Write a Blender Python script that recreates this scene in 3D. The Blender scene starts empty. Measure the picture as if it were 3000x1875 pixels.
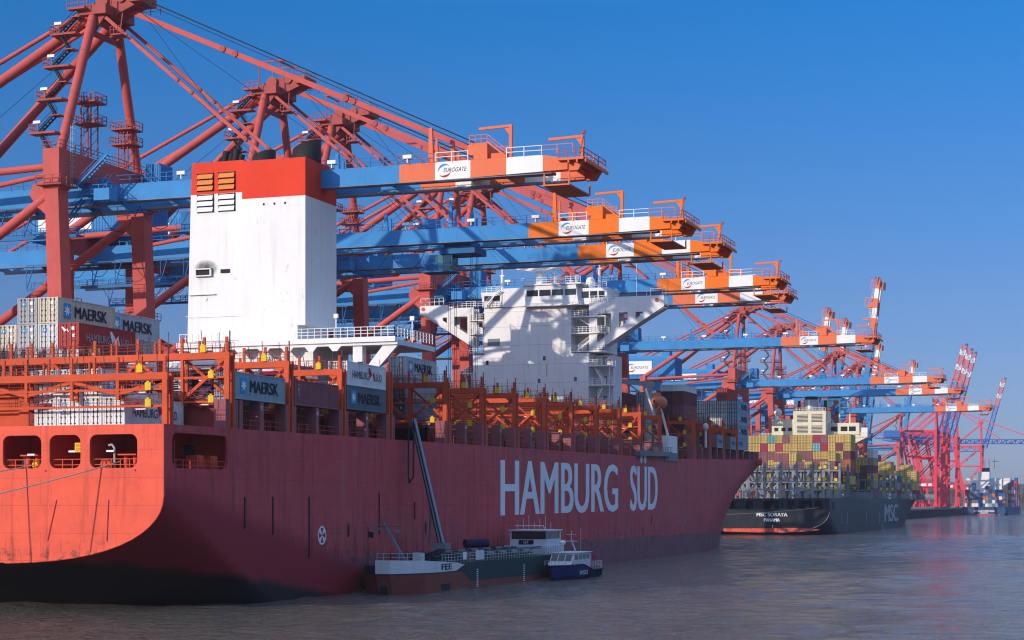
import bpy, math, random
from mathutils import Vector, Matrix

random.seed(7)
sc = bpy.context.scene
COL = sc.collection
R = math.radians
pi = math.pi

# ------------------------------------------------------------------ camera, light, exposure
YAW = math.atan(1857 / 5200)
cam_data = bpy.data.cameras.new("camera")
cam_data.sensor_width = 36.0
cam_data.lens = 36.0 * 5200 / 3000
cam_data.shift_y = (1470 - 937.5) / 3000
cam_data.clip_start = 1.0
cam_data.clip_end = 20000
cam = bpy.data.objects.new("camera", cam_data)
cam.location = (0, 0, 12.0)
cam.rotation_euler = (R(90), 0, YAW)
COL.objects.link(cam)
sc.camera = cam

SUN_AZ = R(31)      # light travels towards +x (sin) and +y (cos)
SUN_EL = R(19.0)
sun_data = bpy.data.lights.new("sun", 'SUN')
sun_data.energy = 2.0
sun_data.angle = R(0.5)
sun_data.color = (1.0, 0.86, 0.72)
sun = bpy.data.objects.new("sun", sun_data)
trav = Vector((math.sin(SUN_AZ) * math.cos(SUN_EL), math.cos(SUN_AZ) * math.cos(SUN_EL), -math.sin(SUN_EL)))
sun.rotation_euler = trav.to_track_quat('-Z', 'Y').to_euler()
sun.location = (-200, -300, 200)
COL.objects.link(sun)

world = bpy.data.worlds.new("World")
sc.world = world
world.use_nodes = True
wn = world.node_tree.nodes
wl = world.node_tree.links
for n in list(wn):
    wn.remove(n)
w_out = wn.new("ShaderNodeOutputWorld")
w_bg = wn.new("ShaderNodeBackground")
w_bg.inputs["Strength"].default_value = 0.15
w_sky = wn.new("ShaderNodeTexSky")
w_sky.sky_type = 'NISHITA'
w_sky.sun_disc = False
w_sky.sun_elevation = R(19.0)
w_sky.sun_rotation = math.atan2(-trav.x, -trav.y)
w_sky.air_density = 1.0
w_sky.dust_density = 0.4
w_sky.ozone_density = 3.0
w_tc = wn.new("ShaderNodeTexCoord")
w_sep = wn.new("ShaderNodeSeparateXYZ")
w_ramp = wn.new("ShaderNodeValToRGB")
w_mul = wn.new("ShaderNodeMix")
w_mul.data_type = 'RGBA'
w_mul.blend_type = 'MULTIPLY'
w_mul.inputs[0].default_value = 1.0
wl.new(w_tc.outputs["Generated"], w_sep.inputs[0])
wl.new(w_sep.outputs["Z"], w_ramp.inputs[0])
cr = w_ramp.color_ramp
SKY = [(0.0, (0.15, 0.175, 0.33)), (0.06, (0.15, 0.19, 0.335)), (0.11, (0.138, 0.197, 0.34)), (0.27, (0.034, 0.238, 0.435)), (0.45, (1.2, 1.1, 1.1)), (0.7, (2.4, 1.8, 1.45)), (1.0, (2.6, 1.9, 1.5))]  # upper tints, above the view, raised as added fill for shaded faces
while len(cr.elements) < len(SKY):
    cr.elements.new(0.5)
for e, (p, c) in zip(cr.elements, SKY):
    e.position = p
    e.color = (*c, 1)
wl.new(w_sky.outputs[0], w_mul.inputs[6])
wl.new(w_ramp.outputs[0], w_mul.inputs[7])
wl.new(w_mul.outputs[2], w_bg.inputs["Color"])
wl.new(w_bg.outputs[0], w_out.inputs[0])

sc.view_settings.view_transform = 'Standard'
sc.view_settings.look = 'None'
sc.view_settings.exposure = 0.98
sc.view_settings.gamma = 1.0
sc.view_settings.use_curve_mapping = False
sc.render.engine = 'CYCLES'
sc.cycles.use_denoising = True
sc.cycles.pixel_filter_type = 'BLACKMAN_HARRIS'
sc.cycles.filter_width = 1.15
sc.cycles.max_bounces = 6
sc.cycles.diffuse_bounces = 3
sc.cycles.glossy_bounces = 3
sc.cycles.transmission_bounces = 3
sc.cycles.volume_bounces = 0
sc.cycles.caustics_reflective = False
sc.cycles.caustics_refractive = False

# ------------------------------------------------------------------ materials
def nodes_of(m):
    m.use_nodes = True
    return m.node_tree.nodes, m.node_tree.links, m.node_tree.nodes["Principled BSDF"]

def mixc(ns, ls, fac, a, b, mode='MIX'):
    n = ns.new("ShaderNodeMix")
    n.data_type = 'RGBA'
    n.blend_type = mode
    for sock, val in ((n.inputs[0], fac), (n.inputs[6], a), (n.inputs[7], b)):
        if isinstance(val, (int, float)):
            sock.default_value = val
        elif isinstance(val, tuple):
            sock.default_value = (*val[:3], 1)
        else:
            ls.new(val, sock)
    return n.outputs[2]

def noise(ns, ls, vec, scale, detail=3, rough=0.6, mapping=None):
    if mapping:
        mp = ns.new("ShaderNodeMapping")
        mp.inputs["Scale"].default_value = mapping
        ls.new(vec, mp.inputs[0])
        vec = mp.outputs[0]
    n = ns.new("ShaderNodeTexNoise")
    n.inputs["Scale"].default_value = scale
    n.inputs["Detail"].default_value = detail
    n.inputs["Roughness"].default_value = rough
    ls.new(vec, n.inputs["Vector"])
    return n.outputs[0]

def ramp(ns, ls, val, a, b):
    n = ns.new("ShaderNodeMapRange")
    n.inputs[1].default_value = a
    n.inputs[2].default_value = b
    ls.new(val, n.inputs[0])
    return n.outputs[0]

MATS = {}
def paint(name, rgb, rough=0.5, var=0.25, streak=0.25, rust=0.0, metal=0.0, bump=0.0, objcol=False, scale=0.25, spec=0.4):
    if name in MATS:
        return MATS[name]
    if rough > 0.2 and metal == 0: rough = max(rough, 0.7); spec = min(spec, 0.2)
    m = bpy.data.materials.new(name)
    ns, ls, b = nodes_of(m)
    tc = ns.new("ShaderNodeTexCoord").outputs["Object"]
    base = rgb
    if objcol:
        base = ns.new("ShaderNodeObjectInfo").outputs["Color"]
    n1 = noise(ns, ls, tc, scale, 4, 0.65)
    f1 = ramp(ns, ls, n1, 0.3, 0.75)
    dark = mixc(ns, ls, 1.0, base, (1 - var, 1 - var, 1 - var * 0.9), 'MULTIPLY')
    c = mixc(ns, ls, f1, base, dark)
    if streak > 0:
        n2 = noise(ns, ls, tc, 1.0, 3, 0.6, (1.3, 1.3, 0.09))
        f2 = ramp(ns, ls, n2, 0.52, 0.8)
        mul = ns.new("ShaderNodeMath")
        mul.operation = 'MULTIPLY'
        mul.inputs[1].default_value = streak
        ls.new(f2, mul.inputs[0])
        c = mixc(ns, ls, mul.outputs[0], c, (0.13, 0.10, 0.09))
    if rust > 0:
        n3 = noise(ns, ls, tc, 0.9, 5, 0.7, (1.0, 1.0, 0.5))
        f3 = ramp(ns, ls, n3, 0.62, 0.72)
        mul = ns.new("ShaderNodeMath")
        mul.operation = 'MULTIPLY'
        mul.inputs[1].default_value = rust
        ls.new(f3, mul.inputs[0])
        c = mixc(ns, ls, mul.outputs[0], c, (0.16, 0.06, 0.03))
    if isinstance(c, tuple):
        b.inputs["Base Color"].default_value = (*c, 1)
    else:
        ls.new(c, b.inputs["Base Color"])
    b.inputs["Roughness"].default_value = rough
    b.inputs["Metallic"].default_value = metal
    b.inputs["Specular IOR Level"].default_value = spec
    if bump > 0:
        bp = ns.new("ShaderNodeBump")
        bp.inputs["Strength"].default_value = bump
        bp.inputs["Distance"].default_value = 0.1
        ls.new(noise(ns, ls, tc, 0.9, 2), bp.inputs["Height"])
        ls.new(bp.outputs[0], b.inputs["Normal"])
    MATS[name] = m
    return m

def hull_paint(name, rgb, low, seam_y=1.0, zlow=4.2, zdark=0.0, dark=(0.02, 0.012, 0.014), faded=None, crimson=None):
    """ship side: plate seams, vertical dirt streaks, dirty band with a ragged top near the water"""
    m = bpy.data.materials.new(name)
    ns, ls, b = nodes_of(m)
    geo = ns.new("ShaderNodeNewGeometry").outputs["Position"]
    sep = ns.new("ShaderNodeSeparateXYZ")
    ls.new(geo, sep.inputs[0])
    cmb = ns.new("ShaderNodeCombineXYZ")
    add = ns.new("ShaderNodeMath")
    add.operation = 'ADD'
    ls.new(sep.outputs[0], add.inputs[0])
    ls.new(sep.outputs[1], add.inputs[1])
    ls.new(add.outputs[0], cmb.inputs[0])
    ls.new(sep.outputs[2], cmb.inputs[1])
    br = ns.new("ShaderNodeTexBrick")
    br.inputs["Scale"].default_value = 1.0
    br.inputs["Mortar Size"].default_value = 0.035
    br.inputs["Mortar Smooth"].default_value = 0.3
    br.inputs["Brick Width"].default_value = 14.0
    br.inputs["Row Height"].default_value = 2.9
    br.offset = 0.45
    ls.new(cmb.outputs[0], br.inputs["Vector"])
    big = ramp(ns, ls, noise(ns, ls, geo, 0.035, 4, 0.6), 0.35, 0.7)
    c = mixc(ns, ls, big, rgb, faded or tuple(v * 0.8 for v in rgb))
    med = ramp(ns, ls, noise(ns, ls, geo, 0.5, 5, 0.7), 0.35, 0.8)
    c = mixc(ns, ls, med, c, mixc(ns, ls, 1.0, c, (0.80, 0.80, 0.82), 'MULTIPLY'))
    st = noise(ns, ls, geo, 1.0, 4, 0.7, (0.9, 0.9, 0.06))
    fs = ramp(ns, ls, st, 0.52, 0.80)
    c = mixc(ns, ls, fs, c, mixc(ns, ls, 1.0, c, (0.45, 0.42, 0.42), 'MULTIPLY'))
    st2 = noise(ns, ls, geo, 1.0, 4, 0.7, (0.6, 0.6, 0.04))
    fs2 = ramp(ns, ls, st2, 0.60, 0.85)
    mulp = ns.new("ShaderNodeMath"); mulp.operation = 'MULTIPLY'; mulp.inputs[1].default_value = 0.5
    ls.new(fs2, mulp.inputs[0])
    c = mixc(ns, ls, mulp.outputs[0], c, (0.40, 0.27, 0.27))
    blot = ramp(ns, ls, noise(ns, ls, geo, 0.16, 6, 0.75, (1, 1, 1.6)), 0.50, 0.66)
    mbl = ns.new("ShaderNodeMath"); mbl.operation = 'MULTIPLY'; mbl.inputs[1].default_value = 0.30
    ls.new(blot, mbl.inputs[0])
    c = mixc(ns, ls, mbl.outputs[0], c, mixc(ns, ls, 1.0, c, (0.62, 0.50, 0.52), 'MULTIPLY'))
    # seams
    sm = ns.new("ShaderNodeMath"); sm.operation = 'MULTIPLY'; sm.inputs[1].default_value = 0.45
    ls.new(br.outputs["Fac"], sm.inputs[0])
    c = mixc(ns, ls, sm.outputs[0], c, tuple(v * 0.35 for v in rgb))
    # patches of scraped paint and rust in the fender zone
    zz = sep.outputs[2]
    band = ramp(ns, ls, zz, 8.6, 6.2)
    sc1 = ramp(ns, ls, noise(ns, ls, geo, 0.8, 5, 0.75, (1, 0.45, 1.6)), 0.56, 0.64)
    mb = ns.new("ShaderNodeMath"); mb.operation = 'MULTIPLY'
    ls.new(band, mb.inputs[0]); ls.new(sc1, mb.inputs[1])
    mb2 = ns.new("ShaderNodeMath"); mb2.operation = 'MULTIPLY'; mb2.inputs[1].default_value = 0.85
    ls.new(mb.outputs[0], mb2.inputs[0])
    c = mixc(ns, ls, mb2.outputs[0], c, (0.10, 0.045, 0.04))
    run = ramp(ns, ls, noise(ns, ls, geo, 1.0, 4, 0.7, (1.2, 1.2, 0.12)), 0.56, 0.64)
    bnd = ramp(ns, ls, zz, 9.2, 6.8)
    mr = ns.new("ShaderNodeMath"); mr.operation = 'MULTIPLY'; ls.new(run, mr.inputs[0]); ls.new(bnd, mr.inputs[1])
    mr2 = ns.new("ShaderNodeMath"); mr2.operation = 'MULTIPLY'; mr2.inputs[1].default_value = 0.65; ls.new(mr.outputs[0], mr2.inputs[0])
    c = mixc(ns, ls, mr2.outputs[0], c, (0.035, 0.018, 0.018))
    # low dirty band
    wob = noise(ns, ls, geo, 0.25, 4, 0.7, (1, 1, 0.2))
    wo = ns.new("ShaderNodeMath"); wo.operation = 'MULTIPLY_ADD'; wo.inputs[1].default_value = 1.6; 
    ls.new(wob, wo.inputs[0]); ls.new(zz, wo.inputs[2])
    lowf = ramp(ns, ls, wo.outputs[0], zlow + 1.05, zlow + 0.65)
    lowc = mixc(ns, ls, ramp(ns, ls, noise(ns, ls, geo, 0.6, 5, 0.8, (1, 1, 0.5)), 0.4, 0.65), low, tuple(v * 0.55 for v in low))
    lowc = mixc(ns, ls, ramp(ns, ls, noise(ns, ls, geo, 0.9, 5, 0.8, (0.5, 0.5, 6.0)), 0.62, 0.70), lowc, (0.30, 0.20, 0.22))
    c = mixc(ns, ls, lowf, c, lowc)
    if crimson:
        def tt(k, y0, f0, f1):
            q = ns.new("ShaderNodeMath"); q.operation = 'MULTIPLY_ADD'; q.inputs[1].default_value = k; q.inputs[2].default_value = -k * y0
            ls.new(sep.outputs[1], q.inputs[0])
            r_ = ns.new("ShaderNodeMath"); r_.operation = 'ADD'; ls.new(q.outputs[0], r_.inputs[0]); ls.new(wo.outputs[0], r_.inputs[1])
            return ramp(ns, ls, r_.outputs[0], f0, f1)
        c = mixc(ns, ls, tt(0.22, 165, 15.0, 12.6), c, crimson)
        c = mixc(ns, ls, tt(0.13, 165, 6.4, 5.4), c, dark)  # near-black under the stern overhang: shade painted into the hull colour
    if zdark:
        c = mixc(ns, ls, ramp(ns, ls, zz, zdark + 0.05, zdark - 0.05), c, dark)  # same painted-in shade, with a level top edge
    ls.new(c, b.inputs["Base Color"])
    b.inputs["Roughness"].default_value = 0.62
    b.inputs["Specular IOR Level"].default_value = 0.22
    bp = ns.new("ShaderNodeBump")
    bp.inputs["Strength"].default_value = 0.35
    bp.inputs["Distance"].default_value = 0.12
    ls.new(noise(ns, ls, geo, 0.35, 2, 0.5, (1, 1, 0.8)), bp.inputs["Height"])
    ls.new(bp.outputs[0], b.inputs["Normal"])
    return m

M_crane = paint("crane_red", (0.56, 0.098, 0.082), 0.45, 0.22, 0.25)
M_crane_dk = paint("crane_red_worn", (0.42, 0.085, 0.07), 0.55, 0.3, 0.4, 0.5)
M_blue = paint("crane_blue", (0.045, 0.25, 0.56), 0.4, 0.22, 0.12)
M_blue_dk = paint("crane_blue_dark", (0.03, 0.17, 0.42), 0.45, 0.3, 0.15)
M_orange = paint("crane_orange", (0.72, 0.16, 0.04), 0.4, 0.12, 0.06, objcol=True)
M_white = paint("white_paint", (0.78, 0.78, 0.76), 0.45, 0.08, 0.10)
M_shipwhite = paint("ship_white", (0.78, 0.78, 0.76), 0.4, 0.10, 0.16, 0.30, bump=0.12, scale=0.12)
M_cream = paint("ship_cream", (0.72, 0.68, 0.52), 0.45, 0.12, 0.2, 0.2)
M_black = paint("black_metal", (0.018, 0.018, 0.022), 0.5, 0.2, 0.0)
M_rope = paint("wire_rope", (0.03, 0.03, 0.04), 0.5, 0.1, 0.0)
M_rail = paint("rail_steel", (0.10, 0.09, 0.10), 0.5, 0.2, 0.0)
M_frame = paint("lashing_red", (0.62, 0.085, 0.025), 0.45, 0.25, 0.28, 0.35)
M_frame_dk = paint("deck_red", (0.30, 0.045, 0.035), 0.55, 0.35, 0.4, 0.4)
M_post = paint("pedestal_red", (0.32, 0.10, 0.11), 0.5, 0.25, 0.3)
M_funnel_red = paint("funnel_red", (0.72, 0.045, 0.015), 0.35, 0.18, 0.05)
M_yellow = paint("safety_yellow", (0.75, 0.50, 0.02), 0.45, 0.15, 0.1)
M_glass = paint("dark_glass", (0.02, 0.03, 0.035), 0.08, 0.1, 0.0, spec=0.8)
M_cabglass = paint("cab_glass", (0.05, 0.16, 0.16), 0.08, 0.1, 0.0, spec=0.8)
M_grey = paint("light_grey", (0.42, 0.44, 0.46), 0.5, 0.2, 0.2)
M_steelgrey = paint("steel_grey", (0.20, 0.22, 0.25), 0.5, 0.3, 0.2)
M_cont = paint("container_paint", (0.5, 0.5, 0.5), 0.5, 0.18, 0.35, 0.35, objcol=True, scale=0.5)
M_contdk = paint("container_gear", (0.075, 0.07, 0.07), 0.5, 0.3, 0.2)
M_slat = paint("louvre_orange", (0.72, 0.22, 0.05), 0.5, 0.15, 0.1)
M_letter_lb = paint("letter_pale", (0.78, 0.79, 0.80), 0.45, 0.06, 0.12)
M_letter_w = paint("letter_white", (0.80, 0.80, 0.80), 0.45, 0.08, 0.1)
M_letter_k = paint("letter_dark", (0.012, 0.016, 0.03), 0.45, 0.1, 0.0)
M_logo_b = paint("emblem_blue", (0.02, 0.30, 0.58), 0.45, 0.1, 0.05)
M_logo_r = paint("emblem_red", (0.42, 0.03, 0.05), 0.45, 0.1, 0.05)
M_tyre = paint("tyre_rubber", (0.02, 0.02, 0.02), 0.8, 0.2, 0.0)
M_wood = paint("bark_grey", (0.09, 0.065, 0.055), 0.9, 0.3, 0.0)

# ------------------------------------------------------------------ geometry collector
class G:
    def __init__(s):
        s.v = []; s.f = []; s.m = []; s.sm = []
        s.T = None
    def add(s, vs, fs, m=0, smooth=False):
        o = len(s.v)
        if s.T is not None:
            vs = [tuple(s.T @ Vector(q)) for q in vs]
        s.v.extend(vs)
        for f in fs:
            s.f.append(tuple(i + o for i in f)); s.m.append(m); s.sm.append(smooth)
    def box(s, x0, x1, y0, y1, z0, z1, m=0):
        s.add([(x0, y0, z0), (x1, y0, z0), (x1, y1, z0), (x0, y1, z0), (x0, y0, z1), (x1, y0, z1), (x1, y1, z1), (x0, y1, z1)],
              [(0, 3, 2, 1), (4, 5, 6, 7), (0, 1, 5, 4), (1, 2, 6, 5), (2, 3, 7, 6), (3, 0, 4, 7)], m)
    def beam(s, p, q, w, h, m=0, up=(0, 0, 1)):
        p = Vector(p); q = Vector(q); d = (q - p)
        if d.length < 1e-6: return
        d.normalize(); u = Vector(up)
        if abs(d.dot(u)) > 0.98: u = Vector((1, 0, 0))
        a = d.cross(u).normalized(); b = a.cross(d).normalized()
        a = a * (w / 2); b = b * (h / 2)
        s.add([tuple(c) for c in (p - a - b, p + a - b, p + a + b, p - a + b, q - a - b, q + a - b, q + a + b, q - a + b)],
              [(0, 1, 2, 3), (7, 6, 5, 4), (0, 4, 5, 1), (1, 5, 6, 2), (2, 6, 7, 3), (3, 7, 4, 0)], m)
    def tube(s, p, q, r, n=8, m=0, r2=None, caps=True):
        p = Vector(p); q = Vector(q); d = (q - p).normalized()
        if r2 is None: r2 = r
        u = Vector((0, 0, 1)) if abs(d.z) < 0.95 else Vector((1, 0, 0))
        a = d.cross(u).normalized(); b = a.cross(d)
        vs = []
        for c, rr in ((p, r), (q, r2)):
            for i in range(n):
                t = 2 * pi * i / n
                vs.append(tuple(c + a * (math.cos(t) * rr) + b * (math.sin(t) * rr)))
        s.add(vs, [(i, i + n, (i + 1) % n + n, (i + 1) % n) for i in range(n)], m, n >= 7)
        if caps:
            s.add(vs[:n], [tuple(range(n))], m)
            s.add(vs[n:], [tuple(range(n - 1, -1, -1))], m)
    def path(s, pts, r, n=4, m=0):
        for a, b in zip(pts, pts[1:]):
            s.tube(a, b, r, n, m, caps=False)
    def prism(s, poly, axis, a, b, m=0):
        """poly: 2-D points; axis 'x','y','z' is the extrusion direction"""
        def P(u, v, t):
            return {'x': (t, u, v), 'y': (u, t, v), 'z': (u, v, t)}[axis]
        n = len(poly)
        vs = [P(u, v, a) for u, v in poly] + [P(u, v, b) for u, v in poly]
        s.add(vs, [tuple(range(n)), tuple(range(2 * n - 1, n - 1, -1))] + [(i, (i + 1) % n, (i + 1) % n + n, i + n) for i in range(n)], m)
    def rail(s, p, q, h=1.1, step=2.0, r=0.035, rails=2, m=0):
        p = Vector(p); q = Vector(q); L = (q - p).length
        n = max(1, int(round(L / step)))
        for i in range(n + 1):
            c = p.lerp(q, i / n)
            s.beam(c, c + Vector((0, 0, h)), r * 2, r * 2, m)
        for k in range(rails):
            dz = Vector((0, 0, h * (k + 1) / rails))
            s.beam(p + dz, q + dz, r * 1.7, r * 1.7, m)
    def stair(s, p, q, w=0.8, m=0, step=0.35, rail=True, axis=None):
        """a straight flight from p up to q: two stringers, treads and hand rails; axis = horizontal width direction"""
        p = Vector(p); q = Vector(q); d = q - p
        a = Vector(axis).normalized() if axis else Vector((d.y, -d.x, 0)).normalized()
        for sg in (-1, 1):
            o = a * (w / 2 * sg)
            s.beam(p + o, q + o, 0.06, 0.25, m)
            if rail:
                up = Vector((0, 0, 1.0))
                s.beam(p + o + up, q + o + up, 0.06, 0.06, m)
                s.beam(p + o + up * 0.5, q + o + up * 0.5, 0.04, 0.04, m)
        n = max(2, int(abs(d.z) / step))
        for i in range(n):
            c = p.lerp(q, (i + 0.5) / n)
            h = Vector((d.x, d.y, 0)).normalized() * 0.14 if (d.x or d.y) else Vector((0.14, 0, 0))
            s.beam(c - h, c + h, w, 0.04, m)
    def ladder(s, p, q, w=0.5, m=0, ax=(1, 0, 0), step=0.45):
        p = Vector(p); q = Vector(q); a = Vector(ax) * (w / 2)
        for sg in (-1, 1):
            s.beam(p + a * sg, q + a * sg, 0.06, 0.06, m)
        n = int((q - p).length / step)
        for i in range(1, n):
            c = p.lerp(q, i / n)
            s.beam(c - a, c + a, 0.045, 0.045, m)
    def sphere(s, c, rx, ry=None, rz=None, n=12, k=8, m=0):
        ry = ry or rx; rz = rz or rx
        vs = []; fs = []
        for j in range(k + 1):
            th = pi * j / k
            for i in range(n):
                ph = 2 * pi * i / n
                vs.append((c[0] + rx * math.sin(th) * math.cos(ph), c[1] + ry * math.sin(th) * math.sin(ph), c[2] + rz * math.cos(th)))
        for j in range(k):
            for i in range(n):
                fs.append((j * n + i, (j + 1) * n + i, (j + 1) * n + (i + 1) % n, j * n + (i + 1) % n))
        s.add(vs, fs, m, True)
    def mesh(s, name, mats, off=(0, 0, 0)):
        me = bpy.data.meshes.new(name)
        me.from_pydata([(a - off[0], b - off[1], c - off[2]) for a, b, c in s.v], [], s.f)
        for mt in mats:
            me.materials.append(mt)
        me.polygons.foreach_set("material_index", s.m)
        me.polygons.foreach_set("use_smooth", s.sm)
        me.validate()
        me.update()
        return me
    def build(s, name, mats, parent=None, off=None):
        if not isinstance(mats, (list, tuple)): mats = [mats]
        if off is None:
            off = ROOT.get(parent.name, (0, 0, 0)) if parent else (0, 0, 0)
        o = bpy.data.objects.new(name, s.mesh(name, mats, off))
        COL.objects.link(o)
        if parent:
            o.parent = parent
            ROOT[o.name] = off
        return o

ROOT = {}
def tag(o, label=None, cat=None, group=None, kind=None):
    if label: o['label'] = label
    if cat: o['category'] = cat
    if group: o['group'] = group
    if kind: o['kind'] = kind
    return o
def thing(name, label, cat, loc=(0, 0, 0), group=None):
    o = bpy.data.objects.new(name, None)
    o.location = loc
    o.empty_display_size = 1
    COL.objects.link(o)
    ROOT[o.name] = tuple(loc)
    return tag(o, label, cat, group)
def child(name, mesh, parent, loc=(0, 0, 0), color=None):
    o = bpy.data.objects.new(name, mesh)
    o.location = loc
    if color: o.color = (*color, 1)
    COL.objects.link(o)
    o.parent = parent
    return o
KIDS = {}
def copy_tree(o, parent=None):
    c = o.copy()
    COL.objects.link(c)
    if parent is not None:
        c.parent = parent
    for k in list(o.children):
        copy_tree(k, c)
    return c

# ------------------------------------------------------------------ lettering
def text_geo(txt, w, h, shear=0.0, bold=0.0, depth=0.0):
    """flat letters fitted into w x h, lower left corner at the origin, in the XZ plane"""
    cu = bpy.data.curves.new("t", 'FONT')
    cu.body = txt
    cu.shear = shear
    cu.offset = 0
    cu.resolution_u = 4
    cu.fill_mode = 'FRONT' if depth == 0 else 'BOTH'
    cu.extrude = 0
    ob = bpy.data.objects.new("t", cu)
    COL.objects.link(ob)
    dg = bpy.context.evaluated_depsgraph_get()
    me = bpy.data.meshes.new_from_object(ob.evaluated_get(dg))
    vs = [v.co.copy() for v in me.vertices]
    fs = [tuple(p.vertices) for p in me.polygons]
    bpy.data.objects.remove(ob)
    bpy.data.curves.remove(cu)
    bpy.data.meshes.remove(me)
    x0 = min(v.x for v in vs); x1 = max(v.x for v in vs); y0 = min(v.y for v in vs); y1 = max(v.y for v in vs)
    return [((v.x - x0) / (x1 - x0) * w, (v.y - y0) / (y1 - y0) * h) for v in vs], fs
def put_text(g, txt, w, h, fn, m=0, heavy=0.0, out=(0, 0, 0), **k):
    """fn maps (u,v) on the lettering to a 3-D point; heavy widens the strokes with copies a few mm apart"""
    vs, fs = text_geo(txt, w - 2 * heavy, h, **k)
    if heavy:
        for j, du in ((1, 0), (2, 2 * heavy), (3, heavy)):
            g.add([tuple(p + o * j for p, o in zip(fn(u + du, v), out)) for u, v in vs], fs, m)
        return
    g.add([fn(u, v) for u, v in vs], fs, m)
def arc_band(c, r0, r1, a0, a1, n=14, taper=False):
    """ring segment polygon strips in 2-D"""
    out = []
    for i in range(n):
        t0 = a0 + (a1 - a0) * i / n; t1 = a0 + (a1 - a0) * (i + 1) / n
        k0 = math.sin(pi * i / n) if taper else 1; k1 = math.sin(pi * (i + 1) / n) if taper else 1
        q = lambda r, t: (c[0] + r * math.cos(t), c[1] + r * math.sin(t))
        out.append([q(r1 - (r1 - r0) * max(k0, .05), t0), q(r1, t0), q(r1, t1), q(r1 - (r1 - r0) * max(k1, .05), t1)])
    return out
def gate_sign(g, x, z, w, h, fn, mk=0, mb=1, mr=2):
    """ring emblem with blue and red crescents and slanted lettering"""
    c = (x + 0.27 * w, z + 0.5 * h)
    r = 0.40 * h
    for q in arc_band(c, r * 0.68, r, R(40), R(190), taper=True):
        g.add([fn(*p) for p in q], [(0, 1, 2, 3)], mb)
    for q in arc_band(c, r * 0.68, r, R(215), R(350), taper=True):
        g.add([fn(*p) for p in q], [(0, 1, 2, 3)], mr)
    put_text(g, "EUROGATE", w * 0.66, h * 0.25, lambda u, v: fn(x + 0.24 * w + u, z + 0.40 * h + v), mk, shear=0.35, bold=0.03)
def star(c, r, n=7, inner=0.42):
    return [(c[0] + (r if i % 2 == 0 else r * inner) * math.sin(pi * i / n), c[1] + (r if i % 2 == 0 else r * inner) * math.cos(pi * i / n)) for i in range(2 * n)]
def rounded(x0, x1, z0, z1, r, n=4):
    pts = []
    for cx, cz, a in ((x1 - r, z0 + r, -90), (x1 - r, z1 - r, 0), (x0 + r, z1 - r, 90), (x0 + r, z0 + r, 180)):
        for i in range(n + 1):
            t = R(a + 90 * i / n)
            pts.append((cx + r * math.cos(t), cz + r * math.sin(t)))
    return pts
def plate(outer, holes, fn, thick_fn, m=0, g=None):
    """flat plate with holes: outer and holes are 2-D loops; fn(u,v) front point, thick_fn(u,v) back point"""
    cu = bpy.data.curves.new("p", 'CURVE')
    cu.dimensions = '2D'
    cu.fill_mode = 'BOTH'
    for loop in [outer] + holes:
        sp = cu.splines.new('POLY')
        sp.points.add(len(loop) - 1)
        for p, (u, v) in zip(sp.points, loop):
            p.co = (u, v, 0, 1)
        sp.use_cyclic_u = True
    ob = bpy.data.objects.new("p", cu)
    COL.objects.link(ob)
    dg = bpy.context.evaluated_depsgraph_get()
    me = bpy.data.meshes.new_from_object(ob.evaluated_get(dg))
    vs = [(v.co.x, v.co.y) for v in me.vertices]
    fs = [tuple(p.vertices) for p in me.polygons]
    bpy.data.objects.remove(ob); bpy.data.curves.remove(cu); bpy.data.meshes.remove(me)
    g.add([fn(*p) for p in vs], fs, m)
    g.add([thick_fn(*p) for p in vs], [f[::-1] for f in fs], m)
    for loop in [outer] + holes:
        n = len(loop)
        g.add([fn(*p) for p in loop] + [thick_fn(*p) for p in loop], [(i, (i + 1) % n, (i + 1) % n + n, i + n) for i in range(n)], m)
ORD = ["", "first", "second", "third", "fourth", "fifth", "sixth", "seventh", "eighth", "ninth", "tenth", "eleventh", "twelfth", "thirteenth", "fourteenth", "fifteenth", "sixteenth", "seventeenth", "eighteenth", "nineteenth", "twentieth"]
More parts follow.
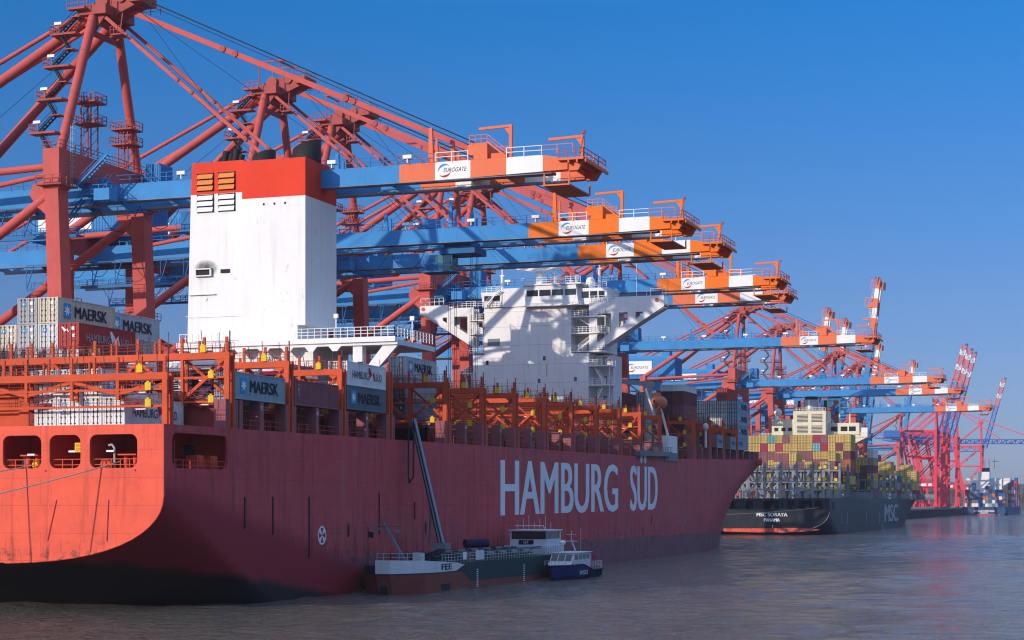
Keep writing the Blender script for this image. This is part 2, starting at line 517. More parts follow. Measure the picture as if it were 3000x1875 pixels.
# ================================================================== WATER, SHORE, QUAY
WZ = 0.5
def water_mat():
    m = bpy.data.materials.new("river_water")
    ns, ls, b = nodes_of(m)
    geo = ns.new("ShaderNodeNewGeometry").outputs["Position"]
    n0 = noise(ns, ls, geo, 0.012, 4, 0.6)
    c = mixc(ns, ls, ramp(ns, ls, n0, 0.35, 0.7), (0.135, 0.103, 0.070), (0.085, 0.080, 0.075))
    ls.new(c, b.inputs["Base Color"])
    b.inputs["Roughness"].default_value = 0.07
    b.inputs["IOR"].default_value = 1.33
    b.inputs["Specular IOR Level"].default_value = 0.5
    def bump(h, strength, dist, prev=None):
        bp = ns.new("ShaderNodeBump")
        bp.inputs["Strength"].default_value = strength
        bp.inputs["Distance"].default_value = dist
        ls.new(h, bp.inputs["Height"])
        if prev: ls.new(prev, bp.inputs["Normal"])
        return bp.outputs[0]
    # wind chop of several lengths; the wind comes and goes in patches large and small
    gust = ramp(ns, ls, noise(ns, ls, geo, 0.02, 3, 0.6, (1.0, 0.4, 1.0)), 0.30, 0.75)
    flaw = ramp(ns, ls, noise(ns, ls, geo, 0.9, 4, 0.75, (1.0, 0.30, 1.0)), 0.30, 0.72)
    def mul(p, q):
        mm = ns.new("ShaderNodeMath"); mm.operation = 'MULTIPLY'
        ls.new(p, mm.inputs[0])
        if isinstance(q, float): mm.inputs[1].default_value = q
        else: ls.new(q, mm.inputs[1])
        return mm.outputs[0]
    w1 = noise(ns, ls, geo, 0.30, 4, 0.62, (1.0, 0.55, 1.0))
    w2 = noise(ns, ls, geo, 1.1, 4, 0.62, (0.8, 1.0, 1.0))
    w3 = noise(ns, ls, geo, 3.5, 3, 0.6)
    n = bump(w1, 1.0, 0.50)
    n = bump(mul(w2, gust), 1.0, 0.45, n)
    n = bump(mul(w2, flaw), 1.0, 0.60, n)
    n = bump(mul(w3, flaw), 1.0, 0.20, n)
    ls.new(n, b.inputs["Normal"])
    return m
import numpy as np
def grade(a, b, step):
    return list(np.arange(a, b, step))
xs = grade(-148.9, 120, 0.85)
st = 0.85
while xs[-1] < 6000:
    st *= 1.12; xs.append(xs[-1] + st)
ys = grade(-400, 120, 20) + grade(120, 560, 1.15)
st = 1.15
while ys[-1] < 9500:
    st *= 1.022; ys.append(ys[-1] + min(st, 400))
X, Y = np.meshgrid(np.array(xs), np.array(ys), indexing='ij')
dx = np.gradient(np.array(xs)); dy = np.gradient(np.array(ys))
SP = np.maximum(dx[:, None], dy[None, :])
rw = np.random.RandomState(4)
Z = np.zeros_like(X)
for k in range(34):
    lam = 1.9 * (1.085 ** (k * 0.62)) * rw.uniform(0.9, 1.1)
    th = math.radians(250) + rw.normal(0, 0.55)
    amp = 0.0050 * lam ** 0.95
    ph = rw.uniform(0, 2 * pi)
    fade = np.clip((lam / SP - 2.0) / 2.0, 0, 1)
    q = (X * math.cos(th) + Y * math.sin(th)) * 2 * pi / lam + ph
    q += 0.35 * np.sin(X * 0.031 + Y * 0.017 + k)
    Z += amp * np.sin(q) * fade
gustm = 0.72 + 0.38 * np.sin(X * 0.021 + 1.3 * np.sin(Y * 0.012)) * np.sin(Y * 0.026 + 0.8 * np.sin(X * 0.017))
Z = WZ + Z * gustm
nx_, ny_ = len(xs), len(ys)
me = bpy.data.meshes.new("water")
me.vertices.add(nx_ * ny_)
me.vertices.foreach_set("co", np.stack([X, Y, Z], -1).reshape(-1).astype(np.float32))
ii, jj = np.meshgrid(np.arange(nx_ - 1), np.arange(ny_ - 1), indexing='ij')
v0 = (ii * ny_ + jj).ravel()
quads = np.stack([v0, v0 + ny_, v0 + ny_ + 1, v0 + 1], -1)
me.loops.add(quads.size); me.loops.foreach_set("vertex_index", quads.reshape(-1).astype(np.int32))
me.polygons.add(len(quads)); me.polygons.foreach_set("loop_start", (np.arange(len(quads)) * 4).astype(np.int32))
me.polygons.foreach_set("use_smooth", np.ones(len(quads), dtype=bool))
me.update(calc_edges=True); me.validate()
me.materials.append(water_mat())
water = bpy.data.objects.new("water", me); COL.objects.link(water)
tag(water, "brown river water with wind ripples", kind="structure")

M_conc = paint("quay_concrete", (0.22, 0.20, 0.18), 0.85, 0.3, 0.1, scale=0.1)
M_wall = paint("quay_wall_dark", (0.045, 0.048, 0.055), 0.8, 0.35, 0.4, scale=0.4)
g = G()
g.box(-900, -149.0, -400, 2100, 6.0, 7.0, 0)
g.box(-900, -149.6, -400, 2100, -6.0, 6.0, 1)
quay = g.build("quay", [M_conc, M_wall])
tag(quay, "long concrete quay with dark sheet pile wall", kind="structure")
qf = G()
for k in range(150):
    y = 1010 + k * 6.0
    qf.box(-149.7, -149.0 - 0.25, y, y + 2.2, 0.6, 5.6)
o = qf.build("fender", M_wall, quay, (0, 0, 0)); tag(o, kind="stuff")
# far bank
g = G()
random.seed(3)
pts = []
nx = 60
for i in range(nx + 1):
    x = -1200 + i * 70
    y0 = 2250 + 40 * math.sin(i * 0.7)
    pts.append((x, y0))
vs = []; fs = []
prof = [(0, 0.4), (12, 3.5), (60, 5.0), (260, 9), (500, 22), (900, 34), (2500, 60)]
for i, (x, y0) in enumerate(pts):
    for d, z in prof:
        vs.append((x, y0 + d, z * (1 + 0.25 * math.sin(i * 0.9 + d * 0.01))))
np_ = len(prof)
for i in range(nx):
    for j in range(np_ - 1):
        a = i * np_ + j
        fs.append((a, a + np_, a + np_ + 1, a + 1))
g.add(vs, fs, 0, True)
bank = g.build("far_bank", paint("winter_grass", (0.10, 0.085, 0.055), 0.95, 0.4, 0.0, scale=0.01))
tag(bank, "low far river bank with winter grass", kind="structure")
# far wood on the bank and slope: thin bare trees, read as one mass
def bare_tree(g, x, y, z, h, rnd, tw=14):
    g.tube((x, y, z), (x + rnd.uniform(-.5, .5), y, z + h * 0.45), h * 0.022, 5, 0, h * 0.015, caps=False)
    for k in range(tw):
        a = rnd.uniform(0, 2 * pi); zz = z + h * rnd.uniform(0.22, 0.62)
        L = h * rnd.uniform(0.22, 0.42); el = rnd.uniform(0.5, 1.3)
        p = Vector((x, y, zz)); q = p + Vector((math.cos(a) * math.cos(el), math.sin(a) * math.cos(el), math.sin(el))) * L
        g.beam(p, q, h * 0.012, h * 0.012)
        for j in range(5):
            t = p.lerp(q, rnd.uniform(0.35, 1.0))
            d = Vector((rnd.uniform(-1, 1), rnd.uniform(-1, 1), rnd.uniform(0.1, 1))).normalized() * h * rnd.uniform(0.10, 0.2)
            g.beam(t, t + d, h * 0.010, h * 0.010)
g = G()
rnd = random.Random(5)
for k in range(420):
    x = rnd.uniform(-420, 300); d = rnd.uniform(8, 620)
    y = 2250 + d + 30
    z = 4 + (d / 500) * 18
    bare_tree(g, x, y, z, rnd.uniform(13, 22), rnd, 11)
wood = g.build("bare_wood", M_wood)
tag(wood, "bare winter wood covering the far river bank", "wood", kind="stuff")
g = G()
for k in range(9):
    pass

# ================================================================== GANTRY CRANES WITH BOX GIRDER BOOM
QZ = 7.0
def lcyl(g, c, r, L, m=0, n=12):
    g.tube((c[0], c[1] - L / 2, c[2]), (c[0], c[1] + L / 2, c[2]), r, n, m)

def boom_parts(T, root, variant):
    """everything forward of the hinge; T is None (lowered) or a rotation about the hinge"""
    # girders: local x 3..75, y -4 and +4
    segs = [(4, 50.8, 0), (50.8, 56.1, 1), (56.1, 61.3, 2), (61.3, 66.5, 1), (66.5, 71.7, 2), (71.7, 75.2, 1)]
    gi = []
    for sy in (-1, 1):
        g = G(); g.T = T
        y0, y1 = (-4.6, -3.1) if sy < 0 else (3.1, 4.6)
        for a, b, m in segs:
            za = 56.15 if a < 60 else 56.15 + (a - 60) * 0.02
            zb = 56.15 if b < 60 else 56.15 + (b - 60) * 0.02
            zt0 = 58.6; zt1 = 58.6 if b < 72 else 57.9
            g.prism([(a, za), (b, zb), (b, zt1), (a, zt0)], 'y', y0, y1, m)
            # stiffener seams a little proud of the web
            x = a + 2.6
            while x < b - 1 and m == 0:
                g.box(x, x + 0.06, y0 - 0.015, y0, 56.2, 58.55, 0)
                x += 7.8
        # trolley rail ledge
        yr0, yr1 = (-3.1, -2.7) if sy < 0 else (2.7, 3.1)
        g.box(6.3, 73, yr0, yr1, 56.05, 56.4, 4)
        g.box(6.3, 73, y0 - 0.12, y0, 56.02, 56.13, 4)
        gi.append(g.build("boom_girder", [M_blue, M_orange, M_white, M_crane, M_steelgrey], root))
    # cross ties between the girders
    g = G(); g.T = T
    for x in (10, 22, 34, 46):
        g.box(x, x + 0.9, -3.1, 3.1, 57.4, 58.5, 0)
    g.box(58.5, 60.0, -3.1, 3.1, 57.2, 58.5, 1)
    g.build("cross_tie", [M_blue_dk, M_orange], root)
    # lettering
    g = G(); g.T = T
    gate_sign(g, 56.1, 56.2, 5.2, 2.35, lambda u, v: (u, -4.615, v))
    g.build("lettering", [M_letter_k, M_logo_b, M_logo_r], gi[0])
    # tip platform
    g = G(); g.T = T
    g.box(74.0, 77.6, -5.2, 5.2, 57.6, 57.95, 0)
    for x in (75.4, 76.6, 77.8):
        g.box(x, x + 0.2, -5.2, 5.2, 57.2, 57.6, 0)
    g.prism([(75.2, 56.3), (76.6, 56.3), (77.4, 57.6), (75.2, 57.6)], 'y', -4.4, -3.4, 0)
    g.prism([(75.2, 56.3), (76.6, 56.3), (77.4, 57.6), (75.2, 57.6)], 'y', 3.4, 4.4, 0)
    # lower hanging maintenance platform
    g.box(71.8, 75.6, -5.0, 4.6, 54.3, 54.5, 0)
    for x in (71.9, 75.4):
        for y in (-4.9, 4.4):
            g.box(x, x + 0.2, y, y + 0.2, 54.5, 55.9, 0)
    g.build("tip_platform", [M_orange], root)
    g = G(); g.T = T
    g.rail((74.2, -5.2, 57.95), (77.6, -5.2, 57.95), 1.2, 1.3, 0.05)
    g.rail((77.6, -5.2, 57.95), (77.6, 5.2, 57.95), 1.2, 1.7, 0.05)
    g.rail((74.2, 5.2, 57.95), (77.6, 5.2, 57.95), 1.2, 1.3, 0.05)
    g.beam((77.0, -5.0, 57.9), (77.6, -5.0, 61.0), 0.14, 0.14)
    g.box(77.4, 77.8, -5.2, -4.8, 61.0, 61.4)
    g.build("tip_railing", [M_crane_dk], root)
    # davits
    for x, y, h, L in ((66.6, -3.0, 4.6, -4.6), (76.2, -1.0, 3.6, -4.8)):
        g = G(); g.T = T
        zb = 58.6 if x < 70 else 57.9
        g.beam((x, y, zb), (x, y, zb + h), 0.42, 0.42)
        g.beam((x + 0.2, y, zb + h), (x + L, y, zb + h - 0.15), 0.3, 0.34)
        g.prism([(x - 0.9, zb + h - 0.3), (x, zb + h - 0.3), (x, zb + h - 1.5)], 'y', y - 0.08, y + 0.08)
        g.build("davit", [M_orange], root)
    # sheave house and stair at the outer stay
    g = G(); g.T = T
    g.box(61.6, 63.6, -4.2, 4.2, 58.7, 60.9, 0)
    g.box(63.6, 66.0, -3.6, 3.6, 58.7, 59.5, 0)
    g.tube((61.3, -3.2, 60.2), (61.3, -3.6, 60.2), 0.9, 14)
    g.build("sheave_house", [M_orange], root)
    g = G(); g.T = T
    g.stair((66.4, -4.0, 58.8), (63.6, -4.0, 61.0), 0.8, axis=(0, 1, 0))
    g.build("sheave_stair", [M_orange], root)
    g = G(); g.T = T
    g.rail((61.0, -4.2, 60.9), (63.6, -4.2, 60.9), 1.1, 0.9, 0.04)
    g.build("sheave_railing", [M_orange], root)
    g = G(); g.T = T
    g.rail((61.0, 4.2, 60.9), (63.6, 4.2, 60.9), 1.1, 0.9, 0.04)
    g.build("sheave_railing", [M_orange], root)
    # post that holds the stay when the boom is up
    for x, y, h, m in ((54.7, -3.4, 5.0, 1), (55.3, 3.4, 3.8, 1), (36.0, -3.4, 4.6, 0), (37.2, 3.6, 3.8, 0), (24.0, -3.4, 3.2, 0)):
        g = G(); g.T = T
        g.prism([(x, 58.6), (x + 0.75, 58.6), (x + 0.55, 58.6 + h), (x + 0.1, 58.6 + h)], 'y', y - 0.25, y + 0.25, m)
        g.prism([(x + 1.0, 58.6), (x + 1.4, 58.6), (x + 1.35, 58.6 + h * .7), (x + 1.1, 58.6 + h * .7)], 'y', y - 0.2, y + 0.2, m)
        g.build("stay_catch", [M_blue, M_orange], root)
    # winch box on the boom
    g = G(); g.T = T
    g.box(31.4, 34.0, -4.3, -2.2, 58.7, 60.3)
    g.box(30.6, 34.6, -4.6, -1.6, 58.72, 58.9)
    g.build("winch_box", [M_blue], root)
    # railings: blue, red and white stretches
    for a, b, mt in ((4, 50.5, M_blue_dk), (50.5, 56.0, M_crane_dk), (56.2, 61.0, M_white), (66.6, 71.6, M_white), (71.6, 76.0, M_orange)):
        for y in (-4.75, 4.75):
            g = G(); g.T = T
            g.rail((a, y, 58.6), (b, y, 58.6), 1.25, 2.0, 0.05)
            g.build("railing", [mt], root)
    # floodlights
    for x in (16.0, 28.0, 40.0, 51.5):
        g = G(); g.T = T
        g.box(x, x + 1.3, -5.1, -4.85, 59.3, 59.8)
        g.box(x + 0.55, x + 0.7, -5.0, -4.9, 58.7, 59.3)
        g.build("floodlight", [M_white], root)

def festoon(g, x0, x1, n, y, z, sag, r=0.05):
    for i in range(n):
        a = x0 + (x1 - x0) * i / n; b = x0 + (x1 - x0) * (i + 1) / n
        prev = None
        for k in range(9):
            t = k / 8
            p = (a + (b - a) * t, y, z - sag * 4 * t * (1 - t))
            if prev: g.tube(prev, p, r, 4, 0, caps=False)
            prev = p

def portal_parts(root, detail=True):
    # sea side legs, battered outwards
    for sy in (-1, 1):
        y = 11.5 * sy
        g = G()
        def leg(x_t, x_b, zt, zb, w_t, w_b, d_t, d_b, yc):
            v = []
            for x, z, w, d in ((x_b, zb, w_b, d_b), (x_t, zt, w_t, d_t)):
                v += [(x - w / 2, yc - d / 2, z), (x + w / 2, yc - d / 2, z), (x + w / 2, yc + d / 2, z), (x - w / 2, yc + d / 2, z)]
            g.add(v, [(0, 3, 2, 1), (4, 5, 6, 7), (0, 1, 5, 4), (1, 2, 6, 5), (2, 3, 7, 6), (3, 0, 4, 7)])
        leg(0.0, 1.7, 57.0, 10.0, 2.25, 2.5, 2.5, 2.7, y)
        leg(0.0, 0.0, 62.8, 57.0, 2.7, 2.7, 2.7, 2.7, y)
        g.box(0.2, 3.2, y - 3.5, y + 3.5, 8.3, 10.0)
        l1 = g.build("sea_leg", M_crane, root)
        g = G()
        g.box(-2.0, 2.2, y - 2.2, y + 2.2, 57.4, 57.6)
        g.build("collar_platform", M_crane_dk, l1)
        g = G()
        for a, b in (((-2.0, y - 2.2), (2.2, y - 2.2)), ((2.2, y - 2.2), (2.2, y + 2.2)), ((-2.0, y + 2.2), (2.2, y + 2.2))):
            g.rail((a[0], a[1], 57.6), (b[0], b[1], 57.6), 1.2, 1.4, 0.05)
        g.build("collar_railing", M_crane_dk, l1)
        for k in range(4):
            g = G()
            yy = y - 3.0 + k * 2.0
            lcyl(g, (1.7, yy, QZ + 0.45), 0.45, 0.4)
            g.build("bogie_wheel", M_black, root)
        # land side leg
        g = G()
        g.box(-36.1, -33.9, y - 1.2, y + 1.2, 10.0, 60.5)
        g.box(-37, -33, y - 3.5, y + 3.5, 8.3, 10.0)
        l2 = g.build("land_leg", M_crane, root)
        g = G()
        g.box(-37.0, -33.0, y - 2.2, y + 2.2, 47.2, 47.4)
        g.rail((-37.0, y - 2.2, 47.4), (-33.0, y - 2.2, 47.4), 1.2, 1.3, 0.05)
        g.rail((-33.0, y - 2.2, 47.4), (-33.0, y + 2.2, 47.4), 1.2, 1.3, 0.05)
        g.build("leg_platform", M_crane_dk, l2)
        # tubes of the portal
        for name, p, q, r in (("diagonal_tube", (-0.9, y, 56.4), (-34.2, y, 36.0), 0.72),
                              ("diagonal_tube", (1.2, y, 26.0), (-33.9, y, 44.0), 0.6),
                              ("tie_tube", (-1.2, y, 60.4), (-34.0, y, 59.4), 0.52),
                              ("tie_tube", (-1.2, y, 59.3), (-18.0, y + 0.9, 57.4), 0.36),
                              ("sill_tube", (1.0, y, 19.5), (-34.0, y, 19.5), 0.8),
                              ("back_tube", (0.2, 2.6 * sy, 84.2), (-35.0, 11.0 * sy, 60.3), 0.76),
                              ("back_stay", (-1.0, 2.4 * sy, 85.2), (-61.0, 4.0 * sy, 58.6), 0.34)):
            g = G(); g.tube(p, q, r, 14)
            g.build(name, M_crane, root)
        g = G(); g.tube((0.0, 10.6 * sy, 62.4), (0.9, 3.1 * sy, 84.6), 0.70, 16)
        al = g.build("mast_tube", M_crane, root)
        g = G()
        for t in (0.12, 0.42, 0.72, 0.93):
            c = Vector((0.0, 10.6 * sy, 62.4)).lerp(Vector((0.9, 3.1 * sy, 84.6)), t)
            d = (Vector((0.9, 3.1 * sy, 84.6)) - Vector((0.0, 10.6 * sy, 62.4))).normalized()
            g.tube(c - d * 0.07, c + d * 0.07, 0.74, 16)
        g.build("weld_ring", M_crane, al)
    # beams along the quay
    g = G(); g.box(-1.3, 1.3, -10.15, 10.15, 58.95, 62.75); top = g.build("top_beam", M_crane, root)
    g = G(); g.box(-36, -34, -10.3, 10.3, 57.0, 60.2); g.build("land_beam", M_crane, root)
    g = G(); g.box(0.7, 2.3, -10.2, 10.2, 16.0, 19.0); g.build("sill_beam", M_crane, root)
    g = G(); g.box(-35.8, -34.2, -10.2, 10.2, 16.0, 19.0); g.build("sill_beam", M_crane, root)
    g = G(); g.tube((0.9, -3.4, 83.6), (0.9, 3.4, 83.6), 0.55, 10); g.tube((0.5, -4.0, 81.7), (0.5, 4.0, 81.7), 0.45, 10)
    g.build("mast_head_tie", M_crane, root)
    # gusset between leg and diagonal
    for sy in (-1, 1):
        g = G(); g.prism([(-1.1, 58.6), (-1.1, 53.2), (-2.9, 54.6), (-4.2, 56.4), (-3.6, 57.9)], 'y', 11.5 * sy - 0.5, 11.5 * sy + 0.5)
        g.build("gusset", M_crane, root)
    g = G()
    for y in (-1.45, 1.45):
        g.rail((y, -12.8, 62.8), (y, 12.8, 62.8), 1.15, 2.0, 0.05)
    g.rail((-1.45, -12.8, 62.8), (1.45, -12.8, 62.8), 1.15, 1.4, 0.05)
    g.build("beam_railing", M_crane_dk, top)
    # caged ladder at the near leg
    g = G()
    g.ladder((1.8, -10.3, 57.6), (1.8, -10.3, 66.4), 0.5, 0, (0, 1, 0))
    for k in range(9):
        z = 59.6 + k * 0.8
        for a in range(5):
            t0 = R(-90 + a * 36); t1 = R(-90 + (a + 1) * 36)
            g.beam((1.8 + 0.65 * math.cos(t0), -10.3 + 0.4 * math.sin(t0), z), (1.8 + 0.65 * math.cos(t1), -10.3 + 0.4 * math.sin(t1), z), 0.05, 0.05)
    g.build("caged_ladder", M_grey, root)
    # back girders with machinery house
    for sy in (-1, 1):
        g = G()
        y0, y1 = (-4.6, -3.1) if sy < 0 else (3.1, 4.6)
        g.prism([(-62, 57.2), (-58, 55.8), (2.4, 55.8), (2.4, 58.7), (-62, 58.7)], 'y', y0, y1, 0)
        yr0, yr1 = (-3.1, -2.7) if sy < 0 else (2.7, 3.1)
        g.box(-58, 3, yr0, yr1, 55.75, 56.15, 1)
        g.box(-58, 3, y0 - 0.5, y0, 55.5, 55.75, 1)
        # sloping transition web
        g.prism([(2.4, 55.8), (6.2, 55.8), (3.6, 59.6), (2.4, 59.6)], 'y', y0 + 0.2, y1 - 0.2, 0)
        g.build("back_girder", [M_blue, M_steelgrey], root)
    g = G()
    for x in (-61, -50, -38, -26, -14, -4):
        g.box(x, x + 1.0, -3.1, 3.1, 56.6, 58.4)
    g.build("cross_tie", M_blue_dk, root)
    for y, a_, b_ in ((-4.75, -61, -1.5), (4.75, -61, -1.5), (-4.75, 1.5, 4)):
        g = G(); g.rail((a_, y, 58.7), (b_, y, 58.7), 1.25, 2.2, 0.05)
        g.build("railing", M_blue_dk, root)
    g = G()
    g.prism([(-46, 60.4), (-24, 60.4), (-24, 68.0), (-25, 68.6), (-45, 69.4), (-46, 68.8)], 'y', -5.6, 5.6, 0)
    x = -45.6
    while x < -24.2:
        g.box(x, x + 0.28, -5.68, -5.6, 60.6, 67.9, 0)
        x += 0.62
    y = -5.2
    while y < 5.3:
        g.box(-24.0, -23.92, y, y + 0.28, 60.6, 67.8, 0)
        y += 0.7
    g.box(-46.6, -23.4, -6.2, 6.2, 60.1, 60.4, 0)
    for xx in (-44, -36, -27):
        for yy in (-4.2, 3.8):
            g.box(xx, xx + 0.5, yy, yy + 0.4, 58.7, 60.1, 0)
    g.box(-30.2, -27.2, -1.5, 3.0, 68.0, 71.2, 0)
    mh = g.build("machinery_house", M_blue, root)
    g = G(); g.box(-44.6, -33.2, -5.80, -5.70, 61.8, 66.9); sg = g.build("sign_board", M_white, mh)
    g = G(); gate_sign(g, -44.4, 62.2, 11.0, 4.2, lambda u, v: (u, -5.815, v)); g.build("lettering", [M_letter_k, M_logo_b, M_logo_r], mh)
    g = G(); g.rail((-46.6, -6.2, 60.4), (-23.4, -6.2, 60.4), 1.2, 1.8, 0.05); g.rail((-23.4, -6.2, 60.4), (-23.4, 6.2, 60.4), 1.2, 1.8, 0.05)
    g.build("house_railing", M_blue_dk, mh)
    # corrugated cabin beside the top beam
    g = G(); g.box(2.6, 5.4, 8.2, 11.8, 60.2, 64.0)
    for k in range(7):
        g.box(2.7 + k * 0.4, 2.85 + k * 0.4, 8.13, 8.2, 60.3, 63.9)
        g.box(5.4, 5.47, 8.4 + k * 0.5, 8.55 + k * 0.5, 60.3, 63.9)
    g.box(1.4, 5.6, 8.0, 12.0, 60.0, 60.2)
    g.build("switch_cabin", M_blue, root)
    # hanging cable gallery under the back girder
    g = G()
    g.box(-46, 1.0, -7.4, -5.9, 50.9, 51.1)
    g.box(-46, 1.0, -7.5, -7.35, 50.7, 51.2)
    x = -46
    while x <= 1.0:
        g.beam((x, -7.4, 51.1), (x, -5.2, 55.6), 0.14, 0.14)
        g.beam((x, -7.4, 51.1), (x, -7.4, 55.4), 0.10, 0.10)
        x += 4.7
    g.beam((-46, -7.4, 55.4), (1, -7.4, 55.4), 0.14, 0.2)
    g.build("cable_gallery", M_blue_dk, root)
    g = G(); g.rail((-46, -7.4, 51.1), (1.0, -7.4, 51.1), 1.2, 1.6, 0.045, 3); g.rail((-46, -5.9, 51.1), (1.0, -5.9, 51.1), 1.2, 2.4, 0.04)
    g.build("gallery_railing", M_blue_dk, root)
    g = G(); g.stair((2.6, -6.6, 55.4), (5.8, -6.6, 58.7), 0.9, axis=(0, 1, 0)); g.stair((-3.5, -6.6, 51.1), (1.4, -6.6, 56.4), 0.9, axis=(0, 1, 0))
    g.build("stairway", M_blue_dk, root)
    # walkway with stairs between leg and girder
    g = G()
    g.box(2.4, 6.6, -8.6, -5.0, 56.6, 56.75)
    g.rail((2.4, -8.6, 56.75), (6.6, -8.6, 56.75), 1.2, 1.2, 0.045); g.rail((6.6, -8.6, 56.75), (6.6, -5, 56.75), 1.2, 1.2, 0.045)
    g.stair((2.2, -9.4, 57.6), (7.4, -9.4, 62.0), 0.9, axis=(0, 1, 0))
    g.box(5.0, 7.6, -9.6, -7.4, 55.5, 57.2)
    g.build("access_platform", M_blue, root)
    # mast head
    g = G()
    g.box(-1.4, 3.4, -4.0, 4.0, 84.2, 85.6)
    g.prism([(3.4, 84.4), (7.6, 86.0), (7.6, 87.2), (2.2, 87.4), (-0.8, 86.4), (-0.8, 85.6), (3.4, 85.6)], 'y', -1.6, 1.6)
    g.box(6.4, 8.2, -2.4, 2.4, 86.0, 87.3)
    g.tube((1.6, -2.2, 86.6), (1.6, 2.2, 86.6), 1.0, 14)
    g.tube((4.6, -1.9, 87.0), (4.6, 1.9, 87.0), 0.8, 14)
    g.box(-2.6, 0.4, -5.0, -3.9, 84.9, 85.2)
    g.prism([(-2.0, 84.2), (3.0, 84.2), (0.8, 81.4)], 'y', -3.3, -2.9)
    g.prism([(-2.0, 84.2), (3.0, 84.2), (0.8, 81.4)], 'y', 2.9, 3.3)
    head = g.build("mast_head", M_crane_dk, root)
    g = G()
    g.rail((-2.6, -5.0, 85.2), (0.4, -5.0, 85.2), 1.2, 1.0, 0.045)
    g.rail((-2.6, 4.2, 85.6), (7.8, 4.2, 85.6), 1.2, 1.6, 0.045)
    for y in (-2.6, 2.6):
        for x in (-0.6, 3.4):
            g.beam((x, y, 85.6), (x, y, 90.2), 0.16, 0.16)
        g.beam((-1.4, y, 90.2), (4.4, y, 90.2), 0.2, 0.25)
    for x in (-0.6, 3.4):
        g.beam((x, -2.6, 90.2), (x, 2.6, 90.2), 0.2, 0.25)
    g.rail((6.6, -2.4, 87.3), (8.2, -2.4, 87.3), 1.1, 0.8, 0.04); g.rail((8.2, -2.4, 87.3), (8.2, 2.4, 87.3), 1.1, 1.2, 0.04)
    g.box(4.6, 6.4, -4.6, -2.4, 80.6, 80.8); g.rail((4.6, -4.6, 80.8), (6.4, -4.6, 80.8), 1.1, 0.6, 0.045)
    g.beam((5.5, -3.4, 80.8), (4.8, -1.6, 84.6), 0.15, 0.15)
    g.build("head_frame", M_crane_dk, head)
    # zigzag stairs up the near mast tube
    P0 = Vector((0.0, -10.6, 62.4)); P1 = Vector((0.9, -3.1, 84.6))
    n = 8
    g = G()
    for i in range(n):
        a = P0.lerp(P1, 0.03 + 0.94 * i / n); b = P0.lerp(P1, 0.03 + 0.94 * (i + 1) / n)
        xa, xb = ((-1.4, -3.6) if i % 2 == 0 else (-3.6, -1.4))
        g.stair((xa, a.y - 0.9, a.z), (xb, b.y - 0.9, b.z), 0.75, step=0.4, axis=(0, 1, 0))
        gp = G(); gl = G()
        if i % 2 == 0:
            x0, x1 = -4.9, -0.5
            gp.box(x0, x1, b.y - 1.7, b.y + 0.1, b.z - 0.3, b.z)
            gp.rail((x0, b.y - 1.7, b.z), (x0 + 1.6, b.y - 1.7, b.z), 1.15, 0.8, 0.045)
            gp.rail((x0, b.y - 1.7, b.z), (x0, b.y + 0.1, b.z), 1.15, 0.9, 0.045)
            gl.box(x0 + 0.9, x0 + 2.1, b.y - 1.95, b.y - 1.75, b.z + 1.15, b.z + 1.55)
        else:
            gp.box(-1.9, -0.5, b.y - 1.5, b.y + 0.1, b.z - 0.15, b.z)
        gp.build("stair_landing", M_crane_dk, root)
        if gl.v: gl.build("floodlight", M_white, root)
    g.build("mast_stair", M_black, root)
    # two service towers on the top beam
    for y, z0, h in ((-4.6, 62.8, 9.2), (5.4, 62.8, 6.8)):
        g = G()
        for dx in (0.2, 1.9):
            for dy in (-0.9, 0.9):
                g.beam((dx, y + dy, z0), (dx, y + dy, z0 + h), 0.16, 0.16)
        for k in range(int(h / 1.5)):
            z = z0 + k * 1.5
            g.beam((0.2, y - 0.9, z), (1.9, y - 0.9, z + 1.5), 0.08, 0.08)
            g.beam((1.9, y - 0.9, z), (1.9, y + 0.9, z + 1.5), 0.08, 0.08)
        for z in (z0 + h * 0.52, z0 + h * 0.86):
            g.box(-0.8, 3.0, y - 1.6, y + 1.6, z, z + 0.22)
            for a, b in (((-0.8, y - 1.6), (3.0, y - 1.6)), ((3.0, y - 1.6), (3.0, y + 1.6)), ((-0.8, y - 1.6), (-0.8, y + 1.6)), ((-0.8, y + 1.6), (3.0, y + 1.6))):
                g.rail((a[0], a[1], z + 0.2), (b[0], b[1], z + 0.2), 1.15, 0.95, 0.045)
        g.ladder((1.0, y - 1.0, z0), (1.0, y - 1.0, z0 + h), 0.5)
        g.build("service_tower", M_crane_dk, root)
    # festoon cable
    g = G(); festoon(g, -44, 0, 9, -5.4, 55.4, 2.4, 0.06); g.build("festoon_cable", M_rope, root)

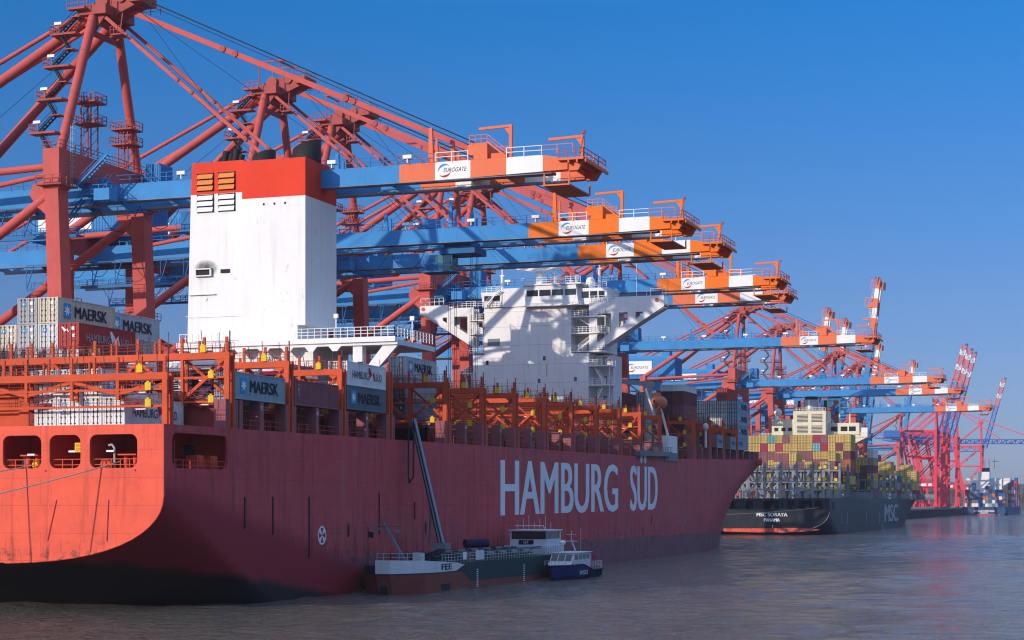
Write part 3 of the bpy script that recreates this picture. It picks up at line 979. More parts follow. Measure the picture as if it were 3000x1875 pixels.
def stays_down(root):
    for nm, p, q, w, h in (("outer_stay", (3.4, 0, 86.0), (61.5, 0, 60.2), 0.45, 0.75),
                           ("inner_stay", (2.6, -3.0, 84.0), (32.4, -3.6, 58.9), 0.3, 0.5),
                           ("inner_stay", (2.6, 3.0, 84.0), (32.4, 3.6, 58.9), 0.3, 0.5)):
        g = G(); g.beam(p, q, w, h)
        P = Vector(p); Q = Vector(q)
        s = g.build(nm, M_crane, root)
        for t in ((0.30, 0.335, 0.64, 0.66) if nm[0] == 'o' else (0.42, 0.50, 0.8)):
            g = G(); c = P.lerp(Q, t)
            g.tube(c - Vector((0, w * 0.5 + 0.15, 0)), c + Vector((0, w * 0.5 + 0.15, 0)), h * 0.62, 12)
            g.build("stay_joint", M_crane_dk, s)
    for k, (p, q) in enumerate((((8.0, -1.2, 86.6), (62.5, -1.0, 60.8)), ((8.0, 1.2, 86.6), (62.5, 1.0, 60.8)), ((4.6, -1.0, 87.6), (61.5, -0.5, 60.6)),
                   ((6.5, -2.0, 81.0), (30.6, -2.6, 58.8)), ((6.5, 2.0, 81.0), (30.6, 2.6, 58.8)), ((7.5, -0.6, 84.6), (44.0, -1.0, 58.8)), ((7.5, 0.9, 84.2), (27.0, 1.4, 58.8)),
                   ((-2.0, -2.4, 84.0), (-44.0, -3.0, 60.0)), ((-2.0, 2.4, 83.4), (-30.0, 4.0, 66.0)))):
        g = G(); g.tube(p, q, 0.055 if k < 3 else 0.04, 5, caps=False); g.build("hoist_rope", M_rope, root)

def trolley(root, x, ropes=0.0):
    g = G()
    g.box(x, x + 6.5, -2.9, 2.9, 54.4, 55.5)
    g.box(x + 0.6, x + 5.6, -2.2, 2.2, 55.5, 56.6)
    tr = g.build("trolley", M_blue_dk, root)
    g = G()
    g.box(x - 2.9, x - 0.6, -2.4, 0.4, 51.6, 54.4, 0)
    g.prism([(x - 0.6, 51.7), (x + 1.9, 51.7), (x + 2.2, 52.6), (x + 2.2, 54.3), (x - 0.6, 54.3)], 'y', -2.4, 0.4, 1)
    for xx in (x - 0.6, x + 0.6, x + 1.9):
        g.box(xx - 0.06, xx + 0.06, -2.46, -2.4, 51.7, 54.3, 0)
    g.box(x - 0.6, x + 2.1, -2.46, -2.4, 52.9, 53.05, 0)
    g.box(x - 3.4, x + 2.4, -2.9, 0.9, 51.4, 51.6, 0)
    g.build("operator_cabin", [M_blue_dk, M_cabglass], root)
    g = G(); g.rail((x - 3.4, -2.9, 51.6), (x - 0.8, -2.9, 51.6), 1.1, 0.8, 0.045)
    g.build("cabin_railing", M_blue_dk, root)
    g = G(); festoon(g, x - 30, x - 2, 4, -3.6, 55.4, 3.6, 0.06); g.build("festoon_cable", M_rope, root)
    if ropes:
        g = G()
        for dx in (1.2, 5.2):
            for dy in (-1.4, 1.4):
                g.tube((x + dx, dy, 54.4), (x + dx * 0.95, dy, ropes), 0.04, 4, caps=False)
                g.tube((x + dx + 0.3, dy, 54.4), (x + dx * 0.95 + .3, dy, ropes), 0.04, 4, caps=False)
        g.build("hoist_rope", M_rope, root)
        g = G(); g.box(x + 2.0, x + 4.4, -6.0, 6.0, ropes - 0.8, ropes)
        g.box(x + 0.9, x + 5.4, -1.8, 1.8, ropes - 0.1, ropes + 0.5); g.build("spreader", M_yellow, root)

HINGE = Vector((3.0, 0, 57.3))
def boom_rot(deg):
    return Matrix.Translation(HINGE) @ Matrix.Rotation(-R(deg), 4, 'Y') @ Matrix.Translation(-HINGE)

XR = -148.0
ORANGE_A = (0.72, 0.17, 0.075)
ORANGE_B = (0.78, 0.17, 0.015)
def set_color(o, c):
    o.color = (*c, 1)
    for k in o.children: set_color(k, c)

SALMON = "red crane, blue boom lowered, "
c1 = thing("gantry_crane", "x", "crane", (0, 0, 0), "red gantry cranes with lowered blue booms")
portal_parts(c1)
PORTAL = list(c1.children)
boom_parts(None, c1, 0)
stays_down(c1)
LOWERED = [
    # y, dx, hue, trolley x, label
    (230.5, 0, ORANGE_A, 18, 0, SALMON + "nearest, its mast at the picture's top left corner"),
    (285, 0, ORANGE_B, 34, 25.5, SALMON + "second boom from the top, mast above the funnel"),
    (312.5, 0, ORANGE_B, -20, 0, SALMON + "third boom from the top, right above the ship's bridge"),
    (375.5, -2.0, ORANGE_B, 20, 0, SALMON + "upper of two booms directly behind the ship's bridge"),
    (402.5, -5.5, ORANGE_A, -12, 0, SALMON + "lower of two booms directly behind the ship's bridge"),
    (503, 0, ORANGE_A, -16, 0, SALMON + "alone in the gap right of the bridge"),
    (675, 0, ORANGE_A, -25, 0, SALMON + "topmost boom above the dark container ship"),
    (748, 0, ORANGE_A, 22, 0, SALMON + "middle boom above the dark container ship"),
    (891, 0, ORANGE_A, -14, 0, SALMON + "lowest and farthest of the booms lowered in the row"),
]
cranes = [c1]
for i in range(1, len(LOWERED)):
    cranes.append(copy_tree(c1))
for o, (y, dx, hue, tx, ropes, lab) in zip(cranes, LOWERED):
    o.location = (XR + dx, y, 0)
    o['label'] = lab
    if 370 < y < 410: o.scale = (1, 1, 1.024)
    trolley(o, tx, ropes)
    set_color(o, hue)
# raised boom cranes
T83 = boom_rot(83)
cr_ = thing("gantry_crane", "x", "crane", (0, 0, 0), "red gantry cranes with raised booms")
for k in PORTAL:
    copy_tree(k, cr_)
boom_parts(T83, cr_, 1)
for k, (p, q, w) in enumerate((((3.4, 0, 86.5), (10.5, 0, 112.0), 0.5), ((2.6, -3.0, 84.5), (7.0, -3.6, 92.0), 0.35), ((2.6, 3.0, 84.5), (7.0, 3.6, 92.0), 0.35))):
    g = G(); g.beam(p, q, w, w); g.build("folded_stay", M_crane, cr_)
for dy in (-1.0, 1.0):
    g = G(); g.tube((5.0, dy, 87.0), (9.0, dy, 114.0), 0.07, 4, caps=False); g.build("hoist_rope", M_rope, cr_)
RAISED = [
    (960, 2.0, "red crane with the tallest raised striped boom"),
    (1098, -48, "red quay crane with raised boom, leftmost of the raised striped tips"),
    (1164, -48, "red quay crane with raised boom, second raised tip from the left"),
    (1345, -52, "red quay crane with raised boom, tip just right of the tallest"),
    (1525, -48, "red quay crane with raised boom, rightmost of the striped box booms"),
]
for i, (y, dx, lab) in enumerate(RAISED):
    o = cr_ if i == 0 else copy_tree(cr_)
    o.location = (XR + dx, y, 0)
    o['label'] = lab
    set_color(o, ORANGE_A)
    o['group'] = "red gantry cranes with raised booms"

# ================================================================== PINK LATTICE BOOM CRANES
M_pink = paint("crane_pink", (0.72, 0.045, 0.075), 0.45, 0.15, 0.1)
M_pinkblue = paint("lattice_blue", (0.04, 0.13, 0.42), 0.45, 0.2, 0.1)
M_ltred = paint("lattice_red", (0.75, 0.10, 0.05), 0.45, 0.2, 0.1)
def lattice(g, p, q, w, h, bay, seg=None, r=0.22):
    """box lattice from p to q; seg(t) gives the material index"""
    p = Vector(p); q = Vector(q); d = q - p; L = d.length; d.normalize()
    a = Vector((0, 1, 0)); b = d.cross(a).normalized()
    n = max(2, int(L / bay))
    for i in range(n):
        t0 = i / n; t1 = (i + 1) / n
        m = seg(t0) if seg else 0
        c0 = p + d * (L * t0); c1_ = p + d * (L * t1)
        cor = [(sa, sb) for sa in (-1, 1) for sb in (-1, 1)]
        for sa, sb in cor:
            o = a * (w / 2 * sa) + b * (h / 2 * sb)
            g.beam(c0 + o, c1_ + o, r * 1.6, r * 1.6, m)
        for sa in (-1, 1):
            o = a * (w / 2 * sa)
            up, dn = b * (h / 2), b * (-h / 2)
            if i % 2: up, dn = dn, up
            g.beam(c0 + o + up, c1_ + o + dn, r, r, m)
            g.beam(c0 + o + b * (h / 2), c0 + o - b * (h / 2), r * .8, r * .8, m)
        for sb in (-1, 1):
            o = b * (h / 2 * sb)
            s1 = 1 if i % 2 else -1
            g.beam(c0 + o + a * (w / 2 * s1), c1_ + o - a * (w / 2 * s1), r * .8, r * .8, m)
def pink_portal(root):
    for sy in (-1, 1):
        y = 9.0 * sy
        g = G(); g.beam((0, y, 8.5), (0, y, 68), 1.9, 1.9); g.box(-1.6, 1.6, y - 3.4, y + 3.4, 8.0, 10.4)
        g.build("sea_leg", M_pink, root)
        g = G(); g.beam((-15, y, 8.5), (-26.5, y, 66), 1.5, 1.5); g.box(-16.6, -13.4, y - 3.4, y + 3.4, 8.0, 10.4)
        g.build("land_leg", M_pink, root)
        for nm, p, q, w in (("portal_beam", (1.0, y, 25), (-19.2, y, 25), 3.4), ("tie_beam", (0, y, 47), (-22.5, y, 47), 1.1), ("tie_beam", (0, y, 66.5), (-27, y, 66.5), 1.5),
                            ("brace", (-22.5, y, 47), (-0.6, y, 66), 0.8), ("brace", (-18.6, y, 26.5), (-0.6, y, 46.5), 0.8),
                            ("mast", (0, y * 0.6, 68), (-1.0, y * 0.25, 90), 1.2), ("back_brace", (-1.0, y * 0.25, 88), (-26.5, y * 0.8, 67), 0.7)):
            g = G(); g.beam(p, q, w * 0.6 if nm == "portal_beam" else w, w); g.build(nm, M_pink, root)
        for k in range(4):
            g = G(); lcyl(g, (0, y - 3 + k * 2, QZ + 0.5), 0.5, 0.5); g.build("bogie_wheel", M_black, root)
    g = G()
    for x in (-13.5, -9.5, -5.5):
        g.box(x, x + (4.6 if x < -12 else 2.6), -10.18, -10.1, 24.2, 26.0)
    g.build("sign_board", M_white, root)
    g = G(); g.beam((0, -8.5, 66.5), (0, 8.5, 66.5), 1.6, 2.0); g.beam((0, -8.5, 25), (0, 8.5, 25), 1.5, 2.4); g.build("cross_beam", M_pink, root)
    g = G(); lattice(g, (2, 0, 64.0), (-48, 0, 64.0), 6.5, 4.6, 4.0, r=0.25)
    g.box(-40, -26, -4.5, 4.5, 62.0, 67.5)
    g.box(-47, 2, -3.6, 3.6, 61.3, 61.6)
    g.build("truss_girder", M_pinkblue, root)
    g = G(); g.box(-3.0, 1.0, -3.4, 3.4, 89.0, 91.0); g.rail((-3, -3.4, 91), (1, -3.4, 91), 1.2, 1.0, 0.1); g.build("mast_head", M_pink, root)
    g = G(); g.stair((-16.5, -10.2, 10.5), (-18.0, -10.2, 25), 1.0, axis=(0, 1, 0)); g.build("stairway", M_pink, root)
pk = thing("lattice_crane", "x", "crane", (0, 0, 0), "pink cranes with raised lattice booms")
pink_portal(pk)
PPORTAL = list(pk.children)
g = G()
h0 = Vector((3, 0, 65)); a75 = R(75)
h1 = h0 + Vector((math.cos(a75), 0, math.sin(a75))) * 70
lattice(g, h0, h1, 6.0, 3.6, 3.8, lambda t: 0 if t < 0.60 else (1 if (t < 0.68 or 0.76 < t < 0.84 or t > .93) else 2), 0.32)
g.sphere((h1.x + 1.2, 0, h1.z), 1.2, m=0)
g.build("lattice_boom", [M_pinkblue, M_ltred, M_white], pk)
g = G(); g.tube((-1, 0, 90), h0.lerp(h1, 0.62), 0.25, 5); g.build("folded_stay", M_pink, pk)
pd = thing("lattice_crane", "x", "crane", (0, 0, 0), "pink cranes with lowered lattice boom")
for k in PPORTAL:
    copy_tree(k, pd)
for yy in (-2.6, 2.6):
    g = G(); lattice(g, (3, yy, 63.5), (78, yy, 62.5), 1.6, 3.4, 3.6, lambda t: 1 if t > 0.86 else 0, 0.34)
    g.build("lattice_boom", [M_pinkblue, M_ltred], pd)
for q in ((64, 0, 65), (36, 0, 65)):
    g = G(); g.beam((0, 0, 90), q, 0.7, 0.7); g.build("forestay", M_pink, pd)
PX = -152.0
for i, (y, lab) in enumerate(((1402, "pink crane with raised lattice boom, leftmost of three raised side by side"),
                              (1446, "pink crane with raised lattice boom, middle one of three raised side by side"),
                              (1480, "pink crane with raised lattice boom, rightmost of three raised side by side"),
                              (1800, "pink crane with raised lattice boom, standing alone above the small blue ship"))):
    o = pk if i == 0 else copy_tree(pk)
    o.location = (PX, y, 0)
    o['label'] = lab
pd.location = (PX, 1560, 0)
pd['label'] = "pink crane with its blue lattice boom lowered out of the right edge of the picture"
# ================================================================== CONTAINERS
CW, CH, CL = 2.66, 3.04, 12.1
def container_mesh(L=CL, H=CH, near=True):
    """door end at y=0 facing -y, right hand side (x = 0) facing the water; body spans x -CW..0, y 0..L, z 0..H"""
    g = G()
    W = CW
    # corner posts and rails
    for x in (-W, -0.16):
        for y in (0.0, L - 0.16):
            g.box(x, x + 0.16, y, y + 0.16, 0, H)
    for x in (-W + 0.01, -0.11):
        for z0, z1 in ((0.02, 0.20), (H - 0.14, H - 0.02)):
            g.box(x, x + 0.10, 0.16, L - 0.16, z0, z1)
    g.box(-W + 0.16, -0.16, 0.01, 0.1, 0.02, 0.2); g.box(-W + 0.16, -0.16, 0.01, 0.1, H - 0.14, H - 0.02)
    g.box(-W + 0.05, -0.05, 0.16, L - 0.1, H - 0.06, H - 0.03)
    g.box(-W + 0.05, -0.05, 0.16, L - 0.1, 0.06, 0.1)
    g.box(-W + 0.05, -0.05, L - 0.1, L - 0.04, 0.1, H - 0.06)
    # corrugated long sides
    n = 36 if near else 20
    for xs, sg in ((-0.03, 1), (-W + 0.03, -1)):
        vs = []; fs = []
        yy = 0.16
        st = (L - 0.32) / n
        pts = []
        for i in range(n):
            pts += [(yy, 0), (yy + st * 0.35, 0), (yy + st * 0.5, 1), (yy + st * 0.85, 1)]
            yy += st
        pts.append((L - 0.16, 0))
        dep = 0.06 if near else 0.08
        for y, k in pts:
            x = xs - sg * dep * k
            vs += [(x, y, 0.18), (x, y, H - 0.12)]
        for i in range(len(pts) - 1):
            f = (2 * i, 2 * i + 2, 2 * i + 3, 2 * i + 1)
            fs.append(f if sg > 0 else f[::-1])
        g.add(vs, fs, 0)
    if not near:
        door_geo(g, H)
    return g
def door_geo(g, H=CH, side=None, m=0, mg=1):
    W = CW
    for k in ((0, 1) if side is None else (side,)):
        x0 = -W + 0.16 if k == 0 else -W / 2 + 0.01
        x1 = -W / 2 - 0.01 if k == 0 else -0.16
        g.box(x0, x1, 0.05, 0.11, 0.2, H - 0.14, m)
        for j in range(4):
            z = 0.35 + j * (H - 0.6) / 4
            g.box(x0 + 0.06, x1 - 0.06, 0.02, 0.05, z, z + (H - 0.6) / 4 - 0.22, m)
def rod_geo(g, H=CH, side=None, m=1, wr=0.055):
    W = CW
    for k in ((0, 1) if side is None else (side,)):
        x0 = -W + 0.16 if k == 0 else -W / 2 + 0.01
        for dx in (0.30, 0.80):
            x = x0 + dx
            g.box(x, x + wr, -0.03, 0.02, 0.15, H - 0.1, m)
            g.box(x - 0.06, x + 0.12, -0.045, -0.03, 0.95, 1.05, m)
            for z in (0.25, 1.5, H - 0.3):
                g.box(x - 0.07, x + 0.13, -0.02, 0.02, z, z + 0.09, m)
g = container_mesh(near=True); ME_NEAR = g.mesh("container", [M_cont, M_contdk])
g = container_mesh(L=6.0, near=True); ME_NEAR20 = g.mesh("container", [M_cont, M_contdk])
DOOR = []
for k in (0, 1):
    g = G(); door_geo(g, side=k); DOOR.append(g.mesh("door", [M_cont, M_contdk]))
ROD = []
for k in (0, 1):
    g = G(); rod_geo(g, side=k, m=0); ROD.append(g.mesh("lock_rod", [M_contdk]))
g = G(); 
for z in (2.2,): g.box(-1.05, -0.6, 0.0, 0.02, z, z + 0.4)
g.box(-0.85, -0.5, 0.0, 0.02, 1.4, 1.75)
ME_PLATE = g.mesh("data_plate", [M_white])
g = container_mesh(near=False); rod_geo(g, wr=0.11)
for z_ in (0.0, 0.95, 1.95, CH - 0.07): g.box(-CW + 0.05, -0.05, -0.02, 0.05, z_, z_ + 0.07, 1)
g.box(-CW - 0.03, -CW + 0.05, -0.02, 0.05, 0.05, CH - 0.05, 1)
ME_FAR = g.mesh("container", [M_cont, M_contdk])
g = container_mesh(near=False); rod_geo(g)
for (z0, z1) in ((0.5, 1.5),):
    pass
g = container_mesh(L=CL, H=1.5, near=False); ME_HALF = g.mesh("container", [M_cont, M_contdk])

def side_text(kind, L=CL):
    g = G()
    fx = lambda u, v: (0.0 + 0.012, u, v)
    if kind == "maersk":
        p = rounded(1.2, 2.7, 0.75, 2.45, 0.15)
        g.add([(0.008, a, b) for a, b in p], [tuple(range(len(p)))], 1)
        s_ = star((1.95, 1.6), 0.72)
        g.add([(0.016, 1.95, 1.6)] + [(0.016, a, b) for a, b in s_], [(0, i + 1, (i + 1) % 14 + 1) for i in range(14)], 0)
        put_text(g, "MAERSK", 6.9, 1.35, lambda u, v: fx(3.4 + u, 0.9 + v), 2, heavy=0.07, out=(0.004, 0, 0))
        return g.mesh("lettering", [M_letter_w, M_logo_b, M_letter_k])
    if kind in ("hamburg", "hamburg_w"):
        put_text(g, "HAMBURG", 5.0, 0.95, lambda u, v: fx(1.6 + u, 1.0 + v), 0)
        put_text(g, "SÜD", 1.9, 1.1, lambda u, v: fx(8.8 + u, 1.0 + v), 0)
        for q, m in (([(6.5, 2.5), (6.9, 2.6), (7.7, 1.75), (6.95, 1.2)], 1), ([(7.75, 1.7), (8.3, 2.2), (8.7, 0.9), (8.0, 1.25)], 1), ([(6.95, 1.2), (7.7, 1.75), (8.0, 1.2), (7.1, 0.75)], 2)):
            g.add([fx(a, b) for a, b in q], [(0, 1, 2, 3)], m)
        if kind == "hamburg": return g.mesh("lettering", [M_letter_k, M_logo_r, M_letter_w])
        return g.mesh("lettering", [M_grey, M_letter_w, M_grey])
    if kind == "tex":
        g2 = []
        for i, ch in enumerate("TEX"):
            put_text(g, ch, 0.32, 0.34, lambda u, v, i=i: fx(0.9 + u, 2.2 - i * 0.5 + v), 0)
        return g.mesh("lettering", [M_letter_w])
    if kind == "bar":
        g.box(0.005, 0.02, 5.85, 6.1, 0.4, 2.6, 0)
        return g.mesh("stripe", [M_letter_k])
TXT = {k: side_text(k) for k in ("maersk", "hamburg", "hamburg_w", "tex", "bar")}
g = G(); put_text(g, "MAERSK", 3.6, 0.9, lambda u, v: (0.012, 1.6 + u, 1.1 + v), 0, bold=0.03); p = rounded(0.5, 1.3, 0.9, 2.2, 0.1); g.add([(0.01, a, b) for a, b in p], [tuple(range(len(p)))], 1)
TXT["maersk20"] = g.mesh("lettering", [M_letter_k, M_logo_b])
g = G(); p = [(-1.0, 2.05), (-1.0, 2.55), (-0.5, 2.55), (-0.5, 2.05)]
g.add([(a - 1.0, -0.012, b) for a, b in p], [(0, 1, 2, 3)], 0)
s_ = star((-1.75, 2.3), 0.2); g.add([(-1.75, -0.02, 2.3)] + [(a, -0.02, b) for a, b in s_], [(0, i + 1, (i + 1) % 14 + 1) for i in range(14)], 1)
ME_DOORSTAR = g.mesh("emblem", [M_logo_b, M_white])
g = G()
for q in ([(-2.3, 2.6), (-2.1, 2.6), (-1.6, 2.2), (-1.9, 2.0)], [(-1.6, 2.2), (-1.5, 2.4), (-1.2, 1.9), (-1.5, 2.1)]):
    g.add([(a, -0.05, b) for a, b in q], [(0, 1, 2, 3)], 0)
ME_DOORFLAG = g.mesh("emblem", [M_white])

CC = {"grey": (0.42, 0.43, 0.44), "pale grey": (0.55, 0.57, 0.57), "cream": (0.60, 0.54, 0.42), "white": (0.76, 0.76, 0.74), "red": (0.50, 0.055, 0.045), "maroon": (0.20, 0.045, 0.05),
      "mustard": (0.66, 0.46, 0.13), "teal": (0.14, 0.46, 0.46), "brown": (0.30, 0.11, 0.085), "blue": (0.05, 0.12, 0.28), "dark maroon": (0.07, 0.02, 0.028), "plum": (0.30, 0.10, 0.12),
      "crimson": (0.45, 0.03, 0.08), "slate": (0.14, 0.19, 0.23), "orange": (0.6, 0.16, 0.05), "tan": (0.40, 0.33, 0.22), "steel blue": (0.30, 0.40, 0.47)}
crnd = random.Random(11)
def container(x, y, z, color, label, group, side=None, mesh=None, star_=False, flag=False, far=False, parts=True):
    m = mesh or (ME_FAR if far else ME_NEAR)
    o = bpy.data.objects.new("shipping_container", m)
    o.location = (x, y, z)
    b = CC[color]
    k = crnd.uniform(0.85, 1.12)
    col = tuple(min(0.9, c * k) for c in b)
    o.color = (*col, 1)
    COL.objects.link(o)
    tag(o, label, "container", group)
    if not far and parts:
        for i in (0, 1):
            d = child("door", DOOR[i], o, color=col)
            child("lock_rod", ROD[i], d)
        child("data_plate", ME_PLATE, o)
    if star_: child("emblem", ME_DOORSTAR, o)
    if flag: child("emblem", ME_DOORFLAG, o)
    if side: child("lettering" if side != "bar" else "stripe", TXT[side], o)
    return o

# ================================================================== THE RED CONTAINER SHIP
YS, XS, XP, XC = 159.3, -94.8, -144.8, -119.8     # stern, starboard side, port side, centre line
def zd(y): return 20.0 + 0.0058 * (y - YS)
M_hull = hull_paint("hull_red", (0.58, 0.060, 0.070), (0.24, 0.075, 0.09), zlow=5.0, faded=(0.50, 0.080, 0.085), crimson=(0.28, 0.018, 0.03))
M_transom = hull_paint("transom_red", (0.80, 0.105, 0.055), (0.40, 0.06, 0.04), zlow=-5)
M_aft = hull_paint("aft_red", (0.30, 0.035, 0.045), (0.05, 0.02, 0.025), zlow=2.0, zdark=4.2, dark=(0.018, 0.011, 0.014))
M_in = paint("mooring_deck_red", (0.72, 0.085, 0.045), 0.5, 0.25, 0.3)
ship = thing("container_ship", "large red container ship with tall white and red funnel, half empty deck frames", "ship", (XC, YS, WZ))

# lofted hull
ST = [(YS, 12.5, 5.5), (162, 11.6, 4.6), (165.5, 10.0, 3.0), (170, 7.6, 1.2), (176, 4.4, -1.4), (183, 1.2, -4.4), (192, -1.5, -7.0), (205, -4.0, -8.6), (222, -6.5, -9.4), (245, -8, -9.9), (300, -8, -9.9)]
def sect(y, zs, zb, top, n=16):
    pts = [(XS, top), (XS, (top + zs) / 2), (XS, zs)]
    for i in range(1, n + 1):
        a = pi / 2 * i / n
        pts.append((XC + 25 * max(0.0, math.cos(a)) ** (2 / 3), zs - (zs - zb) * math.sin(a)))
    return [(x, y, z) for x, z in pts]
def loft(g, rows, m=0, mirror=True):
    n = len(rows[0])
    vs = [p for r in rows for p in r]
    fs = [(i * n + j, i * n + j + 1, (i + 1) * n + j + 1, (i + 1) * n + j) for i in range(len(rows) - 1) for j in range(n - 1)]
    g.add(vs, fs, m, True)
    if mirror:
        g.add([(2 * XC_ - x, y, z) for x, y, z in vs], [f[::-1] for f in fs], m, True)
XC_ = XC
YP = 176.0
g = G()
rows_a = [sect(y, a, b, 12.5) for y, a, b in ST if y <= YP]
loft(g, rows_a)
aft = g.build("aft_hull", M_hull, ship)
g = G()
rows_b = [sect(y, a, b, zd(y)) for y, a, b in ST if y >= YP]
# bow stations
BOW = [(22.6, 440, 508, 2.2), (19.8, 432, 494.2, 2.1), (16.2, 420, 481.0, 2.0), (12.6, 408, 476.6, 1.9), (9.1, 398, 477.2, 1.8), (5.5, 390, 478.4, 1.7), (0.5, 385, 477.4, 1.7), (-4, 380, 478, 1.6), (-10, 370, 470, 1.6)]
def bow_row(t):
    """t in 0..1 along the bow, row of points from the deck down"""
    r = []
    for z, y0, yt, e in BOW:
        a = pi / 2 * t
        y = y0 + (yt - y0) * math.sin(a)
        k = min(1.0, (y - y0) / (yt - y0))
        x = XC + 25 * max(0.0, 1 - k ** e) ** (1 / e)
        zz = z if z < 20 else z + 0.9 * t
        r.append((x, y, zz))
    return r
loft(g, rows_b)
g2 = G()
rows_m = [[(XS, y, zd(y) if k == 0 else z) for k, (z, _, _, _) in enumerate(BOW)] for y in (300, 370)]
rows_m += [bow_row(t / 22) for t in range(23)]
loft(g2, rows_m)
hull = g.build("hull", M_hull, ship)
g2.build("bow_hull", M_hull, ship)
# side plates aft with the mooring deck opening
g = G()
oy0, oy1 = 161.0, 172.8
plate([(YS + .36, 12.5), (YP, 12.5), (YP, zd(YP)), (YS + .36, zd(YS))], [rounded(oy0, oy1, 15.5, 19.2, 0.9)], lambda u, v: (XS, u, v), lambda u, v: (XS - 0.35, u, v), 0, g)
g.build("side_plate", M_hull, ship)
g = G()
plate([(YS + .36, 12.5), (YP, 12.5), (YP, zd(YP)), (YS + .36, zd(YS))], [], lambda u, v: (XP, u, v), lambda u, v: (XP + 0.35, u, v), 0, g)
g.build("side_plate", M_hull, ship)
# transom with openings
edge = [(XS, zd(YS)), (XS, 12.5)]
for i in range(1, 15):
    a = pi / 2 * i / 14
    edge.append((XC + 25 * max(0, math.cos(a)) ** (2 / 3), 12.5 - 7.0 * math.sin(a)))
edge = edge + [(2 * XC - x, z) for x, z in edge[::-1][1:]]
holes = [rounded(a, b, 15.5, 19.0, 0.8) for a, b in ((-103.6, -97.9), (-108.5, -104.7), (-114.3, -109.5), (-121.5, -117.5), (-130, -125), (-141, -135))]
g = G()
plate(edge, holes, lambda u, v: (u, YS, v), lambda u, v: (u, YS + 0.35, v), 0, g)
tr = g.build("transom", M_transom, ship)
g = G()
for i in range(13):
    a0 = pi / 2 * i / 14; a1 = pi / 2 * (i + 1) / 14
    p = (XC + 25 * max(0, math.cos(a0)) ** (2 / 3), YS - 0.05, 12.5 - 7.0 * math.sin(a0) - .03)
    q = (XC + 25 * max(0, math.cos(a1)) ** (2 / 3), YS - 0.05, 12.5 - 7.0 * math.sin(a1) - .03)
    g.tube(p, q, 0.09, 6)
g.build("edge_bead", M_transom, tr)
g = G()
for x in (-98.2, -103.9, -109.0, -114.8):
    g.box(x - 0.1, x + 0.1, YS - 0.10, YS - 0.003, 15.2, 15.35)
for x in (-101.3, -107.6):
    g.prism([(x - 0.05, 12.2), (x + 0.05, 12.2), (x - 0.15 + (-0.9 if x < -105 else 0), 7.9), (x - 0.25 + (-0.9 if x < -105 else 0), 7.9)], 'y', YS - 0.06, YS - 0.003)
g.build("weld_seam", M_hull, tr)
# mooring deck inside the stern
g = G()
g.box(XP + 0.4, XS - 0.4, YS + 0.4, YP, 15.0, 15.25)
g.box(XP + 0.4, XS - 0.4, YP - 1.4, YP - 1.2, 15.25, 19.6)
g.box(XP + 0.4, XS - 0.36, YS + 0.36, YP + 0.1, 19.5, 19.7)
for x in (-104.2, -109.1, -116.0):
    g.box(x - 0.15, x + 0.15, YS + 0.4, YS + 7.5, 15.25, 19.5)
g.box(-101.0, -100.7, YS + 6, YP - 1.4, 15.25, 19.5)
md = g.build("mooring_deck", M_in, ship)
for x in (-112.6, -100.6):
    g = G()
    g.box(x - 0.4, x + 1.8, YS + 1.2, YS + 3.0, 15.25, 15.5)
    g.box(x - 0.4, x + 1.8, YS + 1.2, YS + 3.0, 16.85, 17.0)
    for dx in (0.0, 1.1):
        g.tube((x + dx + .15, YS + 2.0, 15.4), (x + dx + .15, YS + 2.0, 16.9), 0.26, 10)
    g.tube((x - 1.7, YS + 0.9, 15.9), (x - 1.7, YS + 1.6, 15.9), 0.6, 14)
    g.build("roller_fairlead", M_in, md)
g = G(); g.tube((-113.4, YS + 3.0, 16.2), (-112.2, YS + 3.0, 16.2), 0.85, 16); g.tube((-98.4, YS + 4.0, 16.5), (-97.3, YS + 4.0, 16.5), 0.95, 16); g.build("winch_drum", M_steelgrey, md)
g = G(); g.tube((-111.0, YS + 1.0, 15.9), (-110.9, YS + 1.4, 15.9), 0.45, 12); g.build("rope_guard", M_yellow, md)
g = G()
g.path([(-101.6, YS + 1.6, 15.3), (-101.6, YS + 1.6, 17.6), (-101.9, YS + 1.6, 18.0), (-102.3, YS + 1.6, 17.9)], 0.13, 8)
g.build("vent_pipe", M_grey, md)
g = G(); g.box(-106.0, -104.75, YS + 0.9, YS + 1.0, 17.2, 18.2); sb = g.build("warning_sign", M_yellow, md)
g = G(); put_text(g, "ENT", 0.9, 0.3, lambda u, v: (-105.85 + u, YS + 0.89, 17.75 + v)); put_text(g, "SMA", 0.9, 0.3, lambda u, v: (-105.85 + u, YS + 0.89, 17.35 + v)); g.build("lettering", M_logo_r, sb)
g = G()
for a, b in ((-103.5, -98.0), (-108.4, -104.8), (-114.2, -109.6)):
    g.rail((a, YS + 0.5, 15.3), (b, YS + 0.5, 15.3), 1.15, 1.2, 0.05)
g.rail((XS - 0.45, oy0, 15.3), (XS - 0.45, oy1, 15.3), 1.1, 1.4, 0.045)
g.build("opening_railing", M_frame, md)
g = G()
for y in (167.5, 170.5):
    g.box(XS - 2.2, XS - 0.8, y, y + 1.4, 15.3, 17.0)
    g.box(XS - 0.78, XS - 0.7, y + 0.3, y + 1.1, 15.7, 16.7)
g.ladder((XS - 0.8, 162.0, 15.3), (XS - 0.8, 162.0, 18.6), 1.6, 0, (0, 1, 0), 0.7)
g.build("bollard_stand", M_in, md)
g = G(); g.box(XS - 3.2, XS - 3.1, 163.8, 166.3, 15.6, 18.8); g.box(XS - 3.2, XS - 3.1, 169.0, 171.0, 16.4, 18.2); g.build("door_opening", M_black, md)
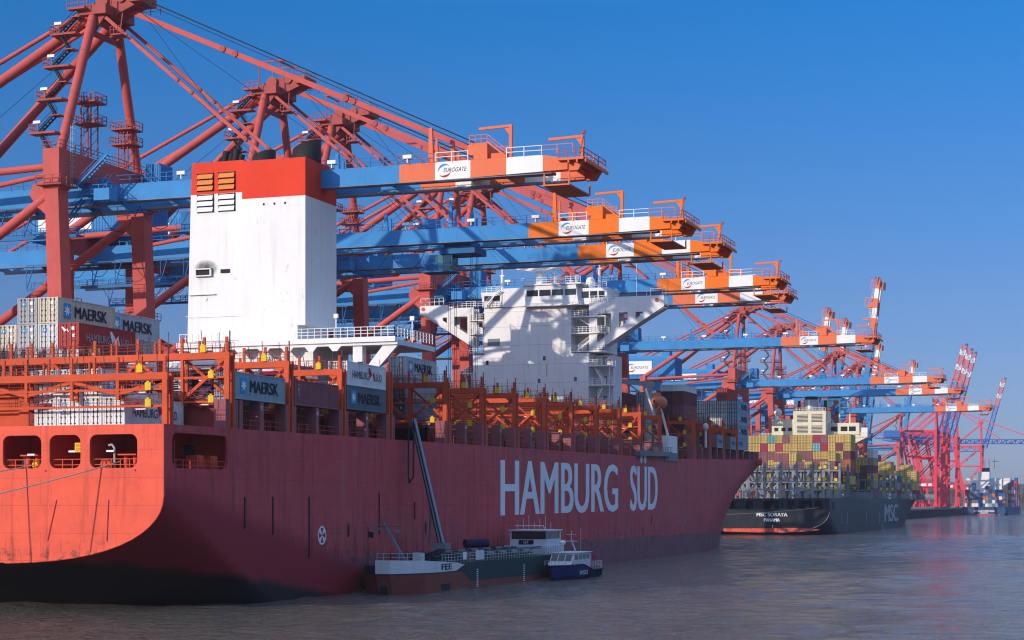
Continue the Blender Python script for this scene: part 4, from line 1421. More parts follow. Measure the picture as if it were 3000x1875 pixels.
g = G(); g.box(-119.5, -113.2, YS + 2.2, YS + 3.0, 19.98, 25.4); g.box(-113.6, -112.4, YS + 1.9, YS + 2.1, 19.98, 24.0); g.build("stern_bulkhead", M_frame, ship)
# life lights
g = G()
for x, z in ((-102.3, 17.2), (-106.9, 17.2), (-112.0, 16.9)):
    g.box(x, x + 0.9, YS + 1.1, YS + 1.3, z, z + 0.2)
g.build("strip_light", M_white, md)

# main deck, coaming and hatch covers
g = G()
vs = [(XS, 176, zd(176)), (XS, 440, zd(440)), (XP, 440, zd(440)), (XP, 176, zd(176))]
g.add(vs, [(0, 1, 2, 3)])
row = [bow_row(t / 22)[0] for t in range(23)]
vs = row + [(2 * XC - x, y, z) for x, y, z in row[::-1][1:]]
g.add([(x, y, z - 0.9) for x, y, z in vs], [tuple(range(len(vs)))])
g.box(XP + .4, XS - .4, YS + .4, 176, 19.72, 19.95)
deck = g.build("main_deck", M_frame_dk, ship)
g = G()
for y0, y1 in ((176.5, 217.5), (239, 362), (382, 455)):
    for x0, x1 in ((XS - 3.6, XS - 3.3), (XP + 3.3, XP + 3.6)):
        g.prism([(y0, zd(y0)), (y1, zd(y1)), (y1, zd(y1) + 2.3), (y0, zd(y0) + 2.3)], 'x', x0, x1)
    g.prism([(y0, zd(y0) + 2.3), (y1, zd(y1) + 2.3), (y1, zd(y1) + 3.1), (y0, zd(y0) + 3.1)], 'x', XP + 3.6, XS - 3.6)
for y in (174.45, 188.9, 203.4):
    g.box(XP + 1.5, XS - 1.6, y - 0.15, y, zd(y), zd(y) + 3.3)
g.build("hatch_coaming", M_frame_dk, deck)
g = G()
for y0, y1 in ((176.5, 217.5), (239, 362), (382, 455)):
    g.prism([(y0, zd(y0) + 2.3), (y1, zd(y1) + 2.3), (y1, zd(y1) + 2.38), (y0, zd(y0) + 2.38)], 'x', XS - 3.4, XS - 3.15)
g.build("coaming_edge", M_yellow, deck)
g = G()
for y0, y1 in ((176.5, 217.5), (239, 358), (382, 455)):
    g.rail((XS - 0.5, y0, zd(y0)), (XS - 0.5, y1, zd(y1)), 1.1, 2.4, 0.03)
g.build("deck_railing", M_frame, deck)
# clutter along the side deck
g = G()
rr = random.Random(4)
y = 178.0
while y < 452:
    if not (217 < y < 239) and not (362 < y < 382):
        h = rr.uniform(0.7, 1.9); w = rr.uniform(0.5, 1.6)
        x = XS - rr.uniform(1.4, 2.4)
        g.box(x - 0.5, x, y, y + w, zd(y), zd(y) + h, rr.choice((0, 0, 1)))
        if rr.random() < 0.5:
            g.tube((x, y + w + .4, zd(y) + 0.3), (x, y + w + 0.4, zd(y) + 1.4), 0.12, 6)
            g.tube((XS - 3.0, y, zd(y) + 1.3), (XS - 3.0, y + 2.5, zd(y) + 1.3), 0.12, 6)
    y += rr.uniform(1.6, 4.0)
o = g.build("deck_fitting", [M_frame_dk, M_steelgrey], deck); tag(o, kind="stuff")

# lashing bridges -------------------------------------------------
def lb_meshes(H, full=True, two=False):
    """frame standing on the deck at z=0, y=0..1.2, top girder at H"""
    g = G()
    cols = [XS - 0.35 - 5.6 * k for k in range(9)] + [XP + 0.35]
    for i, x in enumerate(cols):
        for y in (0.12, 1.08):
            wd = 0.62 if i in (0, 9) else 0.34
            g.box(x - wd / 2, x + wd / 2, y - 0.16, y + 0.16, 0 if i in (0, 9) else 2.6, H - 0.75)
    for y0, y1 in ((-0.06, 0.22), (0.98, 1.26)):
        g.box(XP, XS, y0, y1, H - 0.75, H)
    for y0 in (0.0, 1.12):
        for z in (H * 0.34, H * 0.66):
            g.box(XP + 0.7, XS - 0.7, y0, y0 + 0.08, z, z + 0.22)
    for k in range(18):
        x = XS - 0.4 - 2.8 * k
        g.box(x - 0.15, x + 0.15, 0.0, 0.22, H, H + 1.7)
        if k % 2: g.box(x - 0.7, x - 0.5, 0.0, 0.22, H, H + 1.3)
    # knee plates at the outer post
    g.prism([(XS - 0.7, H - 0.75), (XS - 1.9, H - 0.75), (XS - 0.7, H - 1.9)], 'y', 0.02, 0.22)
    frame = g
    gb = G()
    for k in range(9):
        xa = cols[k]; xb = cols[k + 1] if k < 9 else cols[9]
        za, zb = (H - 0.8, 3.2) if k % 2 == 0 else (3.2, H - 0.8)
        gb.beam((xa, 0.12, za), (xb, 0.12, zb), 0.2, 0.36)
        if k % 4 == 0:
            gb.beam((xa, 1.08, zb), (xb, 1.08, za), 0.2, 0.3)
    gr = G()
    for z in (H * 0.34 + 0.22, H * 0.66 + 0.22, H):
        gr.rail((XP + 0.4, -0.02, z), (XS - 0.1, -0.02, z), 1.15, 1.6, 0.022, 3)
        gr.rail((XP + 0.4, 1.22, z), (XS - 0.1, 1.22, z), 1.15, 2.8, 0.022, 2)
    gr.ladder((XS - 1.2, 0.6, 2.6), (XS - 1.2, 0.6, H + 1.0), 0.5, 0, (1, 0, 0))
    for s in range(4):
        x = XS - 3.6 - s * 11.2
        gr.stair((x, 0.6, 2.4), (x - 2.2, 0.6, H * 0.34 + .22), 0.6, axis=(0, 1, 0))
    gr.beam((XS - 0.3, 0.6, H), (XS - 0.3, 0.6, H + 2.4), 0.12, 0.12)
    # lashing rods parked on the top walkway
    gl = G(); r2 = random.Random(8)
    for k in range(34):
        x = XS - 0.8 - r2.random() * 48
        gl.beam((x, 0.5 + r2.random() * .6, H), (x + r2.uniform(-0.6, 0.6), 0.5 + r2.random() * .6, H + r2.uniform(1.4, 2.6)), 0.06, 0.06)
    gf = G()
    for k in range(5):
        for z in (H * 0.34 - 0.1, H * 0.66 - 0.1):
            x = XS - 4.0 - k * 10
            gf.box(x, x + 1.2, 0.3, 0.5, z - 0.15, z)
    ge = G()
    ge.box(-0.34, 0.34, -0.26, -0.08, 0, 0.8)
    ge.box(-0.14, 0.14, -0.28, -0.26, 0.75, 0.95)
    mf = frame.mesh("lashing_bridge", [M_frame], (XC, YS, WZ)); 
    return (mf, gb.mesh("brace", [M_frame], (XC, YS, WZ)), gr.mesh("railing", [M_frame_dk], (XC, YS, WZ)), gl.mesh("lashing_rod", [M_contdk], (XC, YS, WZ)), gf.mesh("strip_light", [M_white], (XC, YS, WZ)), ge.mesh("equipment_box", [M_yellow]))
LBM = {}
def lashing_bridge(y, H, z=None, name="lashing_bridge"):
    key = round(H, 1)
    if key not in LBM: LBM[key] = lb_meshes(H)
    mf, mb, mr, ml, mfl, me_ = LBM[key]
    zz = zd(y) if z is None else z
    o = child(name, mf, ship, (0, y, zz))
    child("brace", mb, o); child("railing", mr, o); child("lashing_rod", ml, o); child("strip_light", mfl, o)
    for (x, z) in ((XS - 2.2, H * 0.34), (XS - 2.2, H * 0.66), (XS - 3.2, H)):
        child("equipment_box", me_, o, (x - XC, -YS, z - WZ))
    return o
# low pedestals carrying the outer row of containers
def pedestal(y, num=None):
    g = G()
    z = zd(y)
    g.box(XS - 1.5, XS - 0.06, y - 0.42, y + 0.42, z, z + 3.2)
    p = g.build("pedestal", M_post, ship)
    if num:
        g = G(); put_text(g, num, 0.5, 0.5, lambda u, v: (XS - 0.05, y - 0.25 + u, z + 2.3 + v)); g.build("lettering", M_letter_w, p)
BR = [(160.1, 5.4, 19.97), (173.2, 8.4, None), (187.6, 8.4, None), (202.2, 8.4, None), (216.9, 8.4, None), (237.6, 8.8, None)] + [(y, 8.8, None) for y in (252.7, 267.4, 282.3, 297.0, 312.0, 327.0, 342.0, 357.0)]
BR += [(386.4, 8.8, None), (401.4, 8.8, None), (415.6, 8.4, None), (430.4, 8.2, None)]
for y, H, z in BR:
    lashing_bridge(y, H, z)
num = 72
for y, H, z in BR[1:]:
    pedestal(y - 0.35); pedestal(y + 1.6)
    if not (214 < y < 218) and y < 350 or y > 380:
        pedestal(y + 7.7, str(num)); num -= 4
for y in (176.0, 445.0, 450.5, 456.0): pedestal(y)
# numbers at the top of the end frame, forecastle
g = G()
g.box(XC - 14, XC + 14, 452, 452.5, 22.0, 27.0)
g.box(XC - 15, XC + 15.5, 456, 456.6, 21.8, 24.2)
for x in (-14, -7, 0, 7, 14):
    g.box(XC + x, XC + x + 0.6, 447, 460, 22, 28.6)
g.box(XC - 15, XC + 15, 447, 460, 28.0, 28.6)
for k in range(16):
    t = 8 + k * 0.85
    a = bow_row(t / 22)[0]
    g.box(a[0] - 0.7, a[0] - 0.3, a[1], a[1] + 0.4, a[2] - 0.9, a[2] + 0.9)
g.build("forecastle_frame", M_frame, ship)
g = G()
for x in (4, 8, 11):
    g.tube((XC + x, 460, 22.5), (XC + x + 1.6, 460, 22.5), 0.9, 12)
g.tube((XC, 474, 22.5), (XC, 474, 33), 0.35, 8)
g.beam((XC - 2, 474, 30), (XC + 2, 474, 30), 0.2, 0.2)
g.build("mooring_winch", M_frame, ship)
# name on the side
g = G()
def side_map(u, v):
    y = 260.0 + u
    return (XS + 0.03, y, 9.75 + 0.0062 * u + v)
put_text(g, "HAMBURG", 65.5, 8.9, side_map, 0, heavy=0.36, out=(0.006, 0, 0))
put_text(g, "SUD", 20.8, 8.9, lambda u, v: side_map(u + 73.8, v), 0, heavy=0.36, out=(0.006, 0, 0))
for dy in (82.2, 85.0):
    p = [(dy + 0.95 * math.cos(2 * pi * k / 14), 10.4 + 1.0 * math.sin(2 * pi * k / 14)) for k in range(14)]
    g.add([side_map(a, b) for a, b in p], [tuple(range(14))])
g.build("lettering", M_letter_lb, hull)
# thruster emblem, draught marks, drain holes, rubbing strips
g = G()
cy, cz = 196.4, 7.9
for q in arc_band((cy, cz), 0.95, 1.15, 0, 2 * pi, 28): g.add([(XS + 0.03, a, b) for a, b in q], [(0, 1, 2, 3)])
for k in range(4):
    a = k * pi / 2 + pi / 4
    pts_ = [(cy, cz), (cy + 0.96 * math.cos(a - 0.32), cz + 0.96 * math.sin(a - 0.32)), (cy + 0.96 * math.cos(a + 0.32), cz + 0.96 * math.sin(a + 0.32))]
    g.add([(XS + 0.03, p, q) for p, q in pts_], [(0, 1, 2)])
g.build("side_emblem", M_letter_lb, hull)
g = G()
for y, z0, z1 in ((183.4, 8.2, 12.6), (192.8, 5.2, 12.6), (213.5, 7.6, 13.2), (225.5, 9.6, 12.0), (176.6, 9.0, 12.5)):
    g.box(XS + 0.0, XS + 0.12, y - 0.07, y + 0.07, z0, z1)
for y in (204.0, 229.5, 350.0):
    p = [(y + 0.35 * math.cos(2 * pi * k / 12), 8.4 + 0.95 * math.sin(2 * pi * k / 12)) for k in range(12)]
    g.add([(XS + 0.03, a, b) for a, b in p], [tuple(range(12))])
g.build("side_fitting", M_black, hull)

# ---- funnel casing
FX0, FX1, FY0, FY1, FZ0, FZ1 = -127.6, -109.2, 221.0, 231.0, 33.4, 59.3
g = G()
# left (set back) part tapers slightly
g.prism([(-128.0, FZ0), (-119.0, FZ0), (-119.0, 55.4), (-127.4, 55.4)], 'y', FY0 + 0.5, FY1)
g.box(-119.0, FX1, FY0, FY1, FZ0 + 3.0, 54.3)
g.box(-119.0, -110.4, FY0 + 0.02, FY1, FZ0, FZ0 + 3.0)
fc = g.build("funnel_casing", M_shipwhite, ship)
g = G()
g.prism([(-127.4, 55.4), (-119.0, 55.4), (-119.0, 59.9), (-127.2, 59.9)], 'y', FY0 + 0.5, FY1)
g.box(-119.0, FX1, FY0, FY1, 54.3, FZ1 + 0.3)
g.build("funnel_band", M_funnel_red, fc)
for x in (-126.3, -122.9):
    for z, mt in ((57.2, M_orange), (54.2, M_white)):
        zz = z - 0.2
        g = G()
        g.box(x, x + 2.5, FY0 + 0.40, FY0 + 0.49, zz - 1.15, zz + 1.35, 1)
        for a, b in (((x - .05, zz - 1.2), (x, zz + 1.4)), ((x + 2.5, zz - 1.2), (x + 2.55, zz + 1.4))):
            g.box(a[0], b[0], FY0 + 0.32, FY0 + 0.5, a[1], b[1], 1)
        gr = g.build("louvre_frame", [M_white, M_black], fc)
        gr.color = (*ORANGE_A, 1)
        for k in range(3):
            g = G()
            z0 = zz - 1.1 + k * 0.82
            g.prism([(FY0 + 0.38, z0 + 0.66), (FY0 + 0.16, z0 + 0.04), (FY0 + 0.18, z0), (FY0 + 0.40, z0 + 0.60)], 'x', x + 0.02, x + 2.48)
            ob = g.build("louvre_slat", M_slat if mt is M_orange else M_white, gr)
for (x, y, z, r, h, tx) in ((-110.9, 225.0, 59.6, 2.0, 3.0, 1), (-117.9, 225.5, 59.6, 1.65, 2.2, 1)):
    g = G()
    n = 20
    vs = []
    for i in range(n):
        a = 2 * pi * i / n
        vs.append((x + r * math.cos(a), y + r * math.sin(a), z))
    for i in range(n):
        a = 2 * pi * i / n
        vs.append((x + r * 1.02 * math.cos(a), y + r * 1.02 * math.sin(a), z + h * (0.78 + 0.25 * math.cos(a) ) + 0.0))
    for i in range(n):
        a = 2 * pi * i / n
        vs.append((x + r * .88 * math.cos(a), y + r * .88 * math.sin(a), z + h * (0.78 + 0.25 * math.cos(a))))
    for i in range(n):
        a = 2 * pi * i / n
        vs.append((x + r * .88 * math.cos(a), y + r * .88 * math.sin(a), z))
    fs = []
    for b in range(3):
        for i in range(n):
            j = (i + 1) % n
            fs.append((b * n + i, b * n + j, (b + 1) * n + j, (b + 1) * n + i))
    g.add(vs, fs, 0, True)
    g.build("exhaust_pipe", M_black, fc)
for x, r, h in ((-124.2, 0.35, 1.0), (-123.4, 0.55, 1.9), (-122.5, 0.45, 1.5), (-121.7, 0.55, 2.1), (-120.9, 0.42, 1.3), (-125.6, 0.3, 0.5)):
    g = G(); g.tube((x, 224, 59.9), (x + 0.35, 224, 59.9 + h), r, 10); g.build("exhaust_pipe", M_black, fc)
g = G()
for k in range(3):
    g.tube((-115.6 + k * 1.65, FY0 - 0.02, 53.4), (-115.6 + k * 1.65, FY0 + 0.01, 53.4), 0.17, 10)
g.box(-126.4, -124.2, FY0 + 0.35, FY0 + 0.49, 44.0, 44.7); g.box(-122.6, -121.2, FY0 + 0.35, FY0 + 0.49, 44.2, 44.7)
g.build("vent_opening", M_black, fc)
g = G()
g.box(-126.6, -126.4, FY0 + 0.1, FY0 + 0.5, 43.9, 44.9); g.box(-124.2, -124.0, FY0 + 0.1, FY0 + 0.5, 43.9, 44.9); g.box(-126.6, -124.0, FY0 + 0.05, FY0 + 0.5, 44.75, 44.9)
g.box(-126.6, -124.0, FY0 + 0.05, FY0 + 0.5, 43.8, 43.95)
g.box(-127.6, -123.4, FY0 + 0.2, FY0 + 0.5, 41.2, 41.32); g.tube((-125.0, FY0 + 0.4, 40.6), (-125.0, FY0 + 0.5, 40.6), 0.25, 8)
for z in (38.2, 46.8, 49.6):
    g.box(-128 if z < 45 else -119.0, -110.6 if z < 45 else FX1, FY0 - 0.012, FY0 - 0.004, z, z + 0.05)
g.build("vent_hood", M_shipwhite, fc)
# soot around the side vent
def soot_mat():
    m = bpy.data.materials.new("soot_stain")
    ns, ls, b = nodes_of(m)
    tc = ns.new("ShaderNodeTexCoord").outputs["UV"]
    geo = ns.new("ShaderNodeNewGeometry").outputs["Position"]
    vm = ns.new("ShaderNodeVectorMath"); vm.operation = 'SUBTRACT'; vm.inputs[1].default_value = (-125.0, FY0, 44.9)
    ls.new(geo, vm.inputs[0])
    sc_ = ns.new("ShaderNodeVectorMath"); sc_.operation = 'MULTIPLY'; sc_.inputs[1].default_value = (0.5, 0.0, 0.75)
    ls.new(vm.outputs[0], sc_.inputs[0])
    ln_ = ns.new("ShaderNodeVectorMath"); ln_.operation = 'LENGTH'; ls.new(sc_.outputs[0], ln_.inputs[0])
    f = ramp(ns, ls, ln_.outputs[1], 1.0, 0.2)
    mm = ns.new("ShaderNodeMath"); mm.operation = 'MULTIPLY'; ls.new(f, mm.inputs[0]); ls.new(noise(ns, ls, geo, 1.6, 4, 0.7, (1, 1, 0.6)), mm.inputs[1])
    ls.new(mm.outputs[0], b.inputs["Alpha"])
    b.inputs["Base Color"].default_value = (0.10, 0.075, 0.06, 1); b.inputs["Roughness"].default_value = 0.9
    return m
g = G(); g.box(-127.3, -122.6, FY0 + 0.470, FY0 + 0.480, 43.4, 46.6); g.build("soot_stain", soot_mat(), fc)
# platform wings at the foot of the funnel
g = G()
g.box(-128.5, XS, 219.6, 233.0, 33.2, 33.9)
g.box(-128.5, XS - 0.2, 219.3, 219.6, 33.6, 34.3)
g.prism([(XS, 33.2), (XS - 2.2, 33.2), (XS - 6.2, 28.4), (XS - 4.6, 28.4)], 'y', 219.9, 220.6)
g.box(XS - 6.7, XS - 5.3, 219.9, 221.2, 22.8, 33.2)
g.box(-129.0, -108.0, 221.0, 232.5, 20.0, 33.2)
for k in range(7):
    x = -126.5 + k * 3.6
    g.prism([(x, 33.2), (x + 1.9, 33.2), (x + 1.3, 32.5), (x + 0.6, 32.5)], 'y', 219.35, 219.6)
ph = g.build("engine_casing", M_shipwhite, ship)
g = G()
for z in (0,):
    g.rail((-110.0, 219.4, 34.3), (XS - 0.3, 219.4, 34.3), 1.35, 1.0, 0.045, 3)
    g.rail((XS - 0.3, 219.4, 34.3), (XS - 0.3, 232.8, 34.3), 1.35, 1.1, 0.045, 3)
    g.rail((-128.0, 219.4, 34.3), (-121.0, 219.4, 34.3), 1.2, 1.0, 0.045, 2)
g.build("platform_railing", M_white, ph)
for x, y in ((-103.9, 219.7), (XS - 0.5, 226.0)):
    g = G(); g.tube((x, y, 33.9), (x, y, 37.2), 0.09, 6); g.box(x - 0.3, x + 0.3, y - 0.2, y + 0.2, 37.0, 37.6); g.build("deck_lamp", M_white, ph)
g = G(); g.box(-103.3, -101.3, 220.98, 221.0, 24.0, 31.0); g.box(-100.8, -100.0, 219.85, 219.9, 23, 31); g.build("casing_door", M_black, ph)
g = G(); put_text(g, "ORBITAL", 3.9, 0.5, lambda u, v: (-116.0 + u, 220.97, 31.4 + v)); g.build("lettering", M_letter_k, ph)

# ---- accommodation block with bridge
BY0, BY1 = 359.6, 370.4
def wbox(g, *a): g.box(*a)
g = G()
g.box(-134.8, -115.1, BY0, BY1, 43.6, 54.0)
g.box(-137.4, -111.2, BY0, BY1, 21.0, 43.6)
g.box(-135.0, -115.4, BY0 - 0.05, BY1, 52.9, 53.1)
acc = g.build("accommodation_block", M_shipwhite, ship)
for z in (49.6, 45.6, 41.4, 37.4, 33.2):
    g = G(); g.box(-137.2 if z < 43.6 else -134.7, -111.3 if z < 43.6 else -115.2, BY0 - 0.012, BY0 - 0.003, z, z + 0.06); g.build("deck_seam", M_grey, acc)
g = G()
g.prism([(-125.0, 53.95), (-113.2, 53.95), (-113.8, 58.2), (-125.6, 58.2)], 'y', BY0 - 0.8, BY1 - 1.0)
g.prism([(-134.8, 53.95), (-130.6, 53.95), (-130.6, 57.2), (-135.4, 57.2)], 'y', BY0 - 0.5, BY1 - 1.0)
g.box(-130.6, -125.2, BY0 - 0.3, BY1, 53.9, 57.9)
g.prism([(-113.2, 53.95), (-107.6, 53.95), (-107.2, 57.4), (-113.8, 57.4)], 'y', BY0 + 0.8, BY1 - 1.0)
g.box(-125.8, -112.6, BY0 - 1.1, BY1 - 0.5, 58.2, 58.5)
br = g.build("wheelhouse", M_shipwhite, acc)
for x0, x1, y, z0, z1 in [(-124.8 + k * 2.85, -124.8 + k * 2.85 + 2.55, BY0 - 0.83, 55.9, 57.2) for k in range(4)] + [(-134.6, -132.9, BY0 - 0.53, 55.2, 56.4), (-132.7, -131.0, BY0 - 0.53, 55.2, 56.4), (-113.0, -111.4, BY0 + 0.77, 55.3, 56.7), (-111.1, -109.5, BY0 + 0.77, 55.3, 56.7), (-109.2, -107.9, BY0 + 0.77, 55.3, 56.7)]:
    g = G(); g.box(x0, x1, y, y + 0.02, z0, z1)
    g.build("bridge_window", M_glass, br)
for (px0, z) in ((-134.4, 41.6), (-121.4, 42.2), (-122.6, 37.4), (-114.4, 37.6), (-119.8, 32.6), (-114.4, 32.8), (-134.4, 32.2)):
    g = G(); g.box(px0, px0 + 0.6, BY0 - 0.03, BY0 - 0.005, z, z + 0.9)
    g.build("porthole_window", M_glass, acc)
g = G(); g.box(-134.0, -131.2, BY0 - 0.03, BY0 - 0.005, 45.7, 47.2); g.build("louvre_panel", M_steelgrey, acc)
g = G()
for x, z0, z1 in ((-121.0, 33.2, 35.3), (-123.0, 33.6, 34.8), (-132.5, 33.4, 35.0), (-130.4, 33.6, 35.2), (-120.6, 40.2, 41.4)):
    w = 0.9 if x == -121.0 else 0.16
    g.box(x, x + w, BY0 - 0.012, BY0 - 0.004, z0 - 1.5, z1)
g.build("rust_stain", paint("rust_streak", (0.42, 0.24, 0.08), 0.8, 0.3, 0.3), acc)
# wings
for sg in (1, -1):
    g = G()
    if sg > 0:
        xa, xb = -111.2, XS
        g.plate = None
        pl = [(xa, 54.2), (-106.6, 54.2), (-105.0, 55.2), (XS, 55.2), (XS, 52.9), (-109.6, 43.8), (-111.2, 43.8)]
        hs = [[(-104.6, 51.9), (-102.7, 51.9), (-102.7, 49.9), (-104.6, 48.7)], [(-101.0, 51.9), (-99.4, 51.9), (-99.4, 51.3), (-101.0, 50.5)], [(-109.4, 51.8), (-106.3, 51.8), (-106.3, 48.0), (-109.4, 45.6)]]
    else:
        pl = [(-137.4, 54.2), (-143.3, 54.2), (-143.3, 54.9), (-150.0, 54.9), (-150.0, 53.0), (-148.2, 52.6), (-137.4, 45.8)]
        hs = [[(-143.6, 52.2), (-144.6, 52.2), (-144.6, 51.6), (-143.6, 50.9)], [(-138.8, 52.3), (-141.9, 52.3), (-141.9, 50.4), (-138.8, 48.4)]]
    plate(pl, hs, lambda u, v: (u, BY0 + 0.3, v), lambda u, v: (u, BY0 + 0.7, v), 0, g)
    plate(pl, hs, lambda u, v: (u, BY0 + 3.6, v), lambda u, v: (u, BY0 + 3.9, v), 0, g)
    x0, x1 = (-111.2, XS) if sg > 0 else (-150.0, -137.4)
    g.box(x0, x1, BY0 + 0.7, BY0 + 3.6, 53.2, 53.6)
    if sg > 0: g.beam((XS - 0.1, BY0 + 2.1, 52.7), (-110.6, BY0 + 2.1, 43.8), 3.0, 0.3)
    else: g.beam((-148.6, BY0 + 2.1, 52.6), (-137.6, BY0 + 2.1, 45.7), 3.0, 0.3)
    wg = g.build("bridge_wing", M_shipwhite, acc)
    g = G()
    if sg > 0:
        g.rail((-111.0, BY0 + 0.4, 54.2), (-105.2, BY0 + 0.4, 54.2), 1.4, 1.0, 0.05, 3)
        for x in (-98.6, -95.2):
            for y in (BY0 + 0.5, BY0 + 3.4): g.beam((x, y, 55.2), (x, y, 57.0), 0.1, 0.1)
        for y in (BY0 + 0.5, BY0 + 3.4): g.beam((-98.6, y, 57.0), (-95.2, y, 57.0), 0.1, 0.12)
    else:
        g.rail((-143.2, BY0 + 0.4, 54.2), (-137.0, BY0 + 0.4, 54.2), 1.3, 1.0, 0.05, 3)
        g.rail((-149.8, BY0 + 0.4, 54.9), (-144.4, BY0 + 0.4, 54.9), 1.6, 1.2, 0.05, 2)
    g.build("wing_railing", M_white, wg)
    g = G(); g.tube((XS - 1.6 if sg > 0 else -149.2, BY0 + 0.2, 54.2), (XS - 1.6 if sg > 0 else -149.2, BY0 + 0.28, 54.2), 0.42, 12); g.build("lifebuoy", M_ltred, wg)
# stair towers both sides
for x0, x1, zs in ((-115.1, -107.4, (44.0, 47.9, 51.4)), (-111.2, -106.4, (24.0, 28.2, 32.6, 36.8, 40.9)), (-138.2, -134.9, (44.4, 48.4, 51.4)), (-140.6, -137.5, (32.0, 36.0, 40.0))):
    for i, z in enumerate(zs):
        g = G(); g.box(x0, x1, BY0 - 0.2, BY0 + 4.2, z - 0.25, z)
        sp_ = g.build("stair_landing", M_shipwhite, acc)
        gr = G()
        gr.rail((x0, BY0 - 0.1, z), (x1, BY0 - 0.1, z), 1.25, 0.9, 0.045, 3)
        gr.rail((x1, BY0 - 0.1, z), (x1, BY0 + 4.0, z), 1.25, 1.0, 0.045, 3)
        gr.build("stair_railing", M_white, sp_)
        if i < len(zs) - 1:
            a, b = (x0 + 1.0, x1 - 1.4) if i % 2 == 0 else (x1 - 1.4, x0 + 1.0)
            g = G(); g.stair((a, BY0 + 0.7, z), (b, BY0 + 0.7, zs[i + 1]), 0.7, axis=(0, 1, 0)); g.build("stairway", M_white, sp_)
        if x1 - x0 > 4:
            g = G(); g.box(x0 + 2.0, x0 + 2.8, BY0 + 4.14, BY0 + 4.19, z + 0.1, z + 2.0); g.build("deck_door", M_steelgrey, sp_)
    g = G(); g.box(x1 - 0.2, x1 - 0.05, BY0 - 0.1, BY0 + 0.05, zs[0], zs[-1]); g.build("stair_post", M_shipwhite, acc)
    if x1 - x0 > 4:
        g = G(); g.box(x0, x1 - 0.6, BY0 + 4.2, BY1, zs[0] - 0.2, zs[-1] + 2.4); g.build("stair_trunk", M_shipwhite, acc)
# rails and gear on the roof
g = G()
g.rail((-125.8, BY0 - 1.0, 58.5), (-112.7, BY0 - 1.0, 58.5), 1.3, 1.1, 0.045, 3)
g.rail((-135.2, BY0 - 0.4, 57.2), (-130.8, BY0 - 0.4, 57.2), 1.2, 1.0, 0.045, 3)
g.rail((-113.0, BY0 + 0.9, 57.4), (-107.5, BY0 + 0.9, 57.4), 1.2, 1.0, 0.045, 3)
g.stair((-134.0, BY0 - 0.9, 54.2), (-130.8, BY0 - 0.9, 57.6), 0.8, axis=(0, 1, 0))
g.rail((-137.0, BY0 - 0.7, 54.0), (-130.8, BY0 - 0.7, 54.0), 1.2, 1.0, 0.045, 3)
g.rail((-124.8, BY0 - 1.0, 53.9), (-112.6, BY0 - 1.0, 53.9), 0.5, 2.0, 0.03, 1)
g.box(-125.2, -112.4, BY0 - 1.4, BY0, 53.7, 53.9)
g.build("roof_railing", M_white, acc)
g = G()
g.tube((-123.8, 365, 58.4), (-123.8, 365, 62.0), 0.95, 14)
g.prism([(-129.4, 62.9), (-117.6, 63.2), (-119.2, 62.6), (-122.8, 61.9), (-125.0, 61.9), (-128.6, 62.4)], 'y', 363.6, 366.4)
g.tube((-123.8, 365, 62.9), (-123.8, 365, 65.5), 0.35, 8)
g.tube((-120.6, 365, 58.5), (-120.6, 365, 66.0), 0.12, 6)
g.beam((-125.4, 365, 65.2), (-121.8, 365, 65.0), 0.25, 0.35)
g.rail((-129.0, 363.7, 62.9), (-118.0, 363.7, 63.0), 1.3, 0.9, 0.045, 3)
for x in (-127.6, -119.2): g.beam((x, 365, 63), (x, 365, 66.5), 0.12, 0.12)
g.build("radar_mast", M_shipwhite, acc)
for x, z, h in ((-132.6, 57.2, 7.6), (-110.4, 57.4, 8.4)):
    g = G(); g.tube((x, 365, z), (x, 365, z + h * .55), 0.34, 8); g.tube((x, 365, z + h * .55), (x, 365, z + h), 0.16, 6); g.box(x - 0.5, x + 0.5, 364.8, 365.2, z + h * .54, z + h * 0.57)
    g.build("antenna_mast", M_white, acc)
for x, z, r in ((-111.9, 58.6, 1.05), (-115.0, 60.0, 0.6), (-116.2, 58.9, 0.55)):
    g = G(); g.sphere((x, 363.4, z + r * .4), r); g.tube((x, 363.4, z - 1.2), (x, 363.4, z), r * 0.5, 8); g.build("radome", M_shipwhite, acc)
g = G(); g.tube((-101.6, 363, 55), (-101.6, 363, 68), 0.05, 5); g.build("whip_antenna", M_white, acc)
# provision crane and lifeboat forward of the block
g = G(); g.tube((-104.0, 381, 24), (-104.0, 381, 37.6), 0.9, 12); g.beam((-112.5, 381, 39.2), (-102.6, 381, 37.9), 0.9, 1.0); g.box(-105, -103, 380.2, 381.8, 36.6, 38.8); g.beam((-104, 381, 35), (-109, 381, 38.6), 0.3, 0.3)
g.ladder((-102.6, 380.3, 26), (-102.6, 380.3, 37), 0.6)
g.rail((-106.5, 379.5, 31.2), (-101, 379.5, 31.2), 1.2, 0.9, 0.045, 3); g.box(-106.5, -101, 379.5, 382, 31.0, 31.2)
g.build("provision_crane", M_grey, ship)
g = G()
n = 12
prof_ = [(0, 0.2), (0.5, 0.7), (1.3, 1.0), (2.4, 1.2), (5, 1.25), (7, 1.1), (7.8, 0.7), (8.2, 0.2)]
rws = [[(-97.6 + r * math.cos(2 * pi * i / n), 362.4 + y, 33.2 + r * 1.15 * math.sin(2 * pi * i / n)) for i in range(n)] for y, r in prof_]
vs = [p for r_ in rws for p in r_]
g.add(vs, [(a * n + i, a * n + (i + 1) % n, (a + 1) * n + (i + 1) % n, (a + 1) * n + i) for a in range(len(rws) - 1) for i in range(n)], 0, True)
g.box(-98.2, -97.0, 364.0, 366.0, 34.4, 35.1)
boat_ = g.build("lifeboat", paint("lifeboat_orange", (0.62, 0.17, 0.08), 0.4, 0.1, 0.1), None)
